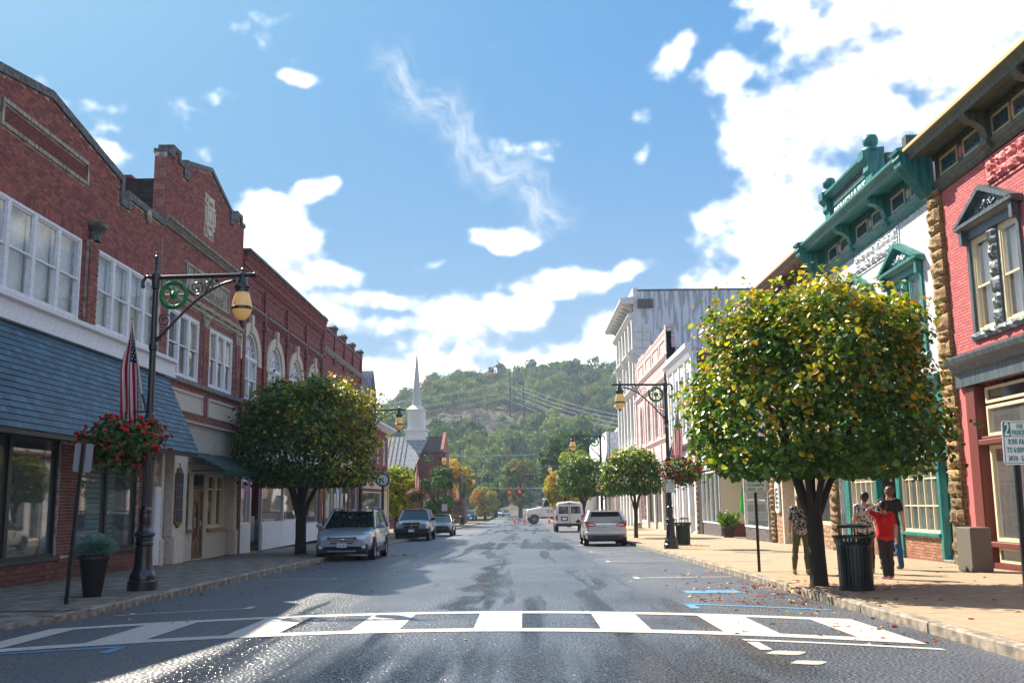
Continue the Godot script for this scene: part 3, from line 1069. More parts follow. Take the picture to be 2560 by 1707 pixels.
func spandrel(s: Sh, cx: float, cy: float, r: Vector2, z0: float, z1: float) -> void:  # fills the corners of a rectangle above an arch
	for side in [-1.0, 1.0]:
		var poly := [Vector2(cx + side * r.x, cy + r.y)]
		for k in 9:
			var a := PI / 2 * k / 8.0
			poly.append(Vector2(cx + side * cos(a) * r.x, cy + sin(a) * r.y))
		s.prism(poly, z0, z1)


func words(parent: Node3D, txt: String, h: float, m: Material, t: Transform3D, depth := 0.01, font := "Droid Sans", width := 0.0, bold := true) -> MeshInstance3D:
	var f := SystemFont.new()
	f.font_names = PackedStringArray([font])
	if bold:
		f.font_weight = 700
	var tm := TextMesh.new()
	tm.font = f
	tm.text = txt
	tm.font_size = 64
	tm.pixel_size = h / 46.0
	tm.depth = depth
	tm.curve_step = 3.0
	var o := MeshInstance3D.new()
	o.name = "lettering"
	o.mesh = tm
	o.material_override = m
	parent.add_child(o, true)
	var k := 1.0
	if width > 0.0:
		k = width / maxf(tm.get_aabb().size.x, 0.001)
	o.transform = t * Transform3D(Basis.from_scale(Vector3(k, 1, 1)), Vector3.ZERO)
	return o


const RED := [Color(0.36, 0.105, 0.086), Color(0.29, 0.085, 0.074), Color(0.43, 0.14, 0.112), Color(0.22, 0.078, 0.072), Color(0.34, 0.118, 0.095)]


func left_side() -> void:
	window_building()
	tower_building()
	arch_building()
	stepped_building()
	clapboard_building()
	plain_block(-1.0, 1.0, 16.99, "shady left")


func plain_block(side: float, d0: float, d1: float, where: String) -> void:  # the neighbour beside the camera, seen in reflections only
	var h := house("corner_building", "dark red brick building nearest the camera on the %s side" % where, side, d0, d1)
	var s := sh(h[1])
	wall_with(s, d0, d1, -0.2, 11.2, [[d0 + 1, d1 - 1, 0.6, 3.0], [d0 + 1.5, d0 + 3, 5, 7], [d1 - 4, d1 - 2.5, 5, 7]], -0.3, 0)
	part(h[0], "wall", s, M.far_brick)
	shell(h[0], h[1], d0, d1, -0.1, 11.2, 12, M.far_brick)
	var g := sh(h[1])
	for q in [[d0 + 1, d1 - 1, 0.6, 3.0], [d0 + 1.5, d0 + 3, 5.0, 7.0], [d1 - 4, d1 - 2.5, 5.0, 7.0]]:
		g.quad(Vector3(q[0], q[2], -0.1), Vector3(q[1], q[2], -0.1), Vector3(q[1], q[3], -0.1), Vector3(q[0], q[3], -0.1))
	part(h[0], "pane", g, M.dark_glass)


func window_building() -> void:
	var h := house("brick_shop_building", "red brick shop with low gable, ribbon of white windows and wide blue shingled awning", -1.0, 17.0, 28.0)
	var b: Node3D = h[0]
	var t: Transform3D = h[1]
	var holes := [[18.3, 22.75, 5.75, 7.68], [23.62, 27.75, 5.75, 7.68], [17.2, 22.36, 0.37, 2.96], [23.28, 27.0, 0.37, 2.60]]
	var top := func(d: float) -> float:
		var e := absf(d - 20.87)
		return 10.42 - 0.155 * e if e < 4.0 else (9.2 if e < 4.45 else 9.5)
	var s := sh(t)
	wall_with(s, 17.0, 28.0, -0.25, 8.4, holes, -0.35, 0)
	s.prism([Vector2(17.0, 8.4), Vector2(28, 8.4), Vector2(28, 9.5), Vector2(25.32, 9.5), Vector2(25.32, 9.2), Vector2(24.87, 9.2), Vector2(24.87, 9.8), Vector2(20.87, 10.42), Vector2(17.0, 9.82)], -0.35, 0)
	part(b, "wall", s, M.mortar)
	shell(b, t, 17.0, 28.0, -0.25, 9.0, 14, M.dark_brick)
	# soldier course over the windows, then the field
	bricks(b, t, 18.2, 27.95, 7.76, 10.4, [[18.8, 22.95, 9.0, 9.66]], 0.0, RED, 200, top)
	bricks(b, t, 22.76, 23.61, 5.75, 7.76, [], 0.0, RED, 60)
	bricks(b, t, 18.2, 27.95, 7.68, 7.76, [], 0.0, RED, 0)
	var so := sh(t)
	rng.seed = 8
	var x := 18.25
	while x < 27.9:
		if x < 22.72 or x > 23.6:
			so.col = RED[rng.randi() % 5]
			so.bx(x, x + 0.066, 7.70, 7.90, -0.02, 0.022, false)
		x += 0.075
	tag(part(b, "soldier_course", so, M.brick_piece), "", "", "", "stuff")
	bricks(b, t, 22.4, 23.26, 0.37, 2.9, [], 0.0, [Color(0.20, 0.075, 0.055), Color(0.16, 0.06, 0.045), Color(0.25, 0.10, 0.07)], 40)
	bricks(b, t, 17.2, 27.0, -0.2, 0.36, [], 0.05, [Color(0.20, 0.075, 0.055), Color(0.16, 0.06, 0.045), Color(0.25, 0.10, 0.07)], 0, null, 0.22, 0.105)
	bricks(b, t, 27.02, 28.0, -0.2, 2.9, [], 0.0, [Color(0.20, 0.075, 0.055), Color(0.16, 0.06, 0.045), Color(0.25, 0.10, 0.07)], 0)
	# stone-framed brick panel in the gable
	var p := sh(t)
	ring(p, 18.85, 22.9, 9.03, 9.62, 0.09, 0.0, 0.05)
	part(b, "stone_panel_frame", p, M.stone)
	bricks(b, t, 18.95, 22.8, 9.13, 9.53, [], 0.004, [Color(0.24, 0.07, 0.05), Color(0.20, 0.06, 0.05)], 0)
	# coping stones along the roofline
	var line := [Vector2(17.0, 9.82), Vector2(20.87, 10.42), Vector2(24.87, 9.8), Vector2(24.87, 9.2), Vector2(25.32, 9.2), Vector2(25.32, 9.5), Vector2(28.0, 9.5)]
	for i in line.size() - 1:
		coping(b, t, line[i], line[i + 1], 0.17)
	var bl := sh(t)
	bl.ball(Vector3(26.75, 9.42, 0.04), Vector3(0.2, 0.22, 0.06), 12, 6)
	part(b, "stone_boss", bl, M.stone)
	# pilaster between the window ribbons
	for d in [18.03, 22.95, 27.9]:
		if d > 20 and d < 27:
			var c := sh(t)
			c.bx(d + 0.08, d + 0.52, 5.75, 7.76, 0.0, 0.12)
			part(b, "pilaster", c, M.mortar)
			bricks(b, t, d + 0.06, d + 0.54, 5.76, 7.76, [], 0.12, RED, 0)
			var k := sh(t)
			k.lathe([Vector2(0.19, 7.76), Vector2(0.17, 7.9), Vector2(0.2, 7.98), Vector2(0.3, 8.1), Vector2(0.33, 8.12), Vector2(0.33, 8.2), Vector2(0, 8.2)], 4, Vector3(d + 0.3, 0, 0.1), false, PI / 4)
			part(b, "capital", k, M.coping)
	for k in 4:
		sash(b, t, 18.3 + 1.1125 * k, 18.3 + 1.1125 * (k + 1), 5.75, 7.68, 0.03, M.white, "blind")
		sash(b, t, 23.62 + 1.0325 * k, 23.62 + 1.0325 * (k + 1), 5.75, 7.68, 0.03, M.white, "blind")
	# white fascia under the windows
	var f := sh(t)
	f.bar([Vector2(0, 5.16), Vector2(0.14, 5.16), Vector2(0.14, 5.24), Vector2(0.10, 5.25), Vector2(0.10, 5.56), Vector2(0.20, 5.60), Vector2(0.20, 5.70), Vector2(0, 5.745)], 17.0, 29.15)
	part(b, "fascia", f, M.white)
	# shop windows
	room(b, t, 17.15, 27.2, 0.2, 3.0, -0.36, 4.0, M.inside, M.inside_floor)
	for q in [[17.2, 20.28, 0.37, 2.96], [20.28, 22.36, 0.37, 2.96], [23.28, 25.1, 0.37, 2.60], [25.1, 27.0, 0.37, 2.60]]:
		sash(b, t, q[0], q[1], q[2], q[3], -0.05, M.dark_frame, "", 0.0, 0.07, "shop_glass")
	var gz := sh(t)
	for k in 16:
		gz.bx(23.4, 25.05, 1.45 + k * 0.07, 1.50 + k * 0.07, -0.62, -0.60)
		gz.bx(25.2, 26.9, 0.5 + k * 0.13, 0.60 + k * 0.13, -0.62, -0.60)
	part(b, "window_blind", gz, M.inside_teal)
	var sl := sh(t)
	sl.cbx(17.1, 22.45, 0.27, 0.37, -0.1, 0.09, 0.02)
	sl.cbx(23.2, 27.08, 0.27, 0.37, -0.1, 0.09, 0.02)
	part(b, "window_sill", sl, M.dark_frame_2)
	var wd := sh(t)
	wd.cbx(28.03, 28.48, -0.2, 1.97, 0.0, 0.1, 0.015)
	wd.bx(28.09, 28.42, 0.9, 1.85, 0.1, 0.112)
	wd.bx(28.09, 28.42, -0.05, 0.8, 0.1, 0.112)
	part(b, "white_panel", wd, M.white)
	# the shingled awning
	var aw := sh(t)
	aw = sh(t)
	aw.bar([Vector2(0.0, 5.14), Vector2(0.0, 2.92), Vector2(0.97, 2.92)], 17.0, 28.7)
	var awn := part(b, "awning", aw, M.dark_frame_2)
	var lip := sh(t)
	lip.bx(17.0, 28.75, 2.80, 2.93, 0.90, 1.0)
	part(awn, "awning_lip", lip, M.dark_frame_2)
	shingles(awn, t, 17.0, 28.78, 5.15, 2.90, 0.02, 1.02)


func coping(b: Node3D, t: Transform3D, p: Vector2, q: Vector2, h: float) -> void:
	var s := sh(t)
	var dir := (q - p).normalized()
	if absf(dir.x) < 0.01:
		var x := p.x
		s.bx(x - 0.09, x + 0.09, minf(p.y, q.y) - 0.02, maxf(p.y, q.y) + h, -0.4, 0.075)
		part(b, "coping_stone", s, M.coping)
		return
	var n := maxi(1, int(p.distance_to(q) / 1.3))
	for i in n:
		var a := p.lerp(q, float(i) / n)
		var e := p.lerp(q, float(i + 1) / n) - dir * 0.012
		s = sh(t)
		s.prism([a + Vector2(0, -0.02), e + Vector2(0, -0.02), e + Vector2(0, h), a + Vector2(0, h)], -0.4, 0.07)
		part(b, "coping_stone", s, M.coping)


func shingles(b: Node3D, t: Transform3D, d0: float, d1: float, v1: float, v0: float, z1: float, z0: float) -> void:
	rng.seed = 44
	var rows := 17
	var rest := sh(t)
	var dn := Vector2(z0 - z1, v0 - v1)
	var ln := dn.length()
	dn /= ln
	var nrm := Vector2(-dn.y, dn.x)
	var tones := [Color(0.035, 0.12, 0.19), Color(0.024, 0.085, 0.14), Color(0.05, 0.15, 0.225), Color(0.03, 0.10, 0.145)]
	var step := ln / rows
	var basis := Basis(Vector3(1, 0, 0), Vector3(0, -dn.y, -dn.x), Vector3(0, nrm.y, nrm.x))
	var kinds := []
	for tn in tones:
		var s := sh(Transform3D(t.basis * basis, Vector3.ZERO))
		s.col = tn
		shingle_shape(s, 0.0, 0.292, step, 0.0)
		kinds.append(s.mesh())
	var left := 300
	for r in rows:
		var p := Vector2(z1, v1) + dn * step * (r + 1)
		var x := d0 + rng.randf() * 0.1 - (0.15 if r % 2 else 0.0)
		while x < d1:
			var a := maxf(x, d0)
			var e := minf(x + 0.292, d1)
			var k := rng.randi() % 4
			if e - a > 0.05:
				if left > 0 and e - a > 0.29 and x > 19.3 and x < 23.5:
					var o := put(b, "shingle", kinds[k], M.shingle)
					o.position = t * Vector3(a, p.y, p.x)
					left -= 1
				else:
					rest.at(t * Transform3D(basis, Vector3(0, p.y, p.x)))
					rest.col = (tones[k] as Color) * rng.randf_range(0.85, 1.2)
					shingle_shape(rest, a, e, step, rng.randf_range(0.0, 0.006))
			x += 0.3
	tag(part(b, "shingle_rows", rest, M.shingle), "", "", "", "stuff")


func shingle_shape(s: Sh, a: float, e: float, step: float, lift: float) -> void:
	var w := 0.024 + lift
	s.quad(Vector3(a, 0, w), Vector3(e, 0, w), Vector3(e, step * 1.25, 0.004), Vector3(a, step * 1.25, 0.004))
	s.quad(Vector3(a, 0, 0), Vector3(e, 0, 0), Vector3(e, 0, w), Vector3(a, 0, w))
	s.tri(Vector3(e, 0, 0), Vector3(e, step * 1.25, 0), Vector3(e, 0, w))
	s.tri(Vector3(a, step * 1.25, 0), Vector3(a, 0, 0), Vector3(a, 0, w))


func tower_building() -> void:
	var h := house("gabled_brick_building", "tall red brick building with stepped gable, cream medallion and carved name panel", -1.0, 28.02, 36.2)
	var b: Node3D = h[0]
	var t: Transform3D = h[1]
	var holes := [[28.68, 31.45, 5.3, 7.25], [32.55, 35.15, 5.3, 7.25], [28.72, 28.94, -0.25, 2.6], [29.64, 36.1, -0.25, 2.75]]
	var line := [Vector2(28.02, 11.75), Vector2(28.45, 11.75), Vector2(28.45, 11.98), Vector2(28.95, 11.98), Vector2(28.95, 11.75), Vector2(29.5, 11.75), Vector2(29.5, 11.45), Vector2(29.73, 11.45), Vector2(29.73, 11.95), Vector2(32.08, 12.52), Vector2(34.43, 11.78), Vector2(34.43, 11.40), Vector2(34.68, 11.40), Vector2(34.68, 11.7), Vector2(35.2, 11.7), Vector2(35.2, 11.93), Vector2(35.7, 11.93), Vector2(35.7, 11.7), Vector2(36.2, 11.7)]
	var s := sh(t)
	wall_with(s, 28.02, 36.2, -0.25, 9.7, holes, -0.35, 0.0)
	s.prism([Vector2(36.2, 9.7), Vector2(28.02, 9.7)] + line, -0.35, 0.0)
	part(b, "wall", s, M.mortar)
	var top := func(d: float) -> float:
		if d < 28.45: return 11.75
		if d < 28.95: return 11.98
		if d < 29.5: return 11.75
		if d < 29.73: return 11.45
		if d < 32.08: return lerpf(11.95, 12.52, (d - 29.73) / 2.35)
		if d < 34.43: return lerpf(12.52, 11.78, (d - 32.08) / 2.35)
		if d < 34.68: return 11.40
		return 11.7
	bricks(b, t, 28.04, 36.18, 9.85, 12.5, [[31.55, 32.65, 10.25, 11.65]], 0.0, RED, 0, top)
	bricks(b, t, 28.04, 36.18, 7.95, 9.6, [[29.9, 34.5, 8.05, 8.93]], 0.0, RED, 150)
	bricks(b, t, 28.04, 36.18, 4.05, 7.62, [[28.6, 31.5, 5.15, 7.3], [32.5, 35.2, 5.15, 7.3], [28.9, 32.0, 4.3, 4.93], [32.55, 35.75, 4.3, 4.93]], 0.0, RED, 150)
	for i in line.size() - 1:
		coping(b, t, line[i], line[i + 1], 0.13)
	# the return of the parapet and the weathered side wall behind it
	var ret := sh(t)
	ret.bx(28.0, 28.018, 9.0, 11.75, -0.35, 0.0)
	part(b, "parapet_return", ret, M.mortar)
	bricks(b, Transform3D(Basis(), Vector3(-WALL - 0.35, 0, -28.0) - b.position), 0.0, 0.35, 9.0, 11.7, [], 0.0, [Color(0.36, 0.13, 0.10), Color(0.28, 0.10, 0.085), Color(0.42, 0.18, 0.14)], 40)
	shell(b, t, 28.02, 36.2, -0.25, 10.95, 13, M.dark_brick)
	var cp := sh(t)
	cp.bx(27.95, 28.35, 10.95, 11.05, -13, -1.0)
	part(b, "tile_coping", cp, M.far_brick)
	# stone bands
	var bd := sh(t)
	bd.bar([Vector2(0, 9.55), Vector2(0.06, 9.55), Vector2(0.06, 9.62), Vector2(0.16, 9.72), Vector2(0.2, 9.72), Vector2(0.2, 9.82), Vector2(0, 9.9)], 28.0, 36.22)
	part(b, "stone_band", bd, M.grey_stone)
	var b2 := sh(t)
	b2.bar([Vector2(0, 7.6), Vector2(0.05, 7.6), Vector2(0.05, 7.7), Vector2(0.12, 7.74), Vector2(0.12, 7.84), Vector2(0, 7.92)], 28.0, 36.22)
	part(b, "stone_band", b2, M.stone)
	for d in [31.75, 35.4]:
		var c := sh(t)
		c.bx(d, d + 0.5, 5.2, 7.25, 0.0, 0.09)
		part(b, "pilaster", c, M.mortar)
		bricks(b, t, d - 0.02, d + 0.52, 5.2, 7.2, [], 0.09, RED, 0)
		var k := sh(t)
		k.bar([Vector2(0.0, 7.2), Vector2(0.10, 7.2), Vector2(0.11, 7.45), Vector2(0.16, 7.5), Vector2(0.16, 7.6), Vector2(0, 7.6)], d - 0.03, d + 0.53)
		part(b, "capital", k, M.stone)
	# carved name panel
	var pn := sh(t)
	pn.bx(29.95, 34.45, 8.08, 8.9, 0.0, 0.03)
	ring(pn, 29.93, 34.47, 8.06, 8.92, 0.09, 0.03, 0.07)
	var pa := part(b, "name_panel", pn, M.stone)
	words(pa, "UNION", 0.25, M.brown_paint, t * Transform3D(Basis(), Vector3(31.6, 8.66, 0.036)), 0.02, "Droid Serif", 1.9)
	words(pa, "BUILDING", 0.25, M.brown_paint, t * Transform3D(Basis(), Vector3(32.3, 8.31, 0.036)), 0.02, "Droid Serif", 3.1)
	# cream terracotta medallion
	var md := sh(t)
	ring(md, 31.75, 32.45, 10.6, 11.3, 0.12, 0.0, 0.05)
	for q in [[31.95, 32.25, 11.42, 11.62], [31.95, 32.25, 10.28, 10.48], [31.55, 31.65, 10.7, 11.2], [32.55, 32.65, 10.7, 11.2]]:
		md.cbx(q[0], q[1], q[2], q[3], 0.0, 0.05, 0.015)
	for q in [[31.6, 10.55], [31.6, 11.25], [32.42, 10.55], [32.42, 11.25]]:
		md.cbx(q[0], q[0] + 0.18, q[1], q[1] + 0.1, 0.0, 0.055, 0.015)
	for q in [[31.8, 11.3], [31.8, 10.36], [32.3, 11.3], [32.3, 10.36]]:
		md.cbx(q[0], q[0] + 0.1, q[1], q[1] + 0.24, 0.0, 0.05, 0.015)
	md.ball(Vector3(32.1, 10.95, 0.02), Vector3(0.19, 0.24, 0.07), 12, 6)
	part(b, "medallion", md, M.cream)
	# windows in threes
	for q in [[28.68, 31.45], [32.55, 35.15]]:
		var w: float = (q[1] - q[0]) / 3
		for k in 3:
			sash(b, t, q[0] + w * k, q[0] + w * (k + 1), 5.3, 7.25, 0.02, M.white, "", 0.5, 0.08)
	room(b, t, 28.4, 35.8, 5.0, 7.5, -0.36, 3.0, M.inside_dark, M.inside_dark)
	var sl := sh(t)
	sl.bar([Vector2(0, 5.1), Vector2(0.1, 5.1), Vector2(0.13, 5.14), Vector2(0.13, 5.24), Vector2(0, 5.3)], 28.3, 36.2)
	part(b, "stone_sill", sl, M.grey_stone)
	for q in [[28.95, 31.95], [32.6, 35.7]]:
		var c := sh(t)
		c.bx(q[0], q[1], 4.33, 4.88, 0.0, 0.02)
		ring(c, q[0] - 0.04, q[1] + 0.04, 4.29, 4.92, 0.08, 0.02, 0.06)
		part(b, "cream_panel", c, M.cream)
	var gb := sh(t)
	gb.bx(28.05, 36.2, 3.1, 3.95, 0.0, 0.05)
	gb.bar([Vector2(0.0, 3.95), Vector2(0.16, 3.95), Vector2(0.16, 4.02), Vector2(0.0, 4.06)], 28.05, 36.25)
	part(b, "sign_band", gb, M.grey_band)
	# stuccoed ground floor with a recessed shopfront
	var st := sh(t)
	st.bx(28.45, 28.72, -0.22, 0.5, 0.0, 0.14)
	st.bx(28.5, 28.72, 0.5, 2.95, 0.0, 0.08)
	st.cbx(28.95, 29.64, 0.55, 3.08, 0.0, 0.28, 0.015)
	st.cbx(28.95, 29.72, -0.22, 0.545, 0.0, 0.36, 0.015)
	st.bx(29.64, 30.9, -0.22, 3.08, -0.3, 0.003)
	st.bx(35.75, 36.18, 0.55, 2.75, -0.3, 0.06)
	st.bx(35.85, 36.18, -0.3, 0.55, -0.3, 0.12)
	part(b, "stucco_pier", st, M.stucco)
	var rc := sh(t)
	wall_with(rc, 30.9, 35.75, -0.3, 2.75, [[30.95, 31.6, 0.68, 2.45], [31.95, 33.1, -0.25, 2.45], [33.5, 35.3, 0.68, 2.5]], -0.32, -0.14)
	part(b, "shopfront", rc, M.stucco)
	room(b, t, 30.95, 35.7, -0.2, 2.75, -0.36, 3.5, M.inside, M.inside_floor)
	var tt := t
	t = t * Transform3D(Basis(), Vector3(0.2, 0, 0.2))
	var dr := sh(t)
	ring(dr, 31.75, 32.88, -0.22, 1.98, 0.1, -0.5, -0.36)
	dr.bx(31.85, 32.78, -0.2, 0.35, -0.47, -0.41)
	dr.bx(31.85, 32.78, 1.62, 1.88, -0.47, -0.41)
	dr.bx(31.85, 32.07, 0.35, 1.62, -0.47, -0.41)
	dr.bx(32.56, 32.78, 0.35, 1.62, -0.47, -0.41)
	for q in [[31.95, 32.25], [32.38, 32.68]]:
		dr.cbx(q[0], q[1], -0.1, 0.25, -0.41, -0.39, 0.01)
	spandrel(dr, 32.315, 1.0, Vector2(0.245, 0.62), -0.47, -0.42)
	var keep := dr.T
	dr.at(t * Transform3D(Basis(Vector3(1, 0, 0), Vector3(0, -1, 0), Vector3(0, 0, 1)), Vector3(0, 1.98, 0)))
	spandrel(dr, 32.315, 0.98, Vector2(0.245, 0.62), -0.47, -0.42)
	dr.at(keep)
	arch_band(dr, 32.315, 1.0, Vector2(0.22, 0.58), Vector2(0.27, 0.65), -0.42, -0.395, 24, 0, TAU)
	var door := part(b, "door", dr, M.wood)
	var dg := sh(t)
	dg.quad(Vector3(32.05, 0.35, -0.44), Vector3(32.58, 0.35, -0.44), Vector3(32.58, 1.65, -0.44), Vector3(32.05, 1.65, -0.44))
	part(door, "pane", dg, M.glass)
	var hn := sh(t)
	hn.cbx(32.66, 32.70, 0.75, 0.95, -0.41, -0.36, 0.01)
	part(door, "handle", hn, M.bright_metal)
	var tr := sh(t)
	ring(tr, 31.75, 32.88, 2.0, 2.45, 0.06, -0.5, -0.38)
	var tw := part(b, "transom_window", tr, M.wood)
	var tg := sh(t)
	tg.quad(Vector3(31.8, 2.05, -0.44), Vector3(32.84, 2.05, -0.44), Vector3(32.84, 2.4, -0.44), Vector3(31.8, 2.4, -0.44))
	part(tw, "pane", tg, M.glass)
	for q in [[30.75, 31.4], [33.3, 34.2], [34.2, 35.1]]:
		sash(b, t, q[0], q[1], 0.68, 2.48, -0.37, M.wood if q[0] < 31 else M.cream_paint, "", 0.72, 0.07)
	var ws := sh(t)
	ws.bx(33.2, 35.2, 0.58, 0.68, -0.35, -0.25)
	ws.bx(30.72, 31.45, 0.58, 0.68, -0.35, -0.25)
	part(b, "window_sill", ws, M.wood)
	t = tt
	var sd := sh(t)
	sd.bx(28.74, 28.93, -0.2, 2.1, -0.3, -0.1)
	part(b, "side_door", sd, M.wood)
	# dark green canvas awning over the shopfront
	var aw := sh(t)
	aw.quad(Vector3(31.0, 3.06, 0.06), Vector3(31.0, 2.52, 1.15), Vector3(36.4, 2.52, 1.15), Vector3(36.4, 3.06, 0.06))
	aw.quad(Vector3(31.0, 2.52, 1.15), Vector3(31.0, 2.36, 1.16), Vector3(36.4, 2.36, 1.16), Vector3(36.4, 2.52, 1.15))
	part(b, "canvas_awning", aw, M.awning)
	var ar := sh(t)
	ar.tube([Vector3(31.0, 2.5, 0.1), Vector3(31.0, 2.5, 1.14)], 0.02, 5)
	ar.tube([Vector3(36.4, 2.5, 0.1), Vector3(36.4, 2.5, 1.14)], 0.02, 5)
	ar.tube([Vector3(31.0, 2.51, 1.13), Vector3(36.4, 2.51, 1.13)], 0.02, 5)
	part(b, "awning_frame", ar, M.dark_frame)
	# a long wooden shop sign hung on the pier, dark blue boards in a carved frame
	var o := t * Vector3.ZERO
	var sg := thing("hanging_sign", "tall dark blue wooden signboard with scalloped ends on the pale stucco pier", "sign", Vector3(-WALL + 0.32, 0.9, -29.3))
	var ts := Transform3D(front(-1.0).basis, Vector3.ZERO)
	var sb := sh(ts)
	sb.prism([Vector2(-0.3, 0.05), Vector2(-0.18, 0), Vector2(0, -0.1), Vector2(0.18, 0), Vector2(0.3, 0.05), Vector2(0.3, 1.45), Vector2(0.2, 1.5), Vector2(0.15, 1.62), Vector2(-0.15, 1.62), Vector2(-0.2, 1.5), Vector2(-0.3, 1.45)], -0.03, 0.02)
	part(sg, "board", sb, M.wood)
	for k in 4:
		var bb := sh(ts)
		bb.cbx(-0.24, 0.24, 0.08 + k * 0.36, 0.40 + k * 0.36, 0.02, 0.035, 0.008)
		part(sg, "name_board", bb, mat("sign_navy", L(0.012, 0.03, 0.06), 0.5) if k == 0 else M.sign_navy)
	var br := sh(ts)
	br.tube([Vector3(0, 1.55, 0.0), Vector3(0, 1.75, 0.0), Vector3(0, 1.78, -0.1)], 0.015, 6)
	part(sg, "bracket", br, M.black_metal)


func arch_building() -> void:
	var h := house("arched_window_building", "long red brick building with white fanlight windows under pale stone arches", -1.0, 36.22, 51.1)
	var b: Node3D = h[0]
	var t: Transform3D = h[1]
	var cs := [37.42, 41.35, 45.2, 49.1]
	var holes := [[36.4, 51.0, -0.35, 3.0]]
	for c in cs:
		holes.append([c - 1.08, c + 1.08, 5.32, 7.95])
	var s := sh(t)
	wall_with(s, 36.22, 51.1, -0.35, 10.75, holes, -0.3, 0.0)
	for c in cs:
		spandrel(s, c, 6.98, Vector2(1.08, 0.97), -0.3, -0.003)
	part(b, "wall", s, M.far_brick)
	shell(b, t, 36.22, 51.1, -0.35, 10.6, 13, M.far_brick)
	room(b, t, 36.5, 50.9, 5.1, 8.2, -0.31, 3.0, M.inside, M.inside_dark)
	for d in [36.24, 39.3, 43.1, 46.95, 50.75]:
		var c := sh(t)
		c.bx(d, d + 0.34, 4.6, 9.9, 0.0, 0.09)
		part(b, "pilaster", c, M.far_brick)
		var k := sh(t)
		k.bx(d - 0.03, d + 0.37, 8.35, 8.5, 0.0, 0.15)
		part(b, "pilaster_cap", k, M.coping)
	for i in 4:
		var d0: float = [36.6, 39.66, 43.46, 47.31][i]
		var d1: float = [39.28, 43.08, 46.93, 50.73][i]
		var c := sh(t)
		for k in 3:
			c.bx(d0, d1, 8.62 + 0.09 * k, 8.68 + 0.09 * k, 0.0, 0.04 + 0.025 * k)
		part(b, "corbel_band", c, M.far_brick)
		var st := sh(t)
		st.bx(d0, d1, 8.88, 8.97, 0.0, 0.13)
		part(b, "stone_ledge", st, M.grey_stone)
		var p := sh(t)
		ring(p, d0 + 0.15, d1 - 0.15, 9.12, 9.85, 0.07, 0.0, 0.035)
		part(b, "recessed_panel", p, M.far_brick)
	var dn := sh(t)
	var x := 36.3
	while x < 51.0:
		dn.bx(x, x + 0.11, 10.05, 10.3, 0.0, 0.07, false)
		x += 0.22
	tag(part(b, "dentil_row", dn, M.far_brick), "", "", "", "stuff")
	var co := sh(t)
	co.bar([Vector2(0, 10.32), Vector2(0.08, 10.32), Vector2(0.08, 10.5), Vector2(0.16, 10.6), Vector2(0.2, 10.72), Vector2(0.24, 10.72), Vector2(0.24, 10.8), Vector2(-0.35, 10.84), Vector2(-0.35, 10.75), Vector2(0, 10.75)], 36.22, 51.2)
	part(b, "cornice", co, M.far_brick)
	var cc := sh(t)
	cc.bx(36.2, 51.25, 10.845, 10.95, -0.4, 0.28)
	part(b, "coping_stone", cc, M.coping)
	for c in cs:
		var a := sh(t)
		arch_band(a, c, 6.98, Vector2(1.1, 0.98), Vector2(1.55, 1.32), 0.0, 0.07, 11, 0, PI, 0.02)
		a.bx(c - 1.55, c - 1.1, 6.75, 6.975, 0, 0.07)
		a.bx(c + 1.1, c + 1.55, 6.75, 6.975, 0, 0.07)
		part(b, "stone_arch", a, M.cream)
		var k := sh(t)
		k.prism([Vector2(c - 0.11, 7.9), Vector2(c + 0.11, 7.9), Vector2(c + 0.17, 8.6), Vector2(c - 0.17, 8.6)], 0.0, 0.13)
		part(b, "keystone", k, M.cream)
		for i in 2:
			sash(b, t, c - 1.08 + 1.08 * i, c + 1.08 * i, 5.32, 6.95, 0.0, M.white)
		var f := sh(t)
		arch_band(f, c, 6.98, Vector2(0.98, 0.87), Vector2(1.08, 0.97), -0.12, 0.0, 14)
		arch_band(f, c, 6.98, Vector2(0.5, 0.44), Vector2(0.54, 0.48), -0.09, -0.04, 12)
		f.bx(c - 1.08, c + 1.08, 6.9, 7.0, -0.12, 0.012)
		for i in 7:
			var an := PI * (i + 1) / 8.0
			f.tube([Vector3(c, 7.0, -0.07), Vector3(c + cos(an) * 1.0, 6.98 + sin(an) * 0.9, -0.07)], 0.016, 4)
		var fan := part(b, "fanlight", f, M.white)
		var g := sh(t)
		var pl := []
		for i in 15:
			pl.append(Vector2(c + cos(PI * i / 14.0) * 1.0, 7.0 + sin(PI * i / 14.0) * 0.9))
		g.prism(pl, -0.075, -0.07)
		part(fan, "pane", g, M.glass)
		var sl := sh(t)
		sl.bx(c - 1.2, c + 1.2, 5.2, 5.32, 0.0, 0.1)
		part(b, "stone_sill", sl, M.grey_stone)
	# shopfront: white panels, bright doors, a flat blue cornice
	var cn := sh(t)
	cn.bar([Vector2(0, 4.2), Vector2(0.1, 4.2), Vector2(0.22, 4.42), Vector2(0.22, 4.52), Vector2(0, 4.56)], 36.3, 51.0)
	cn.bx(36.3, 51.0, 3.05, 4.2, 0.0, 0.05)
	part(b, "shop_cornice", cn, mat("pale_blue", L(0.33, 0.42, 0.48), 0.6))
	room(b, t, 36.5, 50.9, -0.3, 3.0, -0.31, 4.5, M.inside, M.inside_floor)
	for q in [[36.75, 38.3, 0.72], [39.95, 43.6, 0.68], [43.6, 46.4, 0.72], [46.9, 50.9, 0.5]]:
		var w := sh(t)
		w.bx(q[0], q[1], -0.35, q[2], -0.12, 0.0)
		var bh := part(b, "bulkhead", w, M.white)
		if q[0] > 39 and q[0] < 40:
			for k in 12:
				var e := sh(t)
				e.bx(q[0] + 0.1 + k * 0.29, q[0] + 0.34 + k * 0.29, -0.32, 0.66, 0.0, 0.02)
				part(bh, "board", e, M.white)
		sash(b, t, q[0], q[1], q[2], 2.9, -0.03, M.bright_metal, "", 0.0, 0.06, "shop_glass")
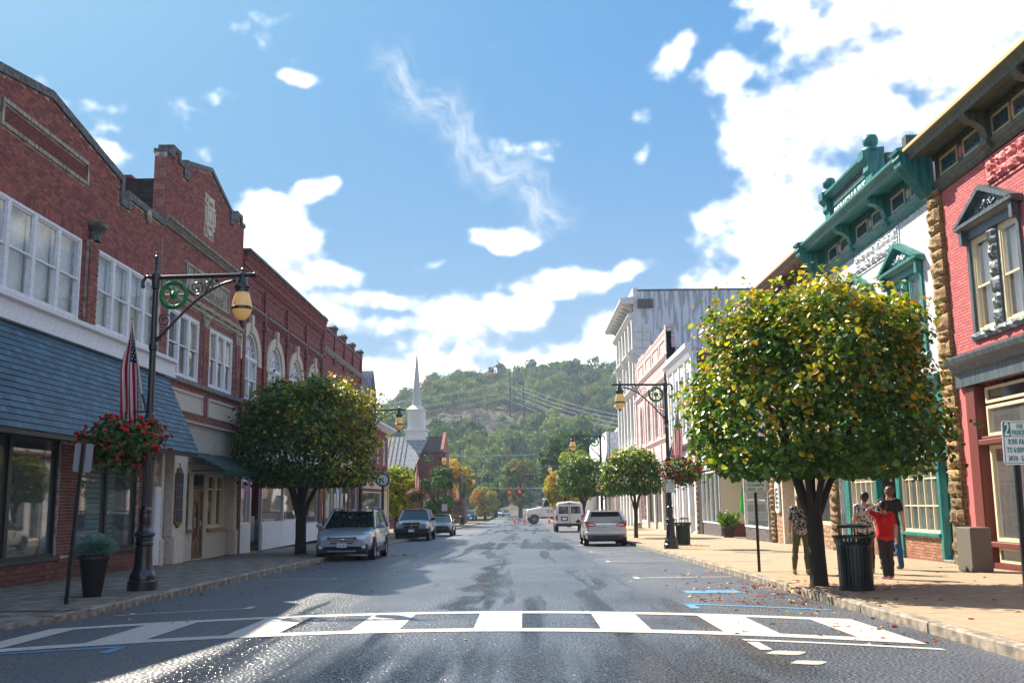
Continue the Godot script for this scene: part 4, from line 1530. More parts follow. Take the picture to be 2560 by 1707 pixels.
	var dd := sh(t)
	ring(dd, 38.4, 39.85, -0.3, 2.4, 0.07, -0.5, -0.42)
	dd.bx(39.05, 39.15, -0.3, 2.35, -0.5, -0.42)
	var d2 := part(b, "door", dd, M.bright_metal)
	var dg := sh(t)
	dg.quad(Vector3(38.45, -0.25, -0.46), Vector3(39.8, -0.25, -0.46), Vector3(39.8, 2.35, -0.46), Vector3(38.45, 2.35, -0.46))
	part(d2, "pane", dg, M.shop_glass)
	var pp := sh(t)
	for d in [36.42, 46.45, 50.95]:
		pp.bx(d, d + 0.36, -0.35, 3.0, -0.25, 0.03)
	part(b, "shop_pier", pp, M.far_brick)
	var ct := sh(t)
	ct.bx(40.2, 43.3, -0.1, 0.95, -1.6, -1.2)
	ct.bx(44.0, 46.0, -0.1, 0.8, -1.4, -1.0)
	part(b, "counter", ct, M.grey_band)
	# neon rings in the window
	var nl := sh(Transform3D(front(-1.0).basis, Vector3.ZERO))
	var ringp := []
	for i in 20:
		ringp.append(Vector3(cos(TAU * i / 20) * 0.13, sin(TAU * i / 20) * 0.17, 0))
	nl.tube(ringp, 0.022, 6, true)
	var ns := thing("neon_sign", "small oval neon sign glowing blue and red behind the shop glass", "sign", Vector3(-WALL - 0.2, 2.15, -37.0))
	part(ns, "blue_neon_ring", nl, mat("neon_blue", L(0.02, 0.05, 0.6), 0.4, {"glow": Color(0.1, 0.2, 1.0), "power": 1.5}))
	var nr := sh(Transform3D(front(-1.0).basis, Vector3.ZERO))
	nr.tube([Vector3(-0.06, 0.05, 0), Vector3(0.0, 0.08, 0), Vector3(0.06, 0.03, 0), Vector3(0.0, -0.03, 0), Vector3(0.05, -0.09, 0), Vector3(-0.05, -0.08, 0)], 0.025, 6)
	part(ns, "red_neon_letter", nr, mat("neon_red", L(0.6, 0.02, 0.02), 0.4, {"glow": Color(1.0, 0.08, 0.05), "power": 2.0}))
	var om := OmniLight3D.new()
	om.name = "neon_light"
	om.light_energy = 0.05
	om.light_color = Color(0.7, 0.3, 0.8)
	om.omni_range = 6
	om.omni_attenuation = 2
	om.light_size = 0.15
	om.shadow_enabled = true
	om.position = Vector3(0.06, 0, 0)
	ns.add_child(om)


func stepped_building() -> void:
	var h := house("stepped_parapet_building", "red brick building with stepped parapet piers and white dripping stains", -1.0, 51.15, 63.3)
	var b: Node3D = h[0]
	var t: Transform3D = h[1]
	var holes := []
	for k in 4:
		holes.append([52.2 + k * 2.9, 54.0 + k * 2.9, 5.3, 7.4])
	holes.append([51.8, 62.8, -0.5, 3.0])
	var s := sh(t)
	wall_with(s, 51.15, 63.3, -0.5, 10.1, holes, -0.3, 0.0)
	part(b, "wall", s, M.far_brick)
	shell(b, t, 51.15, 63.3, -0.5, 9.8, 13, M.far_brick)
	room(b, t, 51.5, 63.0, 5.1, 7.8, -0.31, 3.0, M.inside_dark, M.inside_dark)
	room(b, t, 51.5, 63.0, -0.5, 3.0, -0.31, 4.0, M.inside, M.inside_floor)
	var ld := sh(t)
	ld.bar([Vector2(0, 9.3), Vector2(0.06, 9.3), Vector2(0.14, 9.45), Vector2(0.14, 9.6), Vector2(0, 9.65)], 51.15, 63.3)
	part(b, "stone_ledge", ld, M.grey_stone)
	for k in 5:
		var d := 51.15 + k * 2.96
		var p := sh(t)
		p.bx(d, d + 0.5, 9.0, 10.95, -0.35, 0.1)
		part(b, "parapet_pier", p, M.far_brick)
		var c := sh(t)
		c.lathe([Vector2(0.4, 0), Vector2(0.42, 0.12), Vector2(0.3, 0.22), Vector2(0.0, 0.24)], 4, Vector3(d + 0.25, 10.95, -0.12), false, PI / 4)
		part(b, "pier_cap", c, M.coping)
		if k < 4:
			var w := sh(t)
			w.bx(d + 0.5, d + 2.96, 10.1, 10.55, -0.3, 0.03)
			part(b, "parapet_panel", w, M.far_brick)
			var e := sh(t)
			e.bx(d + 0.5, d + 2.96, 10.55, 10.68, -0.36, 0.09)
			part(b, "coping_stone", e, M.coping)
			for i in 2:
				sash(b, t, 52.2 + k * 2.9 + 0.9 * i, 53.1 + k * 2.9 + 0.9 * i, 5.3, 7.4, -0.02, M.white)
	var sg := sh(t)
	sg.bx(51.3, 63.2, 3.05, 4.1, 0.0, 0.06)
	part(b, "sign_band", sg, M.grey_band)
	for k in 4:
		sash(b, t, 51.8 + 2.75 * k, 54.55 + 2.75 * k, 0.1, 3.0, -0.03, M.bright_metal, "", 0.0, 0.08, "shop_glass")
	var bl := sh(t)
	bl.bx(51.8, 62.8, -0.6, 0.1, -0.2, 0.0)
	part(b, "bulkhead", bl, M.oxide)
	for k in 3:
		var q := sh(t)
		q.bx(52.0 + 3.6 * k, 52.3 + 3.6 * k, -0.5, 3.0, 0.0, 0.08)
		part(b, "shop_pier", q, M.white if k % 2 else M.oxide)


func clapboard_building() -> void:
	var h := house("cream_fronted_building", "brick building with white eaves, slate gable and cream ground floor front", -1.0, 63.35, 76.6)
	var b: Node3D = h[0]
	var t: Transform3D = h[1]
	var holes := [[65, 66.2, 4.2, 6.0], [68, 69.2, 4.2, 6.0], [71, 72.2, 4.2, 6.0], [74, 75.2, 4.2, 6.0], [64, 73.5, -0.6, 2.2]]
	var s := sh(t)
	wall_with(s, 63.35, 76.6, -0.7, 6.6, holes, -0.3, 0)
	part(b, "wall", s, M.far_brick)
	shell(b, t, 63.35, 76.6, -0.7, 6.6, 12, M.far_brick)
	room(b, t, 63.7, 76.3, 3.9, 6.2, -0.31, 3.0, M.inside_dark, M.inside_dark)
	room(b, t, 63.7, 76.3, -0.7, 2.6, -0.31, 3.0, M.inside, M.inside_dark)
	for q in holes:
		sash(b, t, q[0], q[1], q[2], q[3], -0.03, M.white, "", 0.5 if q[2] > 3 else 0.0)
	var ev := sh(t)
	ev.bar([Vector2(-0.3, 6.6), Vector2(0.2, 6.6), Vector2(0.55, 6.85), Vector2(0.62, 6.85), Vector2(0.62, 6.98), Vector2(-0.3, 7.3)], 63.35, 76.9)
	part(b, "eaves", ev, M.white)
	var lo := sh(t)
	lo.bar([Vector2(0, 2.4), Vector2(0.08, 2.4), Vector2(0.12, 2.9), Vector2(0.25, 3.1), Vector2(0.25, 3.2), Vector2(0, 3.3)], 63.35, 76.7)
	for d in [63.4, 73.6, 76.1]:
		lo.bx(d, d + 0.45, -0.7, 2.4, 0, 0.1)
	part(b, "shop_cornice", lo, M.cream)
	for k in 8:
		var q := sh(t)
		q.bx(74.08 + 0.25 * k, 74.31 + 0.25 * k, -0.1, 2.35, 0.0, 0.04)
		part(b, "panel_board", q, M.cream_paint)
	var bs := sh(t)
	bs.bx(73.6, 76.65, -0.9, -0.1, 0.0, 0.16)
	part(b, "stone_base", bs, M.white)
	# slate gable rising behind the parapet next door
	var g := sh(t)
	g.prism([Vector2(63.4, 7.0), Vector2(66.6, 7.0), Vector2(66.6, 8.0), Vector2(65.0, 9.9), Vector2(63.4, 8.0)], -1.2, 0.35)
	part(b, "dormer", g, M.white)
	var r := sh(t)
	r.quad(Vector3(63.1, 7.75, 0.6), Vector3(65.0, 10.05, 0.6), Vector3(65.0, 10.05, -4.0), Vector3(63.1, 7.75, -4.0))
	r.quad(Vector3(65.0, 10.05, 0.6), Vector3(66.9, 7.75, 0.6), Vector3(66.9, 7.75, -4.0), Vector3(65.0, 10.05, -4.0))
	for k in 7:
		var f := k / 7.0
		r.bx(63.1 + 1.9 * f, 63.16 + 1.9 * f, 7.74 + 2.3 * f, 7.80 + 2.3 * f, -3.8, 0.6)
	part(b, "dormer_roof", r, M.slate)
	var rf := sh(t)
	rf.quad(Vector3(63.4, 7.3, -0.3), Vector3(76.8, 7.3, -0.3), Vector3(76.8, 8.4, -6), Vector3(63.4, 8.4, -6))
	part(b, "roof", rf, M.slate)
	var pr := sh(t)
	pr.quad(Vector3(74.5, 3.0, 0.2), Vector3(74.5, 2.75, 1.5), Vector3(76.8, 2.75, 1.5), Vector3(76.8, 3.0, 0.2))
	part(b, "entrance_canopy", pr, M.slate)
# ---------- the sunny side

func right_side() -> void:
	pink_building()
	green_building()
	tan_building()
	grey_store()
	white_building()
	pale_building()
	tall_building()
	low_white_building()
	plain_block(1.0, 2.0, 15.9, "sunny right")


func cornice_box(b: Node3D, t: Transform3D, d0: float, d1: float, m: Material, edge: Material, wins: Array, wm: Material, corbels: Array, ends: Array, disc: Material) -> void:
	# frieze with little windows, soffit, crown moulding, console brackets
	var lo := sh(t)
	lo.bar([Vector2(0, 8.84), Vector2(0.06, 8.84), Vector2(0.10, 8.92), Vector2(0.10, 8.98), Vector2(0.16, 9.02), Vector2(0.16, 9.1), Vector2(0, 9.14)], d0, d1)
	part(b, "frieze_moulding", lo, m)
	var fr := sh(t)
	fr.bx(d0, d1, 9.12, 9.82, -0.02, 0.05)
	part(b, "frieze", fr, m)
	for w in wins:
		var s := sh(t)
		ring(s, w[0], w[1], 9.17, 9.62, 0.055, 0.05, 0.085)
		var o := part(b, "frieze_window", s, wm)
		var g := sh(t)
		g.quad(Vector3(w[0] + 0.05, 9.22, 0.062), Vector3(w[1] - 0.05, 9.22, 0.062), Vector3(w[1] - 0.05, 9.57, 0.062), Vector3(w[0] + 0.05, 9.57, 0.062))
		part(o, "pane", g, M.frieze_glass)
	for k in range(0, wins.size() - 1, 2):
		var s := sh(t * Transform3D(Basis(Vector3.RIGHT, PI / 2), Vector3((wins[k][1] + wins[k + 1][0]) / 2, 9.4, 0.05)))
		s.lathe([Vector2(0.13, 0), Vector2(0.13, 0.02), Vector2(0.07, 0.035), Vector2(0.05, 0.02), Vector2(0, 0.03)], 12)
		part(b, "rosette", s, disc)
	var cr := sh(t)
	cr.bar([Vector2(0, 9.8), Vector2(0.0, 9.7), Vector2(0.08, 9.72), Vector2(0.12, 9.78), Vector2(0.60, 9.78), Vector2(0.60, 9.72), Vector2(0.66, 9.72), Vector2(0.68, 9.82), Vector2(0.76, 9.90), Vector2(0.80, 9.92), Vector2(0.80, 9.98), Vector2(0.0, 10.06)], d0, d1)
	part(b, "crown_cornice", cr, m)
	var ed := sh(t)
	ed.bx(d0, d1, 9.92, 10.0, 0.80, 0.83)
	part(b, "cornice_edge", ed, edge)
	var dn := sh(t)
	var x := d0 + 0.05
	while x < d1 - 0.05:
		dn.bx(x, x + 0.07, 9.64, 9.76, 0.05, 0.15, false)
		x += 0.14
	tag(part(b, "dentil_row", dn, m), "", "", "", "stuff")
	for c in corbels:
		var s := sh(t)
		s.bar([Vector2(0.04, 8.94), Vector2(0.14, 8.90), Vector2(0.20, 9.0), Vector2(0.18, 9.15), Vector2(0.24, 9.35), Vector2(0.40, 9.5), Vector2(0.58, 9.56), Vector2(0.66, 9.66), Vector2(0.64, 9.77), Vector2(0.04, 9.77)], c - 0.13, c + 0.13)
		s.bar([Vector2(0.10, 9.02), Vector2(0.24, 9.0), Vector2(0.26, 9.12), Vector2(0.10, 9.12)], c - 0.17, c + 0.17)
		part(b, "corbel", s, m)
	for c in ends:
		var s := sh(t)
		s.bar([Vector2(0.04, 8.80), Vector2(0.2, 8.84), Vector2(0.74, 9.62), Vector2(0.84, 9.66), Vector2(0.86, 10.06), Vector2(0.04, 10.1)], c - 0.22, c + 0.22)
		for k in 4:
			var u: float = c - 0.18 + 0.11 * k
			s.bar([Vector2(0.1, 8.84), Vector2(0.24, 8.83), Vector2(0.78, 9.62), Vector2(0.70, 9.62)], u, u + 0.06)
		s.bar([Vector2(0.5, 9.98), Vector2(0.92, 9.98), Vector2(0.94, 10.06), Vector2(0.5, 10.16)], c - 0.27, c + 0.27)
		for k in 5:
			s.ball(Vector3(c - 0.18 + 0.09 * k, 9.83, 0.87), Vector3(0.045, 0.06, 0.03), 6, 4)
		part(b, "end_bracket", s, m)


func pediment_window(b: Node3D, t: Transform3D, c: float, hw: float, m: Material, pm: Material, fm: Material, orn: Material) -> void:
	var s := sh(t)
	s.bx(c - hw, c - hw + 0.12, 5.1, 7.25, -0.1, 0.06)
	s.bx(c + hw - 0.12, c + hw, 5.1, 7.25, -0.1, 0.06)
	s.bx(c - hw, c + hw, 7.25, 7.45, -0.1, 0.08)
	part(b, "window_surround", s, m)
	for k in 6:
		var q := sh(t)
		q.rock(c - 0.19, c + 0.19, 5.1 + k * 0.36, 5.44 + k * 0.36, 0.0, 0.13, rng, 4, 4)
		part(b, "mullion_stone", q, m)
	var bx_ := sh(t)
	bx_.bx(c - 0.2, c + 0.2, 5.1, 7.25, -0.1, 0.0)
	part(b, "mullion", bx_, m)
	sash(b, t, c - hw + 0.12, c - 0.2, 5.1, 7.25, 0.0, fm, "curtain", 0.48, 0.08)
	sash(b, t, c + 0.2, c + hw - 0.12, 5.1, 7.25, 0.0, fm, "curtain", 0.48, 0.08)
	var p := sh(t)
	var w := hw + 0.18
	p.bar([Vector2(0, 7.45), Vector2(0.10, 7.45), Vector2(0.20, 7.52), Vector2(0.26, 7.52), Vector2(0.26, 7.6), Vector2(0, 7.6)], c - w, c + w)
	p.prism([Vector2(c - w + 0.1, 7.6), Vector2(c + w - 0.1, 7.6), Vector2(c, 8.14)], 0.0, 0.12)
	for e in [-1.0, 1.0]:
		p.prism([Vector2(c + e * w, 7.6), Vector2(c + e * (w - 0.22), 7.6), Vector2(c, 8.12), Vector2(c, 8.24)], 0.0, 0.27)
		p.bx(c + e * (hw - 0.02) - 0.07, c + e * (hw - 0.02) + 0.07, 7.15, 7.48, 0.06, 0.2)
	part(b, "pediment", p, pm)
	var o := sh(t)
	o.ball(Vector3(c, 7.82, 0.13), Vector3(0.085, 0.10, 0.05), 8, 5)
	for e in [-1.0, 1.0]:
		var pts := []
		for k in 9:
			var f := k / 8.0
			pts.append(Vector3(c + e * (0.12 + 0.36 * f), 7.80 - 0.06 * f + 0.05 * sin(f * 9.0), 0.135))
		o.tube(pts, 0.022, 5)
		for k in 3:
			o.ball(Vector3(c + e * (0.17 + 0.12 * k), 7.80 + 0.045 * (1 if k % 2 else -1), 0.13), Vector3(0.045, 0.03, 0.03), 6, 4)
	part(b, "pediment_ornament", o, orn)
	var sl := sh(t)
	for k in 4:
		var a := c - hw - 0.1 + (hw * 2 + 0.2) * k / 4.0
		sl.rock(a, a + (hw * 2 + 0.2) / 4.0, 4.92, 5.1, 0.0, 0.17, rng, 5, 2)
	part(b, "stone_sill", sl, m)


func stone_pier(called: String, label: String, d0: float, d1: float, v0: float, v1: float, out: float) -> void:
	var o := on(WALL, (d0 + d1) / 2, 0.12)
	var b := thing(called, label, "stone pier", o, 0.0, "stone piers between the shops")
	var t := front(1.0, o)
	rng.seed = int(d0 * 10)
	var c := sh(t)
	c.col = Color(0.8, 0.7, 0.5)
	c.bx(d0, d1, v0, v1, -0.3, out - 0.05)
	part(b, "core", c, M.quoin)
	var v := v0
	var k := 0
	while v < v1 - 0.1:
		var h := minf(0.40 if k % 2 else 0.27, v1 - v)
		var q := sh(t)
		var g := rng.randf_range(0.75, 1.0)
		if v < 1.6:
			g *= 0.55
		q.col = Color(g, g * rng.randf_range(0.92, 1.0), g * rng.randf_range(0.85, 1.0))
		var e := 0.0 if k % 2 else 0.05
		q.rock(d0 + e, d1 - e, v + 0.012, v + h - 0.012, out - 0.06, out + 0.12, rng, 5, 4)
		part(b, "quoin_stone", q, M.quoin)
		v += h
		k += 1


func rough_panel(b: Node3D, t: Transform3D, d0: float, d1: float, v0: float, v1: float, m: Material) -> void:
	var f := sh(t)
	ring(f, d0 - 0.07, d1 + 0.07, v0 - 0.07, v1 + 0.07, 0.05, 0.0, 0.03)
	part(b, "panel_frame", f, m)
	var n := int((d1 - d0) / 0.42)
	for r in 2:
		for k in n:
			var w := (d1 - d0) / n
			var s := sh(t)
			s.rock(d0 + w * k + 0.01, d0 + w * (k + 1) - 0.01, lerpf(v0, v1, r / 2.0) + 0.01, lerpf(v0, v1, (r + 1) / 2.0) - 0.01, 0.0, 0.14, rng, 5, 4)
			part(b, "rough_stone", s, m)


func pink_building() -> void:
	var h := house("pink_brick_building", "pink painted brick building with dark grey pedimented window and black green cornice", 1.0, 16.0, 23.74)
	var b: Node3D = h[0]
	var t: Transform3D = h[1]
	rng.seed = 61
	mat("pink", L(0.66, 0.175, 0.18), 0.75, {"tex": "worn", "scale": 0.3, "nrm": "rough_n", "ns": 0.3})
	mat("pink_joint", L(0.46, 0.125, 0.125), 0.9)
	var holes := [[20.13, 22.55, 5.1, 7.25], [16.6, 19.0, 5.1, 7.25], [16.2, 23.35, -0.2, 4.0]]
	var s := sh(t)
	wall_with(s, 16.0, 23.74, -0.2, 9.9, holes, -0.35, 0.0)
	part(b, "wall", s, M.pink_joint)
	var tones := [Color(0.66, 0.175, 0.18), Color(0.62, 0.16, 0.17), Color(0.70, 0.195, 0.195)]
	bricks(b, t, 16.0, 23.72, 4.62, 8.84, [holes[0], [20.0, 22.7, 4.9, 5.1], [19.98, 22.72, 7.2, 7.6], [18.0, 21.45, 8.1, 8.84]], 0.0, tones, 300, null, 0.21, 0.075, "brick", 0.007)
	shell(b, t, 16.0, 23.74, -0.2, 9.8, 14, M.pink)
	rough_panel(b, t, 18.1, 21.3, 8.2, 8.74, M.pink)
	pediment_window(b, t, 21.34, 1.22, M.slate_paint, M.slate_paint, M.cream_paint, M.slate_paint)
	pediment_window(b, t, 17.8, 1.22, M.slate_paint, M.slate_paint, M.cream_paint, M.slate_paint)
	room(b, t, 16.3, 23.4, 4.8, 7.6, -0.36, 3.0, M.inside, M.inside_dark)
	cornice_box(b, t, 16.0, 23.9, M.forest_paint, M.gold_paint, [[16.1, 17.1], [17.3, 18.2], [19.0, 19.9], [20.0, 20.85], [21.3, 22.25], [22.58, 23.55]], M.gold_paint, [20.95, 18.6], [], M.pink)
	# slate-coloured shop cornice
	var c := sh(t)
	c.bar([Vector2(0, 3.95), Vector2(0.12, 3.95), Vector2(0.12, 4.28), Vector2(0.2, 4.32), Vector2(0.24, 4.42), Vector2(0.34, 4.48), Vector2(0.38, 4.58), Vector2(0.38, 4.63), Vector2(0, 4.74)], 16.0, 23.6)
	part(b, "shop_cornice", c, M.slate_paint)
	# oxide-red posts and the shopfront in gold, coral and dark green
	var p := sh(t)
	p.cbx(22.86, 23.36, -0.25, 3.95, -0.25, 0.03, 0.03)
	p.cbx(16.2, 16.6, -0.25, 3.95, -0.25, 0.03, 0.03)
	part(b, "post", p, M.oxide)
	room(b, t, 16.3, 23.3, -0.15, 3.95, -0.9, 4.0, M.inside, M.inside_floor)
	mat("pale_drape", L(0.42, 0.44, 0.36), 0.9)
	for q in [[20.5, 22.62], [16.7, 18.6]]:
		var f := sh(t)
		ring(f, q[0], q[1], 3.5, 3.86, 0.06, -0.2, -0.1)
		ring(f, q[0], q[1], 2.76, 3.44, 0.07, -0.2, -0.1)
		ring(f, q[0], q[1], 0.44, 2.55, 0.08, -0.2, -0.1)
		ring(f, q[0], q[1], -0.02, 0.3, 0.05, -0.2, -0.12)
		var o := part(b, "shop_window", f, M.cream_paint)
		for v in [[3.5, 3.86, "dark_glass"], [2.76, 3.44, "shop_glass"], [0.44, 2.55, "shop_glass"], [-0.02, 0.3, "dark_glass"]]:
			var g := sh(t)
			g.quad(Vector3(q[0] + 0.05, v[0] + 0.05, -0.15), Vector3(q[1] - 0.05, v[0] + 0.05, -0.15), Vector3(q[1] - 0.05, v[1] - 0.05, -0.15), Vector3(q[0] + 0.05, v[1] - 0.05, -0.15))
			part(o, "pane", g, M[v[2]])
		var r := sh(t)
		r.cbx(q[0] - 0.1, q[1] + 0.1, 2.56, 2.68, -0.2, 0.10, 0.015)
		r.cbx(q[0] - 0.05, q[1] + 0.05, 2.68, 2.75, -0.2, 0.04, 0.015)
		r.cbx(q[0] - 0.1, q[1] + 0.1, 0.31, 0.43, -0.2, 0.02, 0.015)
		part(o, "rail", r, M.coral if q[0] < 20 else M.oxide)
		var k := sh(t)
		k.bx(q[0] - 0.1, q[1] + 0.1, -0.25, -0.03, -0.2, -0.03)
		part(o, "bulkhead", k, M.oxide)
		var cu := sh(t)
		for i in 10:
			var a: float = lerpf(q[0] + 0.2, q[1] - 0.5, i / 10.0)
			cu.quad(Vector3(a, 0.45, -0.6 - 0.03 * (i % 2)), Vector3(a + 0.14, 0.45, -0.6 - 0.03 * ((i + 1) % 2)), Vector3(a + 0.14, 3.4, -0.6 - 0.03 * ((i + 1) % 2)), Vector3(a, 3.4, -0.6 - 0.03 * (i % 2)))
		part(b, "drape", cu, M.pale_drape)
		var bw := sh(t)
		bw.bx(q[1] - 0.35, q[1], 0.3, 3.5, -0.9, -0.7)
		part(b, "brick_jamb", bw, M.far_brick)
	# the recessed entrance, its frame in coral
	var en := sh(t)
	for d in [20.42, 18.68]:
		en.cbx(d - 0.07, d + 0.07, 0.42, 2.6, -0.2, 0.06, 0.015)
	en.cbx(20.3, 20.55, -0.2, 0.42, -0.2, 0.1, 0.02)
	en.cbx(18.6, 20.5, 2.56, 2.68, -0.2, 0.1, 0.015)
	en.cbx(20.3, 21.2, 0.31, 0.44, -0.1, 0.12, 0.015)
	part(b, "entrance_frame", en, M.coral)
	var dr := sh(t)
	ring(dr, 19.0, 20.1, -0.15, 2.4, 0.16, -1.0, -0.92)
	var door := part(b, "door", dr, M.oxide)
	var dg := sh(t)
	dg.quad(Vector3(19.1, 0.0, -0.96), Vector3(20.0, 0.0, -0.96), Vector3(20.0, 2.3, -0.96), Vector3(19.1, 2.3, -0.96))
	part(door, "pane", dg, M.shop_glass)
	# a spindle-back chair stands in the window
	var cpos := on(WALL + 1.3, 21.5, 0.12)
	var ch := thing("spindle_chair", "black bow-back chair standing inside the red shop window", "chair", cpos, 0.9)
	var se := sh()
	se.lathe([Vector2(0.0, 0.43), Vector2(0.2, 0.43), Vector2(0.22, 0.45), Vector2(0.2, 0.47), Vector2(0, 0.47)], 12)
	part(ch, "seat", se, M.dark_frame)
	for q in [[-1, -1], [1, -1], [1, 1], [-1, 1]]:
		var l := sh()
		l.tube([Vector3(q[0] * 0.14, 0.44, q[1] * 0.14), Vector3(q[0] * 0.2, 0.0, q[1] * 0.2)], [0.018, 0.012], 6)
		part(ch, "leg", l, M.dark_frame)
	var bo := sh()
	var arc := []
	for i in 13:
		var a := PI * i / 12.0
		arc.append(Vector3(cos(a) * 0.2, 0.46 + sin(a) * 0.52, -0.17 - sin(a) * 0.06))
	bo.tube(arc, 0.013, 6)
	part(ch, "back_bow", bo, M.dark_frame)
	for i in 5:
		var sp := sh()
		var x := -0.12 + 0.06 * i
		sp.tube([Vector3(x * 0.8, 0.46, -0.16), Vector3(x * 1.1, 0.46 + 0.52 * sqrt(1 - pow(x / 0.2, 2)), -0.22)], 0.007, 5)
		part(ch, "spindle", sp, M.dark_frame)


func green_building() -> void:
	stone_pier("stone_pier", "tan rock-faced stone pier between pink building and white green-trimmed building", 23.76, 24.44, -0.2, 8.95, 0.1)
	stone_pier("stone_pier", "rock-faced stone pier at the far edge of the white green-trimmed building", 33.3, 33.9, -0.35, 9.0, 0.1)
	var h := house("green_trimmed_building", "white painted building with teal cornice, crest lettering and pedimented windows", 1.0, 24.46, 33.28)
	var b: Node3D = h[0]
	var t: Transform3D = h[1]
	rng.seed = 62
	var holes := [[25.23, 27.67, 5.1, 7.25], [29.0, 31.44, 5.1, 7.25], [24.5, 33.2, -0.3, 4.15]]
	var s := sh(t)
	wall_with(s, 24.46, 33.28, -0.3, 9.9, holes, -0.35, 0.0)
	part(b, "wall", s, M.white_wall)
	var tones := [Color(0.78, 0.79, 0.82), Color(0.76, 0.77, 0.80), Color(0.80, 0.81, 0.83)]
	bricks(b, t, 24.48, 33.26, 4.5, 8.84, [holes[0], holes[1], [25.1, 27.8, 4.9, 5.1], [25.0, 27.9, 7.2, 7.6], [28.85, 31.6, 4.9, 5.1], [28.85, 31.6, 7.2, 7.6], [26.55, 30.2, 8.1, 8.84]], 0.0, tones, 60, null, 0.21, 0.075, "brick", 0.004)
	shell(b, t, 24.46, 33.28, -0.3, 9.8, 14, M.white_wall)
	rough_panel(b, t, 26.65, 30.1, 8.2, 8.74, M.white_wall)
	pediment_window(b, t, 26.45, 1.22, M.teal, M.teal, M.teal_light, M.white)
	pediment_window(b, t, 30.22, 1.22, M.teal, M.teal, M.teal_light, M.white)
	room(b, t, 24.8, 33.0, 4.8, 7.6, -0.36, 3.0, M.inside, M.inside_dark)
	cornice_box(b, t, 24.4, 33.4, M.teal, M.teal, [[24.68, 25.46], [25.86, 26.83], [27.5, 28.37], [28.78, 29.78], [30.42, 31.33], [31.66, 32.62]], M.cream, [27.15, 30.1], [24.25, 33.5], M.cream)
	# the crest over the middle
	var c := sh(t)
	c.bx(27.4, 31.4, 10.0, 11.0, 0.0, 0.32)
	c.bar([Vector2(0.1, 10.0), Vector2(0.42, 10.0), Vector2(0.42, 10.1), Vector2(0.1, 10.14)], 27.2, 31.6)
	c.bar([Vector2(0.0, 10.62), Vector2(0.36, 10.62), Vector2(0.36, 10.68), Vector2(0.0, 10.68)], 27.7, 31.1)
	c.bar([Vector2(0.0, 10.92), Vector2(0.36, 10.92), Vector2(0.44, 11.0), Vector2(0.56, 11.06), Vector2(0.56, 11.14), Vector2(0.0, 11.2)], 27.55, 31.25)
	for d in [27.45, 31.35]:
		c.bx(d - 0.25, d + 0.25, 10.0, 10.55, 0.0, 0.42)
		c.bar([Vector2(0.0, 10.5), Vector2(0.42, 10.5), Vector2(0.5, 10.62), Vector2(0.48, 10.8), Vector2(0.62, 10.95), Vector2(0.62, 11.2), Vector2(0.0, 11.3)], d - 0.21, d + 0.21)
		c.lathe([Vector2(0.26, 11.2), Vector2(0.26, 11.28), Vector2(0.16, 11.32), Vector2(0.15, 11.36), Vector2(0.2, 11.42), Vector2(0.22, 11.55), Vector2(0.18, 11.68), Vector2(0.0, 11.74)], 12, Vector3(d, 0, 0.3), true)
	var cr := part(b, "crest", c, M.teal)
	var fl := sh(t)
	for k in 28:
		fl.bx(27.85 + 0.108 * k, 27.91 + 0.108 * k, 10.7, 10.9, 0.32, 0.355, false)
	tag(part(cr, "fluting", fl, M.coping), "", "", "", "stuff")
	# the letters run from the far end to the near end, as read from the street
	var face := Transform3D(Basis(Vector3(0, 0, 1), Vector3.UP, Vector3(-1, 0, 0)), Vector3(WALL - 0.34, 10.36, -29.4) - b.position)
	words(cr, "RINEHART", 0.34, M.sign_white, face, 0.04, "Droid Sans", 2.9)
	var bk := sh(t)
	bk.bx(26.9, 27.2, 9.9, 11.5, -0.9, -0.5)
	bk.bx(27.2, 31.6, 10.0, 11.1, -0.3, -0.02)
	bk.tube([Vector3(27.2, 10.9, -0.3), Vector3(25.6, 9.9, -0.9)], 0.03, 5)
	part(b, "crest_backing", bk, M.forest_paint)
	# teal shop cornice and shopfront
	var sc := sh(t)
	sc.bar([Vector2(0, 3.3), Vector2(0.06, 3.3), Vector2(0.06, 4.1), Vector2(0.14, 4.15), Vector2(0.22, 4.3), Vector2(0.26, 4.32), Vector2(0.26, 4.42), Vector2(0, 4.5)], 24.46, 33.28)
	part(b, "shop_cornice", sc, M.teal)
	for d in [[24.5, 24.6], [25.12, 25.32], [27.83, 28.12], [29.62, 29.85], [32.15, 32.6]]:
		var p := sh(t)
		p.cbx(d[0], d[1], -0.3, 3.3, -0.15, 0.05, 0.02)
		part(b, "post", p, M.teal)
	room(b, t, 25.2, 33.0, -0.25, 3.3, -1.2, 3.5, M.inside, M.inside_floor)
	for q in [[25.32, 27.83], [29.85, 32.15]]:
		var f := sh(t)
		ring(f, q[0], q[1], 0.52, 3.25, 0.07, -0.12, -0.02)
		for k in 4:
			f.bx(lerpf(q[0], q[1], (k + 1) / 5.0) - 0.018, lerpf(q[0], q[1], (k + 1) / 5.0) + 0.018, 0.55, 3.2, -0.1, -0.03)
		for v in [1.2, 1.9, 2.6]:
			f.bx(q[0], q[1], v - 0.018, v + 0.018, -0.095, -0.032)
		var o := part(b, "shop_window", f, M.cream_paint)
		for r in 4:
			for k in 5:
				var g := sh(t)
				var a: float = lerpf(q[0] + 0.06, q[1] - 0.06, k / 5.0)
				var e: float = lerpf(q[0] + 0.06, q[1] - 0.06, (k + 1) / 5.0)
				var v0: float = [0.55, 1.2, 1.9, 2.6][r]
				var v1: float = [1.2, 1.9, 2.6, 3.22][r]
				g.quad(Vector3(a, v0, -0.07), Vector3(e, v0, -0.07), Vector3(e, v1, -0.07), Vector3(a, v1, -0.07))
				part(o, "pane", g, M.shop_glass)
		var sl := sh(t)
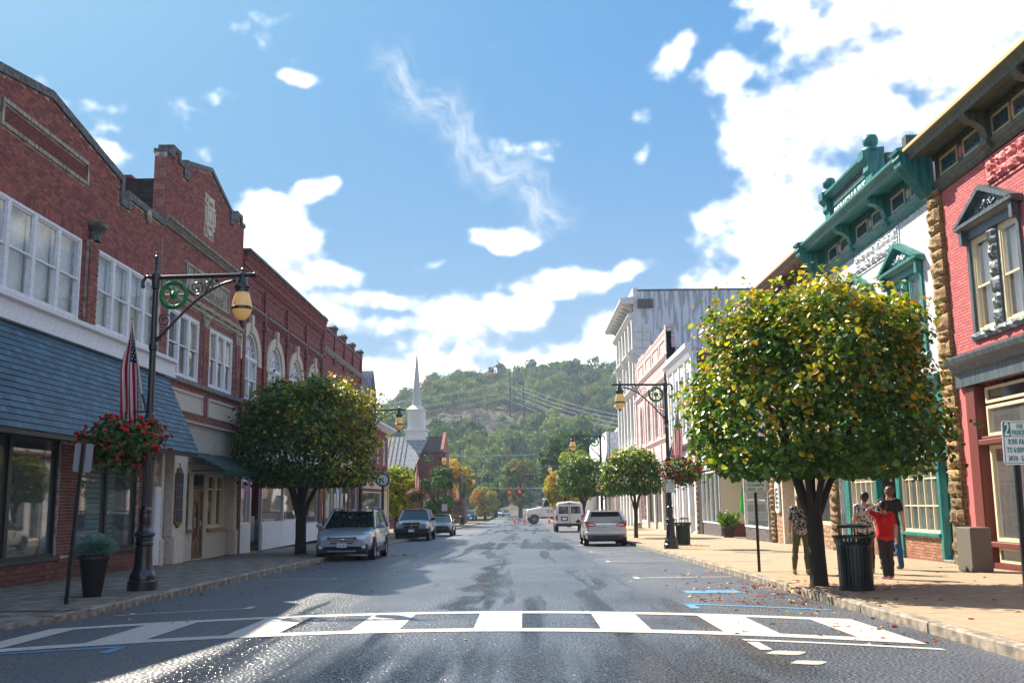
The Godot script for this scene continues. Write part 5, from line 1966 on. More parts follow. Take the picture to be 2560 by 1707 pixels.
		sl.cbx(q[0] - 0.05, q[1] + 0.05, 0.42, 0.52, -0.1, 0.10, 0.015)
		part(o, "sill", sl, M.teal)
		var w := sh(t)
		w.bx(q[0], q[1], -0.3, 0.42, -0.12, -0.02)
		part(b, "brick_bulkhead", w, M.mortar)
		bricks(b, t, q[0], q[1], -0.3, 0.40, [], -0.015, [Color(0.42, 0.19, 0.11), Color(0.36, 0.16, 0.10), Color(0.48, 0.25, 0.16)], 30)
		rng.seed = 64
		var gd := sh(t)
		for k in 14:
			gd.col = [Color(0.5, 0.1, 0.12), Color(0.6, 0.55, 0.5), Color(0.2, 0.25, 0.3), Color(0.55, 0.3, 0.4)][k % 4]
			var gx := rng.randf_range(q[0] + 0.1, q[1] - 0.4)
			gd.cbx(gx, gx + 0.3, 2.2, 2.2 + rng.randf_range(0.4, 0.8), -0.9, -0.85, 0.02)
		tag(part(b, "hanging_goods", gd, M.tinted), "", "", "", "stuff")
	# recessed entrance
	var e := sh(t)
	ring(e, 28.3, 29.45, -0.25, 2.5, 0.13, -1.15, -1.05)
	var door := part(b, "door", e, M.teal)
	var dg := sh(t)
	dg.quad(Vector3(28.4, -0.1, -1.1), Vector3(29.35, -0.1, -1.1), Vector3(29.35, 2.4, -1.1), Vector3(28.4, 2.4, -1.1))
	part(door, "pane", dg, M.shop_glass)
	var up := sh(t)
	up.bx(28.12, 29.62, 2.6, 3.3, -1.1, -1.0)
	up.bx(24.6, 25.12, 2.45, 3.3, -0.4, -0.02)
	part(b, "entrance_head", up, M.teal)
	# the narrow dark green door by the pier
	var nd := sh(t)
	nd.bx(24.6, 25.12, -0.12, 2.42, -0.5, -0.42)
	for k in 4:
		nd.cbx(24.62 + 0.12 * k, 24.73 + 0.12 * k, -0.1, 2.4, -0.42, -0.40, 0.01)
	var nm := part(b, "door", nd, M.teal, "narrow dark green boarded door beside the stone pier")
	var st := sh(t)
	st.cbx(24.5, 25.15, -0.4, -0.1, -0.5, 0.1, 0.02)
	part(b, "door_step", st, M.grey_stone)


func tan_building() -> void:
	var h := house("tan_corniced_building", "tan building with brown cornice, half hidden behind the big street tree", 1.0, 33.92, 42.3)
	var b: Node3D = h[0]
	var t: Transform3D = h[1]
	rng.seed = 63
	mat("tan_brick", L(0.52, 0.36, 0.22), 0.9, {"tex": "brick", "nrm": "brick_n", "scale": 0.8})
	var holes := [[35.0, 37.2, 5.1, 7.25], [39.0, 41.2, 5.1, 7.25], [38.55, 40.45, -0.35, 2.2], [34.4, 37.8, 0.5, 2.6]]
	var s := sh(t)
	wall_with(s, 33.92, 42.3, -0.4, 9.8, holes, -0.35, 0.0)
	part(b, "wall", s, M.tan_brick)
	shell(b, t, 33.92, 42.3, -0.4, 9.7, 14, M.tan_brick)
	cornice_box(b, t, 33.95, 42.3, M.brown_paint, M.tan_paint, [[34.5, 35.5], [35.8, 36.8], [38.2, 39.2], [39.5, 40.5]], M.tan_paint, [37.4, 41.2], [], M.tan_paint)
	for q in [[35.0, 37.2], [39.0, 41.2]]:
		for k in 2:
			sash(b, t, q[0] + 1.1 * k, q[0] + 1.1 + 1.1 * k, 5.1, 7.25, -0.02, M.cream_paint, "curtain")
	room(b, t, 34.2, 42.0, 4.9, 7.5, -0.36, 3.0, M.inside, M.inside_dark)
	room(b, t, 34.2, 38.0, 0.0, 2.8, -0.36, 3.0, M.inside, M.inside_dark)
	sash(b, t, 34.4, 36.1, 0.5, 2.6, -0.04, M.cream_paint, "", 0.5)
	sash(b, t, 36.1, 37.8, 0.5, 2.6, -0.04, M.cream_paint, "", 0.5)
	var f := sh(t)
	f.bx(38.4, 38.6, -0.4, 2.2, -0.3, 0.05)
	f.bx(40.4, 40.6, -0.4, 2.2, -0.3, 0.05)
	f.cbx(38.3, 40.7, 2.2, 2.36, -0.3, 0.14, 0.02)
	part(b, "door_surround", f, M.cream)
	var d := sh(t)
	d.bx(38.6, 40.4, -0.36, 2.2, -0.9, -0.8)
	for k in 2:
		d.cbx(38.8 + 0.8 * k, 39.4 + 0.8 * k, 0.0, 0.9, -0.8, -0.78, 0.01)
		d.cbx(38.8 + 0.8 * k, 39.4 + 0.8 * k, 1.05, 2.0, -0.8, -0.78, 0.01)
	var dd := part(b, "door", d, M.tan_paint)
	var k := sh(t)
	k.ball(Vector3(38.75, 0.85, -0.76), Vector3.ONE * 0.035, 8, 5)
	part(dd, "handle", k, M.bright_metal)
	var jb := sh(t)
	jb.bx(38.52, 38.6, -0.36, 2.2, -0.9, -0.3)
	jb.bx(40.4, 40.48, -0.36, 2.2, -0.9, -0.3)
	part(b, "door_jamb", jb, M.cream)
	stone_pier("stone_pier", "narrow strip of pale rough stones beside the black brick of the grey shop", 41.75, 42.35, -0.4, 7.5, 0.06)
	# the framed notice beside the door
	var sg := thing("wall_sign", "white framed notice with black panel beside the tan door", "sign", Vector3(WALL - 0.06, 0.95, -41.2))
	var ts := Transform3D(front(1.0).basis, Vector3.ZERO)
	var a := sh(ts)
	ring(a, -0.3, 0.3, 0.0, 0.95, 0.07, -0.04, 0.03)
	a.prism([Vector2(-0.3, 0.95), Vector2(0.3, 0.95), Vector2(0.2, 1.12), Vector2(0, 1.2), Vector2(-0.2, 1.12)], -0.04, 0.03)
	a.prism([Vector2(-0.2, -0.1), Vector2(0.2, -0.1), Vector2(0.3, 0.0), Vector2(-0.3, 0.0)], -0.04, 0.03)
	part(sg, "frame", a, M.sign_white)
	var bp := sh(ts)
	bp.bx(-0.23, 0.23, 0.07, 0.88, -0.03, 0.0)
	part(sg, "panel", bp, M.dark_frame)
	var wt := sh(ts)
	for r in 4:
		wt.bx(-0.16 + 0.02 * (r % 2), 0.17 - 0.03 * (r % 3), 0.16 + 0.18 * r, 0.25 + 0.18 * r, 0.0, 0.004)
	part(sg, "lettering", wt, M.sign_white)


func grey_store() -> void:
	var h := house("grey_brick_store", "grey painted brick shop with black tiled piers and a deep pale entrance", 1.0, 42.4, 60.2)
	var b: Node3D = h[0]
	var t: Transform3D = h[1]
	mat("grey_brick", L(0.22, 0.23, 0.26), 0.85, {"tex": "brick", "nrm": "brick_n", "scale": 0.8})
	mat("black_tile", L(0.025, 0.026, 0.032), 0.5, {"tex": "brick", "nrm": "brick_n", "scale": 1.0})
	mat("bulk_tile", L(0.16, 0.15, 0.16), 0.5, {"tex": "mottle", "scale": 0.6})
	var holes := [[42.95, 58.9, -0.5, 3.05]]
	var s := sh(t)
	wall_with(s, 42.4, 60.2, -0.6, 8.2, holes, -0.3, 0.0)
	part(b, "wall", s, M.grey_brick)
	shell(b, t, 42.4, 60.2, -0.6, 8.0, 14, M.grey_brick)
	var p := sh(t)
	p.bx(42.42, 42.96, -0.6, 3.1, -0.25, 0.04)
	p.bx(58.9, 59.9, -0.6, 3.1, -0.25, 0.04)
	part(b, "black_pier", p, M.black_tile)
	var f := sh(t)
	f.bar([Vector2(0, 3.05), Vector2(0.06, 3.05), Vector2(0.06, 3.28), Vector2(0.2, 3.3), Vector2(0.2, 3.5), Vector2(0, 3.52)], 42.4, 60.2)
	part(b, "fascia", f, M.white)
	room(b, t, 42.9, 58.95, -0.4, 3.05, -2.2, 3.5, M.tan_paint, M.inside_floor)
	for q in [[43.0, 47.7, 0.19], [53.65, 58.9, 0.16]]:
		var w := sh(t)
		w.bx(q[0], q[1], -0.65, q[2] - 0.06, -0.14, -0.01)
		part(b, "bulkhead", w, M.bulk_tile)
		var fr := sh(t)
		ring(fr, q[0], q[1], q[2] - 0.06, 2.95, 0.08, -0.12, 0.02)
		var n := 1 if q[0] < 50 else 4
		for k in n - 1:
			fr.bx(lerpf(q[0], q[1], (k + 1.0) / n) - 0.03, lerpf(q[0], q[1], (k + 1.0) / n) + 0.03, q[2], 2.9, -0.1, 0.0)
		var o := part(b, "shop_window", fr, M.white)
		for k in n:
			var g := sh(t)
			var a: float = lerpf(q[0] + 0.05, q[1] - 0.05, float(k) / n)
			var e: float = lerpf(q[0] + 0.05, q[1] - 0.05, (k + 1.0) / n)
			g.quad(Vector3(a, q[2], -0.05), Vector3(e, q[2], -0.05), Vector3(e, 2.9, -0.05), Vector3(a, 2.9, -0.05))
			part(o, "pane", g, M.shop_glass)
	# slanting sides of the entrance
	var en := sh(t)
	en.quad(Vector3(53.6, -0.5, -0.05), Vector3(53.6, 3.05, -0.05), Vector3(51.6, 3.05, -2.2), Vector3(51.6, -0.5, -2.2))
	en.quad(Vector3(47.75, -0.5, -0.05), Vector3(49.2, -0.5, -2.2), Vector3(49.2, 3.05, -2.2), Vector3(47.75, 3.05, -0.05))
	part(b, "entrance_side", en, M.cream_paint)
	var bk := sh(t)
	bk.bx(49.2, 51.6, -0.5, 3.05, -2.25, -2.2)
	part(b, "entrance_back", bk, M.cream_paint)
	var lw := sh(t)
	lw.quad(Vector3(53.58, -0.6, -0.04), Vector3(53.58, 0.15, -0.04), Vector3(51.6, 0.15, -2.17), Vector3(51.6, -0.6, -2.17))
	part(b, "entrance_skirting", lw, M.oxide)
	var hn := sh(t)
	ring(hn, 42.9, 59.0, -0.65, -0.4, 0.05, -2.3, 0.0)
	stone_pier("stone_pier", "thin column of small rough stones between white shop and black brick", 59.92, 60.35, -0.7, 6.5, 0.04)
	# furled umbrellas and a wall lantern in the entrance
	for q in [["green", L(0.05, 0.62, 0.05), 52.6, -1.0, 0.62], ["blue", L(0.03, 0.045, 0.09), 51.3, -1.7, 1.0]]:
		var u := thing("furled_umbrella", "furled %s umbrella hanging in the pale shop entrance" % q[0], "umbrella", t * Vector3(q[2], q[4], q[3]) + b.position, 0.0, "umbrellas hung in the shop entrance")
		var cl := sh()
		cl.lathe([Vector2(0.03, 0), Vector2(0.14, 0.14), Vector2(0.17, 0.4), Vector2(0.10, 0.9), Vector2(0.02, 1.35), Vector2(0, 1.36)], 9, Vector3.ZERO, true)
		part(u, "canopy", cl, mat("umbrella_" + q[0], q[1], 0.5))
		var st := sh()
		st.tube([Vector3(0, -0.5, 0), Vector3(0, 1.5, 0)], 0.012, 5)
		part(u, "stick", st, M.bright_metal)


func white_building() -> void:
	var h := house("white_pilastered_building", "narrow white building with dark glass strips and maroon ledge", 1.0, 60.4, 70.65)
	var b: Node3D = h[0]
	var t: Transform3D = h[1]
	mat("maroon", L(0.11, 0.04, 0.045), 0.6)
	var holes := []
	for k in 4:
		holes.append([61.6 + 2.3 * k, 62.7 + 2.3 * k, 5.4, 9.3])
		holes.append([61.5 + 2.3 * k, 62.8 + 2.3 * k, -0.6, 3.3])
	var s := sh(t)
	wall_with(s, 60.4, 70.65, -0.75, 10.4, holes, -0.35, 0)
	part(b, "wall", s, M.white_wall)
	shell(b, t, 60.4, 70.65, -0.75, 10.3, 14, M.far_brick)
	for k in 5:
		var p := sh(t)
		p.bx(60.42 + 2.42 * k, 60.95 + 2.42 * k, -0.7, 4.5, 0.0, 0.1)
		p.bx(60.42 + 2.42 * k, 60.85 + 2.42 * k, 5.0, 10.0, 0.0, 0.08)
		part(b, "pilaster", p, M.white)
	var c := sh(t)
	c.bar([Vector2(0, 10.0), Vector2(0.1, 10.05), Vector2(0.3, 10.5), Vector2(0.4, 10.6), Vector2(0.4, 10.9), Vector2(0, 10.95)], 60.4, 70.65)
	part(b, "cornice", c, M.white)
	var l := sh(t)
	l.bar([Vector2(0, 4.5), Vector2(0.2, 4.55), Vector2(0.34, 4.7), Vector2(0.34, 4.82), Vector2(0, 4.95)], 60.4, 70.65)
	part(b, "maroon_ledge", l, M.maroon)
	for q in holes:
		sash(b, t, q[0], q[1], q[2], q[3], -0.05, M.white, "", 0.5 if q[2] > 3 else 0.0, 0.08, "shop_glass")
	room(b, t, 60.8, 70.3, 5.0, 9.5, -0.36, 2.5, M.inside_dark, M.inside_dark)
	room(b, t, 60.8, 70.3, -0.7, 3.5, -0.36, 3.0, M.inside_teal, M.inside_floor)


func pale_building() -> void:
	var h := house("pale_pink_building", "pale pink brick building with arched upper windows and worn parapet", 1.0, 70.7, 90.85)
	var b: Node3D = h[0]
	var t: Transform3D = h[1]
	mat("blush", L(0.80, 0.63, 0.58), 0.85, {"tex": "soft", "scale": 0.25})
	var cs := [72.6, 76.9, 81.4, 86.6]
	var holes := [[71.6, 89.8, -0.9, 3.2]]
	for c in cs:
		holes.append([c - 0.95, c + 0.95, 6.2, 9.45])
	var s := sh(t)
	wall_with(s, 70.7, 90.85, -0.9, 13.4, holes, -0.35, 0)
	for c in cs:
		spandrel(s, c, 8.5, Vector2(0.95, 0.95), -0.35, -0.003)
	s.bx(70.7, 71.4, 9.5, 13.9, -0.6, 0.05)
	s.bx(90.2, 90.85, 9.5, 13.9, -0.6, 0.05)
	part(b, "wall", s, M.far_brick_pale)
	shell(b, t, 70.7, 90.85, -0.9, 12.2, 14, M.far_brick_pale)
	rng.seed = 66
	for k in 10:
		var m := sh(t)
		m.bx(71.4 + 1.88 * k, 73.2 + 1.88 * k, 13.4, 13.55 + rng.randf() * 0.25, -0.3, 0.02)
		part(b, "parapet_piece", m, M.far_brick_pale)
	room(b, t, 71.2, 90.4, 5.8, 9.8, -0.36, 2.5, M.inside_dark, M.inside_dark)
	for v in [5.6, 10.0, 11.4]:
		var l := sh(t)
		l.bar([Vector2(0, v), Vector2(0.1, v + 0.04), Vector2(0.2, v + 0.2), Vector2(0.2, v + 0.3), Vector2(0, v + 0.35)], 70.7, 90.85)
		part(b, "string_course", l, M.blush)
	for i in 4:
		var pn := sh(t)
		ring(pn, cs[i] - 1.7, cs[i] + 1.7, 11.9, 13.0, 0.1, 0.0, 0.06)
		part(b, "parapet_panel", pn, M.blush)
	for c in cs:
		var a := sh(t)
		arch_band(a, c, 8.5, Vector2(0.95, 0.95), Vector2(1.25, 1.25), 0.0, 0.1, 10)
		a.bx(c - 1.25, c - 0.95, 6.1, 8.5, 0, 0.1)
		a.bx(c + 0.95, c + 1.25, 6.1, 8.5, 0, 0.1)
		part(b, "window_arch", a, M.blush)
		sash(b, t, c - 0.95, c, 6.2, 8.5, -0.08, M.white)
		sash(b, t, c, c + 0.95, 6.2, 8.5, -0.08, M.white)
		var f := sh(t)
		arch_band(f, c, 8.5, Vector2(0.82, 0.82), Vector2(0.95, 0.95), -0.2, -0.08, 10)
		var fw := part(b, "fanlight", f, M.white)
		var g := sh(t)
		var pl := []
		for i in 13:
			pl.append(Vector2(c + cos(PI * i / 12.0) * 0.85, 8.5 + sin(PI * i / 12.0) * 0.85))
		g.prism(pl, -0.16, -0.15)
		part(fw, "pane", g, M.glass)
	for d in [70.75, 74.5, 79.0, 83.8, 90.2]:
		var p := sh(t)
		p.bx(d, d + 0.6, -0.9, 5.5, 0.0, 0.16)
		p.bx(d + 0.05, d + 0.55, 5.95, 10.0, 0.0, 0.12)
		part(b, "pilaster", p, M.blush)
	room(b, t, 71.4, 90.0, -0.9, 3.3, -0.36, 4.0, M.inside, M.inside_floor)
	for k in 4:
		var q: float = [71.6, 75.2, 79.7, 84.5][k]
		var e: float = [74.4, 78.9, 83.7, 90.1][k]
		sash(b, t, q, e, -0.4, 3.2, -0.05, M.white if k % 2 else M.dark_frame_2, "", 0.0, 0.09, "shop_glass")
	var bh := sh(t)
	bh.bx(71.6, 90.1, -1.0, -0.4, -0.2, 0.0)
	part(b, "bulkhead", bh, M.grey_band)
	var up := sh(t)
	up.bx(71.4, 90.2, 3.2, 5.5, 0.0, 0.06)
	part(b, "sign_band", up, M.blush)


func tall_building() -> void:
	var h := house("tall_white_building", "tall whitewashed building with bracketed cornice and blank stained side wall", 1.0, 90.9, 107.7)
	var b: Node3D = h[0]
	var t: Transform3D = h[1]
	mat("whitewash", L(0.62, 0.65, 0.70), 0.9, {"tex": "worn", "scale": 0.1})
	mat("glazed", L(0.66, 0.66, 0.64), 0.6, {"tex": "soft", "scale": 0.3})
	var rows := [[1.0, 4.5], [7.2, 10.6], [12.0, 14.2], [15.6, 17.8]]
	var holes := []
	for r in rows:
		for k in 5:
			holes.append([92.6 + 3.0 * k, 94.4 + 3.0 * k, r[0], r[1]])
	var s := sh(t)
	wall_with(s, 90.9, 107.7, -1.1, 20.9, holes, -0.4, 0)
	part(b, "wall", s, M.glazed)
	var sd := sh(t)
	sd.bx(90.9, 91.3, -1.1, 20.6, -22, -0.4)
	sd.bx(107.3, 107.7, -1.1, 20.6, -22, -0.4)
	sd.bx(91.3, 107.3, -1.1, 20.6, -22, -21.6)
	part(b, "side_wall", sd, M.whitewash)
	var rf := sh(t)
	rf.bx(91.3, 107.3, 19.6, 19.8, -21.6, -0.4)
	part(b, "roof", rf, M.roof_tar)
	var cp := sh(t)
	cp.bx(90.84, 91.36, 20.6, 20.75, -22, -0.42)
	part(b, "coping_stone", cp, M.coping)
	for k in 2:
		var st := sh(t)
		st.bx(90.885, 90.9, 8, 20.4, -9.5 - 4 * k, -9.2 - 4 * k)
		part(b, "wall_seam", st, M.whitewash)
	# corner pier in glazed blocks, wrapping the side
	var n := 0
	for k in 24:
		for j in 2:
			var q := sh(t)
			q.cbx(90.83, 90.9, -0.5 + 0.75 * k, 0.22 + 0.75 * k, -1.5 + 0.75 * j, -0.78 + 0.75 * j, 0.02)
			part(b, "glazed_block", q, M.glazed)
	room(b, t, 91.5, 107.1, -1.0, 19.0, -0.41, 3.0, M.inside_dark, M.inside_dark)
	for q in holes:
		sash(b, t, q[0], q[1], q[2], q[3], -0.06, M.white, "", 0.5, 0.1)
	for k in 6:
		var p := sh(t)
		p.bx(91.0 + 3.0 * k, 91.7 + 3.0 * k, 6.6, 10.9, 0.0, 0.2)
		p.bx(91.0 + 3.0 * k, 91.7 + 3.0 * k, 11.6, 18.2, 0.0, 0.2)
		p.bx(91.0 + 3.0 * k, 91.7 + 3.0 * k, -1.1, 5.9, 0.0, 0.2)
		part(b, "pilaster", p, M.glazed)
	for v in [5.9, 11.0, 14.6, 18.0]:
		var l := sh(t)
		l.bar([Vector2(0, v), Vector2(0.25, v + 0.1), Vector2(0.5, v + 0.35), Vector2(0.5, v + 0.5), Vector2(0, v + 0.6)], 90.85, 107.75)
		part(b, "string_course", l, M.glazed)
	for k in 12:
		var l := sh(t)
		l.bar([Vector2(0.2, 14.0), Vector2(0.5, 14.4), Vector2(0.75, 14.9), Vector2(0.2, 15.0)] if k < 3 else [Vector2(0.1, 18.7), Vector2(0.7, 19.2), Vector2(1.0, 19.35), Vector2(0.1, 19.4)], (91.2 + 6.0 * k) if k < 3 else (91.3 + 1.8 * (k - 3)), (92.0 + 6.0 * k) if k < 3 else (91.75 + 1.8 * (k - 3)))
		part(b, "bracket", l, M.glazed)
	var c := sh(t)
	c.bar([Vector2(0, 19.3), Vector2(1.1, 19.4), Vector2(1.25, 19.6), Vector2(1.25, 19.8), Vector2(0, 20.0)], 90.3, 108.2)
	part(b, "cornice", c, M.glazed)
	var dk := sh(t)
	dk.bx(90.6, 91.0, 19.0, 19.8, -1.8, -0.42)
	part(b, "cornice_return", dk, M.coping)


func low_white_building() -> void:
	var h := house("low_white_building", "low plain modern white building with flat roof beyond the tall one", 1.0, 124.7, 157.0)
	var b: Node3D = h[0]
	var t: Transform3D = h[1]
	var s := sh(t)
	wall_with(s, 124.7, 157.0, -1.5, 9.9, [[127, 130, -1, 2.5], [133, 136, -1, 2.5], [140, 150, -1, 2.5], [135, 137, 4.5, 7]], -0.4, 0)
	part(b, "wall", s, M.white_wall)
	shell(b, t, 124.7, 157, -1.5, 9.8, 20, M.white_wall)
	for q in [[127.0, 130.0, -1.0, 2.5], [133.0, 136.0, -1.0, 2.5], [140.0, 150.0, -1.0, 2.5], [135.0, 137.0, 4.5, 7.0]]:
		sash(b, t, q[0], q[1], q[2], q[3], -0.1, M.dark_frame_2, "", 0.0, 0.12, "shop_glass")
	room(b, t, 125.2, 156.5, -1.5, 9, -0.41, 3, M.inside_dark, M.inside_dark)
	var v := sh()
	v.lathe([Vector2(0.45, 0), Vector2(0.4, 0.2), Vector2(0.12, 0.55), Vector2(0.0, 0.8)], 8, Vector3(WALL + 1.6, 9.8, -126.5) - b.position)
	part(b, "roof_vent", v, M.white)
	var lb := house("low_tan_shop", "low tan shop half hidden by trees between the two white buildings", 1.0, 107.8, 124.6)
	var z := sh(lb[1])
	wall_with(z, 107.8, 124.6, -1.4, 5.0, [[109, 114, -0.8, 2.2], [116, 123, -0.8, 2.2]], -0.3, 0)
	part(lb[0], "wall", z, M.tan_brick)
	shell(lb[0], lb[1], 107.8, 124.6, -1.4, 4.9, 14, M.tan_brick)
	room(lb[0], lb[1], 108, 124.3, -1.4, 3, -0.31, 3, M.inside, M.inside_dark)
	sash(lb[0], lb[1], 109, 114, -0.8, 2.2, -0.05, M.white, "", 0.0, 0.1, "shop_glass")
	sash(lb[0], lb[1], 116, 123, -0.8, 2.2, -0.05, M.white, "", 0.0, 0.1, "shop_glass")
# ---------- street furniture

func spiral(s: Sh, c: Vector3, r: float, turns: float, start: float, w: float, dirn := 1.0) -> void:
	var pts := []
	var n := int(14 * turns)
	for i in n + 1:
		var f := float(i) / n
		var a := start + dirn * TAU * turns * f
		pts.append(c + Vector3(cos(a), sin(a), 0) * r * (1.0 - 0.8 * f))
	s.tube(pts, w, 5)


func make_lamp() -> Node3D:
	var o := thing("street_lamp", "", "street lamp")
	var b := sh()
	b.lathe([Vector2(0.0, 0.0), Vector2(0.27, 0.0), Vector2(0.27, 0.16), Vector2(0.24, 0.19), Vector2(0.24, 0.22)], 8, Vector3.ZERO, false, PI / 8)
	b.lathe([Vector2(0.24, 0.22), Vector2(0.235, 0.27), Vector2(0.19, 0.36), Vector2(0.165, 0.46), Vector2(0.155, 0.6), Vector2(0.15, 0.8), Vector2(0.165, 0.83), Vector2(0.165, 0.87), Vector2(0.15, 0.89), Vector2(0.155, 0.97), Vector2(0.19, 1.0), Vector2(0.19, 1.04), Vector2(0.13, 1.08), Vector2(0.10, 1.14), Vector2(0.10, 1.2)], 20)
	part(o, "base", b, M.black_metal)
	var s := sh()
	s.lathe([Vector2(0.09, 1.18), Vector2(0.105, 1.24), Vector2(0.115, 1.34), Vector2(0.1, 1.42), Vector2(0.11, 1.44), Vector2(0.11, 1.48), Vector2(0.078, 1.52), Vector2(0.07, 3.1), Vector2(0.09, 3.12), Vector2(0.1, 3.18), Vector2(0.09, 3.26), Vector2(0.066, 3.3), Vector2(0.062, 4.5), Vector2(0.08, 4.53), Vector2(0.085, 4.62), Vector2(0.06, 4.68), Vector2(0.056, 5.75)], 16)
	for k in 10:
		var a := TAU * k / 10
		s.tube([Vector3(cos(a) * 0.077, 1.55, sin(a) * 0.077), Vector3(cos(a) * 0.069, 3.08, sin(a) * 0.069)], 0.012, 5)
	part(o, "post", s, M.black_metal)
	var f := sh()
	f.lathe([Vector2(0.056, 5.7), Vector2(0.075, 5.74), Vector2(0.085, 5.9), Vector2(0.08, 6.02), Vector2(0.045, 6.08), Vector2(0.03, 6.22), Vector2(0.045, 6.25), Vector2(0.03, 6.28), Vector2(0.04, 6.33), Vector2(0.035, 6.38), Vector2(0.012, 6.4), Vector2(0.03, 6.44), Vector2(0.0, 6.48)], 12)
	part(o, "finial", f, M.black_metal)
	var a := sh()
	a.tube([Vector3(0, 5.95, 0), Vector3(1.9, 5.98, 0)], 0.042, 10)
	a.ball(Vector3(1.93, 5.98, 0), Vector3.ONE * 0.05, 8, 6)
	var hook := []
	for i in 12:
		var f2 := i / 11.0
		hook.append(Vector3(-0.02 - 0.30 * f2 + 0.08 * maxf(f2 - 0.8, 0) * 5, 5.95 + 0.02 * sin(f2 * PI) - 0.17 * smoothstep(0.55, 1.0, f2), 0))
	a.tube(hook, 0.034, 8)
	a.ball(Vector3(-0.25, 5.78, 0), Vector3.ONE * 0.045, 8, 6)
	part(o, "arm", a, M.black_metal)
	var br := sh()
	var cur := []
	for i in 15:
		var q := i / 14.0
		cur.append(Vector3(0.03 + 1.55 * q, 4.66 + 1.22 * sin(q * PI / 2 * 0.94), 0))
	br.tube(cur, 0.026, 7)
	br.tube([Vector3(0.95, 5.60, 0), Vector3(1.12, 5.93, 0)], 0.02, 6)
	spiral(br, Vector3(0.80, 5.74, 0), 0.17, 1.6, PI * 0.9, 0.014)
	spiral(br, Vector3(1.02, 5.80, 0), 0.10, 1.3, 0.3, 0.012, -1.0)
	spiral(br, Vector3(0.20, 5.10, 0), 0.14, 1.6, 0.2, 0.014)
	spiral(br, Vector3(0.17, 4.88, 0), 0.09, 1.3, 2.0, 0.012, -1.0)
	spiral(br, Vector3(0.12, 4.74, 0), 0.06, 1.2, 2.0, 0.012)
	br.ball(Vector3(1.2, 5.87, 0), Vector3.ONE * 0.04, 8, 6)
	part(o, "scroll_brace", br, M.black_metal)
	var w := sh()
	var rp := []
	for i in 28:
		rp.append(Vector3(0.36 + cos(TAU * i / 28) * 0.245, 5.60 + sin(TAU * i / 28) * 0.245, 0))
	w.tube(rp, 0.045, 8, true)
	w.ball(Vector3(0.36, 5.60, 0), Vector3(0.085, 0.085, 0.05), 12, 6)
	w.ball(Vector3(0.36, 5.60, 0.04), Vector3(0.035, 0.035, 0.05), 8, 6)
	var wh := part(o, "green_wheel", w, M.wheel_green)
	for i in 8:
		var sp := sh()
		var e := Vector3(cos(TAU * i / 8), sin(TAU * i / 8), 0)
		sp.tube([Vector3(0.36, 5.60, 0) + e * 0.07, Vector3(0.36, 5.60, 0) + e * 0.22], 0.016, 6)
		part(wh, "spoke", sp, M.wheel_green)
	var c := sh()
	c.lathe([Vector2(0.05, 6.1), Vector2(0.06, 6.05), Vector2(0.035, 6.0)].duplicate(), 10, Vector3(1.7, 0, 0))
	c = sh()
	c.lathe([Vector2(0.115, 5.62), Vector2(0.14, 5.64), Vector2(0.14, 5.70), Vector2(0.165, 5.72), Vector2(0.165, 5.75), Vector2(0.10, 5.80), Vector2(0.075, 5.88), Vector2(0.05, 5.95), Vector2(0.05, 6.02), Vector2(0.03, 6.05), Vector2(0.045, 6.09), Vector2(0.0, 6.13)], 14, Vector3(1.7, 0, 0))
	part(o, "lamp_hood", c, M.black_metal)
	var g := sh()
	g.lathe([Vector2(0.0, 5.06), Vector2(0.05, 5.07), Vector2(0.12, 5.13), Vector2(0.175, 5.23), Vector2(0.195, 5.33), Vector2(0.185, 5.43), Vector2(0.155, 5.54), Vector2(0.125, 5.64)], 20, Vector3(1.7, 0, 0), true)
	part(o, "globe", g, M.globe)
	var bd := sh()
	bd.lathe([Vector2(0.188, 5.285), Vector2(0.199, 5.29), Vector2(0.200, 5.34), Vector2(0.194, 5.345)], 20, Vector3(1.7, 0, 0))
	bd.lathe([Vector2(0.0, 4.95), Vector2(0.02, 4.97), Vector2(0.015, 5.0), Vector2(0.04, 5.03), Vector2(0.055, 5.08)], 10, Vector3(1.7, 0, 0))
	part(o, "globe_band", bd, M.black_metal)
	return o


func flag_texture() -> void:
	var W := 380
	var H := 200
	var im := Image.create_empty(W, H, false, Image.FORMAT_RGB8)
	im.fill(Color8(225, 222, 220))
	for k in 7:
		im.fill_rect(Rect2i(0, int(k * 2 * H / 13.0), W, int(H / 13.0) + 1), Color8(178, 20, 45))
	im.fill_rect(Rect2i(0, 0, 152, int(7 * H / 13.0)), Color8(20, 30, 84))
	for r in 9:
		for k in (6 if r % 2 == 0 else 5):
			var c := Vector2((13 if r % 2 == 0 else 26) + k * 25.3, 11 + r * 10.8)
			for y in range(-5, 6):
				for x in range(-5, 6):
					var p := Vector2(x, y)
					var a := fposmod(p.angle() + PI / 2, TAU / 5) - TAU / 10
					if p.length() * cos(absf(a) - TAU / 10 * 0.0) < 5.0 * (0.45 + 0.55 * absf(a) / (TAU / 10)):
						im.set_pixel(int(c.x) + x, int(c.y) + y, Color8(240, 240, 240))
	TX["flag"] = ImageTexture.create_from_image(im)
	mat("flag", L(1, 1, 1), 0.75, {"tex": "flag", "uv": true, "back": L(0.5, 0.5, 0.5)})


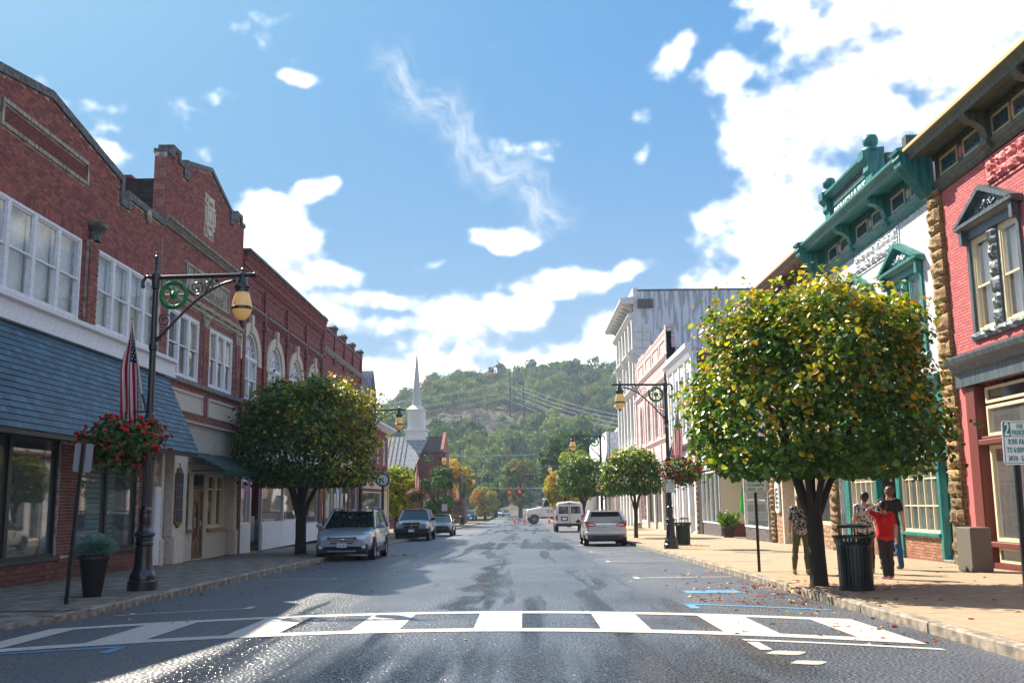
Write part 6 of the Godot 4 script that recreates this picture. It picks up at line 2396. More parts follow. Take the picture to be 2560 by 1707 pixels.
func make_flag() -> Node3D:  # hangs furled from a slanting staff; local origin at the staff's socket on the post
	var o := thing("flag", "", "flag")
	var p := sh()
	p.tube([Vector3(-0.06, 0, 0), Vector3(-0.36, 1.72, 0.0)], 0.017, 7)
	part(o, "staff", p, M.cream_paint)
	var so := sh()
	so.tube([Vector3(0, -0.04, 0), Vector3(-0.1, 0.28, 0)], 0.028, 7)
	part(o, "socket", so, M.black_metal)
	var b := sh()
	b.ball(Vector3(-0.36, 1.76, 0), Vector3.ONE * 0.035, 8, 6)
	part(o, "staff_ball", b, M.gold_paint)
	var c := sh()
	var n := 12
	var m := 22
	var at := func(i: int, j: int) -> Vector3:
		var u := float(i) / n   # across the folds
		var v := float(j) / m   # down
		var spread := 0.05 + 0.30 * smoothstep(0.0, 0.55, v)
		var x := -0.35 + 0.17 * v + (u - 0.62) * spread - 0.07 * v
		var z := 0.10 * sin(u * 13.0 + v * 2.0) * smoothstep(0.0, 0.3, v) * (0.6 + 0.4 * v)
		return Vector3(x, 1.68 - 1.85 * v - 0.16 * u * v, z)
	for j in m:
		for i in n:
			var f := func(a: int, e: int) -> Vector2:
				var u := float(a) / n
				var v := float(e) / m
				return Vector2(clampf(v * 1.0, 0, 1), clampf(1.0 - u, 0, 1))
			c.uvquad(at.call(i, j + 1), at.call(i + 1, j + 1), at.call(i + 1, j), at.call(i, j), [f.call(i, j + 1), f.call(i + 1, j + 1), f.call(i + 1, j), f.call(i, j)])
	part(o, "cloth", c, M.flag)
	return o


func leaf_mesh(k := 0) -> ArrayMesh:
	var s := sh()
	var pts := [Vector3(0, 0, 0), Vector3(0.30, 0.0, 0.06), Vector3(0.44, 0.30, 0.10), Vector3(0.30, 0.68, 0.05), Vector3(0, 1.0, -0.06)]
	for side in [1.0, -1.0]:
		for i in range(1, 4):
			var a := Vector3(0, [0.0, 0.25, 0.6, 1.0][i - 1], 0)
			var p: Vector3 = pts[i] * Vector3(side, 1, 1)
			var q: Vector3 = pts[i + 1] * Vector3(side, 1, 1)
			var mid := Vector3(0, 0.45, 0)
			if side > 0:
				s.tri(mid, p, q)
			else:
				s.tri(mid, q, p)
		var r: Vector3 = pts[1] * Vector3(side, 1, 1)
		if side > 0:
			s.tri(Vector3(0, 0.45, 0), Vector3.ZERO, r)
		else:
			s.tri(Vector3(0, 0.45, 0), r, Vector3.ZERO)
	return s.mesh()


func scatter(parent: Node3D, called: String, mesh: Mesh, m: Material, xf: Array, cols: Array) -> MultiMeshInstance3D:
	var mm := MultiMesh.new()
	mm.transform_format = MultiMesh.TRANSFORM_3D
	mm.use_colors = true
	mm.mesh = mesh
	mm.instance_count = xf.size()
	for i in xf.size():
		mm.set_instance_transform(i, xf[i])
		mm.set_instance_color(i, cols[i])
	var o := MultiMeshInstance3D.new()
	o.name = called
	o.multimesh = mm
	o.material_override = m
	parent.add_child(o, true)
	o.set_meta("kind", "stuff")
	return o


func rand_dir() -> Vector3:
	var z := rng.randf_range(-1, 1)
	var a := rng.randf() * TAU
	var r := sqrt(1 - z * z)
	return Vector3(r * cos(a), z, r * sin(a))


func leaf_frame(nrm: Vector3, size: float, at: Vector3) -> Transform3D:
	var y := rand_dir()
	y = (y - nrm * y.dot(nrm)).normalized()
	y = (y + Vector3(0, -0.5, 0)).normalized()
	var x := y.cross(nrm).normalized()
	var z := x.cross(y)
	return Transform3D(Basis(x * size, y * size, z * size), at)


# crown: c = centre above the foot, r = radii; warm = chance of autumn colour at the top, sun = where the colour gathers
func street_tree(called: String, label: String, pos: Vector3, c: Vector3, r: Vector3, count: int, size: float, warm: float, gather: Vector3, sd: int, singles: int, trunk_r: float, fork: float, dark := 1.0) -> Node3D:
	rng.seed = sd
	var o := thing(called, label, "tree", pos, 0.0, "clipped street trees")
	var tr := sh()
	var lean := Vector3(rng.randf_range(-0.1, 0.1), 0, rng.randf_range(-0.06, 0.06))
	tr.tube([Vector3(0, -0.1, 0), Vector3(0.0, 0.06, 0), lean * 0.3 + Vector3(0, fork * 0.45, 0), lean * 0.8 + Vector3(0, fork * 0.8, 0), lean + Vector3(0, fork + 0.15, 0)], [trunk_r * 1.5, trunk_r * 1.12, trunk_r, trunk_r * 1.02, trunk_r * 0.9], 12)
	part(o, "trunk", tr, M.bark)
	for k in 6:
		var a := TAU * k / 6 + rng.randf_range(-0.3, 0.3)
		var e := Vector3(cos(a), 0, sin(a))
		var l := sh()
		var reach := rng.randf_range(0.45, 0.8)
		if k == 5:
			e = Vector3.ZERO
		var top := c + Vector3(e.x * r.x * reach, r.y * rng.randf_range(0.1, 0.6), e.z * r.z * reach)
		var p0 := lean + Vector3(0, fork - 0.05 + 0.05 * (k % 3), 0)
		var p1 := p0 + e * r.x * 0.10 + Vector3(0, (c.y - r.y - fork) * 0.55 + 0.2, 0)
		var p2 := p1.lerp(top, 0.4) + Vector3(0, 0.15, 0)
		l.tube([p0 - Vector3(0, 0.15, 0), p0.lerp(p1, 0.5) + e * 0.03, p1, p2, top], [trunk_r * 0.62, trunk_r * 0.52, trunk_r * 0.42, trunk_r * 0.28, trunk_r * 0.06], 8)
		part(o, "limb", l, M.bark)
	var nz := noise(0.35, 2, FastNoiseLite.TYPE_SIMPLEX_SMOOTH, sd)
	var lm := leaf_mesh()
	var xf := []
	var cols := []
	var ones := []
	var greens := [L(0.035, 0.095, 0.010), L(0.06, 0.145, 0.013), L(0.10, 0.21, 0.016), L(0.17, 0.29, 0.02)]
	var warms := [L(0.46, 0.44, 0.02), L(0.70, 0.50, 0.02), L(0.66, 0.32, 0.015), L(0.32, 0.36, 0.02), L(0.40, 0.17, 0.02)]
	for i in count:
		var d := rand_dir()
		if d.y < -0.2 and rng.randf() < 0.3:
			d.y = -d.y
		var p := 2.05 if d.y > 0.0 else 2.9
		var q := pow(pow(absf(d.x), p) + pow(absf(d.y), p) + pow(absf(d.z), p), -1.0 / p)
		var lump := 1.0 + 0.30 * nz.get_noise_3d(d.x * 4.0, d.y * 4.0, d.z * 4.0)
		var f := 1.0 - absf(rng.randfn(0.0, 0.17))
		if rng.randf() < 0.06:
			f = rng.randf_range(1.0, 1.16)
		var at := d * q * lump * maxf(f, 0.15) * r
		if at.y < -r.y * 0.78 + 0.15 * nz.get_noise_2d(at.x * 6, at.z * 6):
			at.y = -r.y * rng.randf_range(0.5, 0.8)
		var nrm := (d * 0.55 + Vector3(0, 0.75, 0) + rand_dir() * 0.75).normalized()
		var t := leaf_frame(nrm, size * rng.randf_range(0.55, 1.35), c + at)
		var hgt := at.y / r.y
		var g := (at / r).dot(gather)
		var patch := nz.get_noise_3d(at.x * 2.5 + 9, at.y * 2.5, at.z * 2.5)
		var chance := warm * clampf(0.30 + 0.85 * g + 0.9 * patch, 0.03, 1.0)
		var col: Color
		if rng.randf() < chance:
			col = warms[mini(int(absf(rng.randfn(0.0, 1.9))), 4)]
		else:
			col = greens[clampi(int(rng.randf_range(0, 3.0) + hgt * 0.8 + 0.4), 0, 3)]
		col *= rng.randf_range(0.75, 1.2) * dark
		col.a = 1
		if ones.size() < singles and f > 0.93 and (at.z > 0.25 * r.z) and at.y > -r.y * 0.5:
			ones.append([t, col])
		else:
			xf.append(t)
			cols.append(col)
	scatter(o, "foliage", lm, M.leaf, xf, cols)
	var mats := {}
	for e in ones:
		var key := "leaf_%d_%d" % [int(e[1].r * 20), int(e[1].g * 20)]
		if not M.has(key):
			mat(key, e[1], 0.33, {"back": L(0.75, 0.85, 0.3)})
		var l := put(o, "leaf", lm, M[key])
		l.transform = e[0]
	return o


func make_basket(sd: int) -> Node3D:  # origin at the middle of the basket
	rng.seed = sd
	var o := thing("flower_basket", "", "flower basket")
	var b := sh()
	b.lathe([Vector2(0.0, -0.22), Vector2(0.2, -0.2), Vector2(0.32, -0.05), Vector2(0.35, 0.08), Vector2(0.33, 0.1)], 14, Vector3.ZERO, true)
	part(o, "bowl", b, M.bark)
	var h := sh()
	h.tube([Vector3(0, 0.5, 0), Vector3(0, 0.05, 0)], 0.012, 5)
	h.tube([Vector3(0, 0.5, 0), Vector3(0.3, 0.06, 0.1)], 0.008, 5)
	h.tube([Vector3(0, 0.5, 0), Vector3(-0.3, 0.06, 0.1)], 0.008, 5)
	h.tube([Vector3(0.48, 0.52, 0), Vector3(0, 0.52, 0)], 0.018, 6)
	part(o, "hanger", h, M.black_metal)
	var xf := []
	var cols := []
	var spots := []
	var nzb := noise(0.8, 2, FastNoiseLite.TYPE_SIMPLEX, sd)
	for i in 1700:
		var d := rand_dir()
		var r := Vector3(0.74, 0.44 if d.y > 0 else 0.5, 0.74)
		var f := (1.0 - absf(rng.randfn(0, 0.2))) * (1.0 + 0.35 * nzb.get_noise_3d(d.x * 3.0, d.y * 3.0, d.z * 3.0))
		var at := d * r * f
		if d.y < -0.1 and rng.randf() < 0.12:
			at.y -= rng.randf() * 0.28
		if d.y < -0.3:
			at *= Vector3(0.85, 1.0, 0.85)
		xf.append(leaf_frame((d + Vector3(0, 0.5, 0) + rand_dir() * 0.6).normalized(), rng.randf_range(0.07, 0.12), at))
		var g := rng.randf_range(0.6, 1.5)
		cols.append(Color(0.035 * g, 0.10 * g, 0.015 * g) if rng.randf() < 0.85 else Color(0.18, 0.2, 0.02))
		if f > 0.9 and spots.size() < 190 and d.y > -0.85:
			spots.append([d, at * rng.randf_range(1.0, 1.08)])
	scatter(o, "foliage", leaf_mesh(), M.flower_leaf, xf, cols)
	var reds := [L(0.62, 0.005, 0.02), L(0.75, 0.015, 0.05), L(0.50, 0.004, 0.01), L(0.80, 0.06, 0.03)]
	var kinds := []
	for c in reds:
		var s := sh()
		s.col = c
		for k in 7:
			var d2 := rand_dir()
			s.ball(d2 * 0.022, Vector3(0.022, 0.017, 0.022), 5, 3)
		kinds.append(s.mesh())
	for q in spots:
		var f := put(o, "blossom", kinds[rng.randi() % 4], M.petal)
		f.transform = Transform3D(Basis(Vector3.UP, rng.randf() * TAU).scaled(Vector3.ONE * rng.randf_range(0.8, 1.5)), q[1])
	return o


func lamps() -> void:
	flag_texture()
	var lamp := make_lamp()
	var flag := make_flag()
	var bask := make_basket(71)
	# x of the post, distance, side of the street; what hangs on it
	var spots := [
		[-7.14, 18.95, -1, "nearest ornate black street lamp on the left pavement with green wheel and yellow globe", "flag on the nearest left street lamp, in front of the blue awning", "basket of red flowers on the nearest left street lamp", 1, 1],
		[-7.25, 44.6, -1, "left street lamp mostly hidden behind the round tree, globe showing beside it", "", "", 0, 0],
		[-7.8, 77.0, -1, "left street lamp in front of the church roof", "flag on the left street lamp in front of the church roof", "basket of red flowers on the lamp before the yellow green tree and church", 1, 1],
		[-8.05, 128.0, -1, "farthest left street lamp, beside the brown stone building", "small flag on the farthest left street lamp", "small red flower basket on the farthest left street lamp", 1, 1],
		[5.30, 36.74, 1, "nearest right street lamp, beside the trash bin and small tree", "flag on the nearest right street lamp before the pale pink building", "basket of bright red flowers on the nearest right street lamp", 1, 1],
		[4.75, 61.5, 1, "second right street lamp, rising above the small round trees", "flag on the second right street lamp, before the low white building", "red flower basket half hidden between the two small right trees", 1, 1],
		[4.25, 96.0, 1, "farthest right street lamp, dark against the yellow trees", "", "", 0, 0],
	]
	for i in spots.size():
		var q: Array = spots[i]
		var pos := on(q[0], q[1], 0.13)
		var turn := 0.0 if q[2] < 0 else PI
		var o: Node3D = lamp if i == 0 else dup(lamp, pos, turn, q[3])
		o.position = pos
		o.rotation.y = turn
		tag(o, q[3], "street lamp", "ornate street lamps along the street")
		var s := -1.0 if q[2] < 0 else 1.0
		if q[6]:
			var fp := pos + Vector3(s * 0.05, 3.38, 0.05)
			var f: Node3D = flag if i == 0 else dup(flag, fp, turn, q[4])
			f.position = fp
			tag(f, q[4], "flag", "flags on the street lamps")
		if q[7]:
			var bp := pos + Vector3(s * 0.47, 2.80, 0.02)
			var f: Node3D = bask if i == 0 else dup(bask, bp, turn + i * 1.3 * 0.0, q[5])
			f.position = bp
			f.rotation.y = turn
			tag(f, q[5], "flower basket", "hanging flower baskets")


func parking_sign(pos: Vector3, h: float, w: float, ph: float, turn: float, label: String, text: bool, lean := 0.0) -> void:
	var o := thing("parking_sign", label, "sign", pos, turn, "parking signs on posts")
	o.rotation.z = lean
	var p := sh()
	for k in [-1, 1]:
		p.cbx(-0.03, 0.03, -0.1, h, -0.02, 0.02, 0.006) if k == 1 else p.cbx(-0.012, 0.012, 0, h, 0.02, 0.03, 0.003)
	part(o, "post", p, M.dark_frame)
	var s := sh(Transform3D(Basis(), Vector3(0, h - ph, 0.035)))
	s.prism(rounded(-w / 2, w / 2, 0, ph, 0.035), 0.0, 0.004)
	var pl := part(o, "plate", s, M.sign_white if text else M.sign_back)
	if not text:
		return
	var b := sh(Transform3D(Basis(), Vector3(0, h - ph, 0.035)))
	var e := 0.014
	ring(b, -w / 2 + e, w / 2 - e, e, ph - e, 0.007, 0.004, 0.006)
	b.bx(-w / 2 + e, w / 2 - e, ph * 0.635, ph * 0.648, 0.004, 0.006)
	b.bx(-w / 2 + e, -w / 2 + 0.30 * w, ph * 0.648, ph - e, 0.004, 0.0065)
	part(pl, "border", b, M.sign_green)
	var t := func(x: float, y: float) -> Transform3D: return Transform3D(Basis(), Vector3(x, h - ph + y, 0.0418))
	words(pl, "2", 0.135 * ph / 0.45, M.sign_white, t.call(-w / 2 + 0.165 * w, ph * 0.80), 0.002, "Droid Sans", 0.16 * w)
	words(pl, "HR", 0.05 * ph / 0.45, M.sign_green, t.call(0.13 * w, ph * 0.87), 0.002, "Droid Sans", 0.22 * w)
	words(pl, "PARKING", 0.052 * ph / 0.45, M.sign_green, t.call(0.13 * w, ph * 0.73), 0.002, "Droid Sans", 0.58 * w)
	words(pl, "8:00 AM", 0.055 * ph / 0.45, M.sign_green, t.call(0, ph * 0.52), 0.002, "Droid Sans", 0.6 * w)
	words(pl, "TO 6:00PM", 0.055 * ph / 0.45, M.sign_green, t.call(0, ph * 0.33), 0.002, "Droid Sans", 0.72 * w)
	words(pl, "MON - SAT", 0.055 * ph / 0.45, M.sign_green, t.call(0, ph * 0.14), 0.002, "Droid Sans", 0.64 * w)


func rounded(x0: float, x1: float, y0: float, y1: float, r: float) -> Array:
	var out := []
	for q in [[x1 - r, y1 - r, 0], [x0 + r, y1 - r, 1], [x0 + r, y0 + r, 2], [x1 - r, y0 + r, 3]]:
		for k in 5:
			var a: float = PI / 2 * q[2] + PI / 2 * k / 4.0
			out.append(Vector2(q[0] + cos(a) * r, q[1] + sin(a) * r))
	return out


func make_bin() -> Node3D:
	var o := thing("trash_bin", "", "trash bin")
	var l := sh()
	l.lathe([Vector2(0.0, 0.02), Vector2(0.24, 0.02), Vector2(0.255, 0.3), Vector2(0.265, 0.78), Vector2(0.25, 0.78)], 20)
	part(o, "liner", l, M.dark_frame)
	for k in 30:
		var a := TAU * k / 30
		var s := sh(Transform3D(Basis(Vector3.UP, -a), Vector3.ZERO))
		for q in [[0.27, 0.02, 0.285, 0.72], [0.285, 0.72, 0.33, 0.86]]:
			s.quad(Vector3(q[0], q[1], 0.018), Vector3(q[0], q[1], -0.018), Vector3(q[2], q[3], -0.018), Vector3(q[2], q[3], 0.018))
			s.quad(Vector3(q[0] - 0.01, q[1], 0.018), Vector3(q[0], q[1], 0.018), Vector3(q[2], q[3], 0.018), Vector3(q[2] - 0.01, q[3], 0.018))
			s.quad(Vector3(q[0], q[1], -0.018), Vector3(q[0] - 0.01, q[1], -0.018), Vector3(q[2] - 0.01, q[3], -0.018), Vector3(q[2], q[3], -0.018))
		part(o, "slat", s, M.green_bin)
	for y in [[0.02, 0.268, 0.292], [0.70, 0.27, 0.292], [0.85, 0.31, 0.345]]:
		var r := sh()
		r.lathe([Vector2(y[1], y[0]), Vector2(y[2], y[0]), Vector2(y[2], y[0] + 0.04), Vector2(y[1], y[0] + 0.04)], 28)
		part(o, "hoop", r, M.green_bin)
	var d := sh()
	d.lathe([Vector2(0.0, 1.09), Vector2(0.25, 1.06), Vector2(0.27, 1.04), Vector2(0.27, 1.02), Vector2(0.24, 1.03), Vector2(0, 1.05)], 20)
	part(o, "rain_lid", d, M.green_bin)
	for k in 4:
		var a := TAU * k / 4 + 0.4
		var s := sh()
		s.tube([Vector3(cos(a) * 0.24, 0.76, sin(a) * 0.24), Vector3(cos(a) * 0.22, 1.04, sin(a) * 0.22)], 0.013, 6)
		part(o, "lid_strut", s, M.green_bin)
	return o


func furniture() -> void:
	var bin := make_bin()
	bin.position = on(5.50, 17.0, 0.13)
	tag(bin, "dark green slatted trash bin beside the trunk of the big right tree", "", "slatted trash bins")
	dup(bin, on(6.3, 40.3, 0.13), 0.5, "slatted trash bin just behind the nearest right street lamp", "slatted trash bins")
	dup(bin, on(-7.35, 38.5, 0.13), 0.2, "slatted trash bin between the round left tree and silver wagon", "slatted trash bins")
	dup(bin, on(-7.7, 126.0, 0.13), 0.2, "far trash bin beside the farthest left street lamp", "slatted trash bins")
	parking_sign(on(-7.22, 16.0, 0.13), 2.52, 0.30, 0.46, PI, "parking sign seen from behind, bare metal on a leaning black post", false, 0.055)
	parking_sign(on(5.13, 22.35, 0.13), 2.18, 0.52, 0.46, 0.0, "parking sign on the black post by the big tree, its face among the leaves", true)
	parking_sign(on(5.17, 10.6, 0.13), 2.22, 0.31, 0.46, 0.05, "green and white two hour parking sign at the right edge", true, -0.012)
	var sg := on(5.30, 36.55, 0.13)
	parking_sign(sg + Vector3(0, 1.85, 0.08), 0.62, 0.33, 0.46, 0.0, "small two hour parking plate fixed to the nearest right street lamp", true)
	parking_sign(on(-6.95, 88.0, 0.13), 2.2, 0.5, 0.6, 0.0, "small white parking sign beyond the dark sedan", false)
	# the street clock
	var ck := thing("street_clock", "black street clock with round white face on the left kerb", "clock", on(-7.05, 50.2, 0.13))
	var p := sh()
	p.lathe([Vector2(0.16, 0), Vector2(0.16, 0.3), Vector2(0.11, 0.4), Vector2(0.075, 0.5), Vector2(0.07, 2.7), Vector2(0.12, 2.75), Vector2(0.1, 2.82)], 12)
	part(ck, "post", p, M.black_metal)
	var hd := sh(Transform3D(Basis(Vector3.RIGHT, PI / 2), Vector3(0, 3.05, 0)))
	hd.lathe([Vector2(0.0, -0.12), Vector2(0.28, -0.12), Vector2(0.34, -0.09), Vector2(0.35, 0.09), Vector2(0.29, 0.13), Vector2(0.28, 0.11), Vector2(0, 0.11)], 24)
	part(ck, "case", hd, M.black_metal)
	var ft := sh()
	ft.lathe([Vector2(0.17, 3.36), Vector2(0.12, 3.42), Vector2(0.04, 3.46), Vector2(0.05, 3.52), Vector2(0.0, 3.6)], 10)
	part(ck, "finial", ft, M.black_metal)
	var fc := sh(Transform3D(Basis(Vector3.RIGHT, PI / 2), Vector3(0, 3.05, 0)))
	fc.lathe([Vector2(0.27, 0.118), Vector2(0.0, 0.12)], 24)
	var face := part(ck, "face", fc, M.sign_white)
	for k in 12:
		var n := sh(Transform3D(Basis(Vector3.BACK, TAU * k / 12), Vector3(0, 3.05, 0.121)))
		n.bx(-0.012, 0.012, 0.19, 0.25, 0.0, 0.004)
		part(face, "hour_mark", n, M.dark_frame)
	var ha := sh(Transform3D(Basis(Vector3.BACK, 1.55), Vector3(0, 3.05, 0.127)))
	ha.bx(-0.012, 0.012, -0.03, 0.2, 0.0, 0.003)
	part(face, "minute_hand", ha, M.dark_frame)
	var hb := sh(Transform3D(Basis(Vector3.BACK, -0.55), Vector3(0, 3.05, 0.131)))
	hb.bx(-0.015, 0.015, -0.03, 0.14, 0.0, 0.003)
	part(face, "hour_hand", hb, M.dark_frame)
	# square planter with silvery dusty miller
	rng.seed = 91
	var pl := thing("planter", "tall black tapered planter with silvery foliage beside the nearest left lamp", "planter", on(-7.46, 17.5, 0.13), 0.5)
	var b := sh()
	b.lathe([Vector2(0.0, 0.0), Vector2(0.19, 0.0), Vector2(0.30, 0.62), Vector2(0.335, 0.63), Vector2(0.335, 0.69), Vector2(0.29, 0.69), Vector2(0.27, 0.64), Vector2(0, 0.64)], 4, Vector3.ZERO, false, PI / 4)
	part(pl, "pot", b, M.dark_frame)
	var xf := []
	var cols := []
	for i in 900:
		var d := rand_dir()
		var at := Vector3(d.x * 0.36, 0.74 + absf(d.y) * 0.28, d.z * 0.36) * Vector3(1, 1, 1)
		var lift := (d + Vector3(0, 0.5, 0)).normalized()
		var x := lift.cross(rand_dir()).normalized()
		var sz := rng.randf_range(0.09, 0.17)
		xf.append(Transform3D(Basis(x * sz * 0.4, lift * sz, x.cross(lift) * sz), at - lift * sz * 0.5))
		var g := rng.randf_range(0.6, 1.1)
		cols.append(Color(0.22 * g, 0.34 * g, 0.32 * g))
	scatter(pl, "silver_foliage", leaf_mesh(), M.flower_leaf, xf, cols)
	# the pot of lilies in the shop entrance
	var pt := thing("flower_pot", "brown pot of yellow green leaves and white blooms in the grey shop entrance", "plant pot", on(10.3, 51.2, 0.12))
	var po := sh()
	po.lathe([Vector2(0.0, 0.0), Vector2(0.24, 0.0), Vector2(0.34, 0.42), Vector2(0.37, 0.43), Vector2(0.37, 0.5), Vector2(0.3, 0.48), Vector2(0, 0.46)], 14)
	part(pt, "pot", po, M.bark)
	xf = []
	cols = []
	for i in 130:
		var d := rand_dir()
		d.y = absf(d.y) + 0.4
		d = d.normalized()
		var x := d.cross(rand_dir()).normalized()
		var sz := rng.randf_range(0.35, 0.7)
		xf.append(Transform3D(Basis(x * sz * 0.28, d * sz, x.cross(d) * sz), Vector3(d.x * 0.25, 0.5 + rng.randf() * 0.35, d.z * 0.25)))
		var g := rng.randf_range(0.6, 1.3)
		cols.append(Color(0.14 * g, 0.25 * g, 0.02 * g))
	scatter(pt, "leaves", leaf_mesh(), M.flower_leaf, xf, cols)
	var wb := sh()
	wb.col = Color(0.85, 0.82, 0.7)
	for k in 9:
		wb.ball(Vector3(rng.randf_range(-0.4, 0.4), rng.randf_range(0.9, 1.35), rng.randf_range(-0.3, 0.4)), Vector3.ONE * 0.05, 6, 4)
	part(pt, "blooms", wb, M.petal)
	# stone block by the shop post
	var sb := sh(Transform3D(Basis(), Vector3.ZERO))
	sb.cbx(-0.22, 0.22, 0.0, 0.92, -0.34, 0.34, 0.02)
	single("stone_block", "rough grey stone block standing in front of the red post", "stone block", sb, M.granite, on(9.52, 21.6, 0.13), 0.03)
	# bench by the pale building
	var be := thing("stone_bench", "pale stone bench against the pale building behind the small tree", "bench", on(9.4, 84.0, 0.13))
	var se := sh()
	se.cbx(-0.25, 0.25, 0.42, 0.5, -1.5, 1.5, 0.02)
	part(be, "seat", se, M.cream)
	for z in [-1.1, 1.1]:
		var lg := sh()
		lg.cbx(-0.22, 0.22, 0, 0.42, z - 0.12, z + 0.12, 0.02)
		part(be, "leg", lg, M.cream)
	# traffic cones round the truck
	var co := thing("traffic_cone", "orange cone standing farthest left, alone before the truck", "traffic cone", on(-1.36, 141.0, 0.0), 0.0, "traffic cones by the truck")
	var cs := sh()
	cs.lathe([Vector2(0.2, 0.05), Vector2(0.17, 0.12), Vector2(0.06, 1.0), Vector2(0.0, 1.02)], 10)
	part(co, "body", cs, M.cone)
	var cb := sh()
	cb.cbx(-0.24, 0.24, 0, 0.05, -0.24, 0.24, 0.01)
	part(co, "foot", cb, M.cone)
	var cw := sh()
	cw.lathe([Vector2(0.118, 0.62), Vector2(0.098, 0.78)], 10)
	part(co, "white_band", cw, M.sign_white)
	dup(co, on(0.0, 139.0), 0.0, "orange cone right in front of the truck's front wheel", "traffic cones by the truck")
	dup(co, on(3.4, 138.0), 0.0, "orange cone beside the left rear corner of the white van", "traffic cones by the truck")
	# bollard lantern on the far left lawn
	var bo := thing("bollard_lantern", "grey bollard lantern on the lawn left of the parking sign", "bollard", on(-10.0, 100.0, 0.0))
	var bs := sh()
	bs.lathe([Vector2(0.12, 0), Vector2(0.08, 0.2), Vector2(0.06, 2.2), Vector2(0.25, 2.3), Vector2(0.25, 2.4), Vector2(0.1, 2.7), Vector2(0, 3.1)], 8)
	part(bo, "post", bs, M.grey_stone)


func litter() -> void:
	rng.seed = 77
	var xf := []
	var cols := []
	var put_leaf := func(x: float, d: float, h: float) -> void:
		var n := (Vector3.UP + rand_dir() * 0.35).normalized()
		var t := leaf_frame(n, rng.randf_range(0.05, 0.11), on(x, d, h + 0.012))
		xf.append(t)
		var c: Color = [L(0.45, 0.22, 0.05), L(0.30, 0.12, 0.03), L(0.55, 0.40, 0.06), L(0.55, 0.42, 0.25), L(0.22, 0.09, 0.03)][rng.randi() % 5]
		cols.append(c * rng.randf_range(0.7, 1.1))
	for i in 150:
		put_leaf.call(4.7 - absf(rng.randfn(0, 0.8)), rng.randf_range(11, 26), 0.0)
	for i in 70:
		put_leaf.call(rng.randf_range(2.8, 4.6), rng.randf_range(16, 21), 0.0)
	for i in 170:
		put_leaf.call(5.1 + rng.randfn(0, 0.7), 17.6 + rng.randfn(0, 1.2), 0.13) if i % 3 else put_leaf.call(rng.randf_range(5.0, 10.0), rng.randf_range(9, 24), 0.13)
	for i in 60:
		put_leaf.call(5.6 + absf(rng.randfn(0, 0.8)), 38.2 + rng.randfn(0, 0.5), 0.13)
	for i in 90:
		put_leaf.call(-6.4 + absf(rng.randfn(0, 0.5)), rng.randf_range(14, 40), 0.0)
	for i in 60:
		put_leaf.call(-7.9 + rng.randfn(0, 0.7), 35.0 + rng.randfn(0, 2.0), 0.13)
	for i in 80:
		put_leaf.call(-4.6 + rng.randfn(0, 0.6), 36.5 + rng.randfn(0, 0.8), 0.0)
	for i in 40:
		put_leaf.call(rng.randf_range(-6, 4.5), rng.randf_range(9, 40), 0.0)
	for i in xf.size():
		if xf[i].origin.x > 4.95 or xf[i].origin.x < -6.7:
			xf[i].origin.y = maxf(xf[i].origin.y, gy(xf[i].origin.z) + 0.142)
	var o := scatter(self, "fallen_leaves", leaf_mesh(), M.petal, xf, cols)
	o.name = numbered("fallen_leaves")
	tag(o, "brown and yellow leaves fallen along the kerbs and under the trees", "fallen leaves")


func street_trees() -> void:
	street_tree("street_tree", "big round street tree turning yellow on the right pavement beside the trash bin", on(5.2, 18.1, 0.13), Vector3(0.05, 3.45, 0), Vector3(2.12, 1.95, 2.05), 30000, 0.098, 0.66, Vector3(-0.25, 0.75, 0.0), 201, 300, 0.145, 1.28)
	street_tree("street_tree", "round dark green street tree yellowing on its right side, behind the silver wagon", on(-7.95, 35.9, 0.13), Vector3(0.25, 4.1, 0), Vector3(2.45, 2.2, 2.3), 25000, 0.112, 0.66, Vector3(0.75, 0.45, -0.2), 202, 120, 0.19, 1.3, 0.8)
	street_tree("street_tree", "small round yellowing tree on the right pavement before the pale building", on(5.8, 52.7, 0.13), Vector3(-0.1, 3.3, 0), Vector3(1.55, 1.3, 1.5), 7000, 0.135, 0.4, Vector3(-0.2, 0.7, 0), 203, 0, 0.10, 1.4)
	street_tree("street_tree", "dark green round tree above the white van and silver hatchback", on(4.65, 80.0, 0.13), Vector3(0.15, 4.0, 0), Vector3(2.0, 1.7, 1.8), 7000, 0.16, 0.08, Vector3(0, 0.5, 0), 204, 0, 0.14, 1.7, 0.8)
# ---------- vehicles: x across, y up, z forward

func grid(s: Sh, P: Array) -> void:  # a smooth skin over rows of points
	var m := P.size()
	var n: int = P[0].size()
	var N := []
	for i in m:
		var row := []
		for j in n:
			var a: Vector3 = P[mini(i + 1, m - 1)][j] - P[maxi(i - 1, 0)][j]
			var b: Vector3 = P[i][mini(j + 1, n - 1)] - P[i][maxi(j - 1, 0)]
			var k := a.cross(b)
			row.append(k.normalized() if k.length() > 1e-9 else Vector3.UP)
		N.append(row)
	for i in m - 1:
		for j in n - 1:
			s.squad([P[i][j], P[i + 1][j], P[i + 1][j + 1], P[i][j + 1]], [N[i][j], N[i + 1][j], N[i + 1][j + 1], N[i][j + 1]])


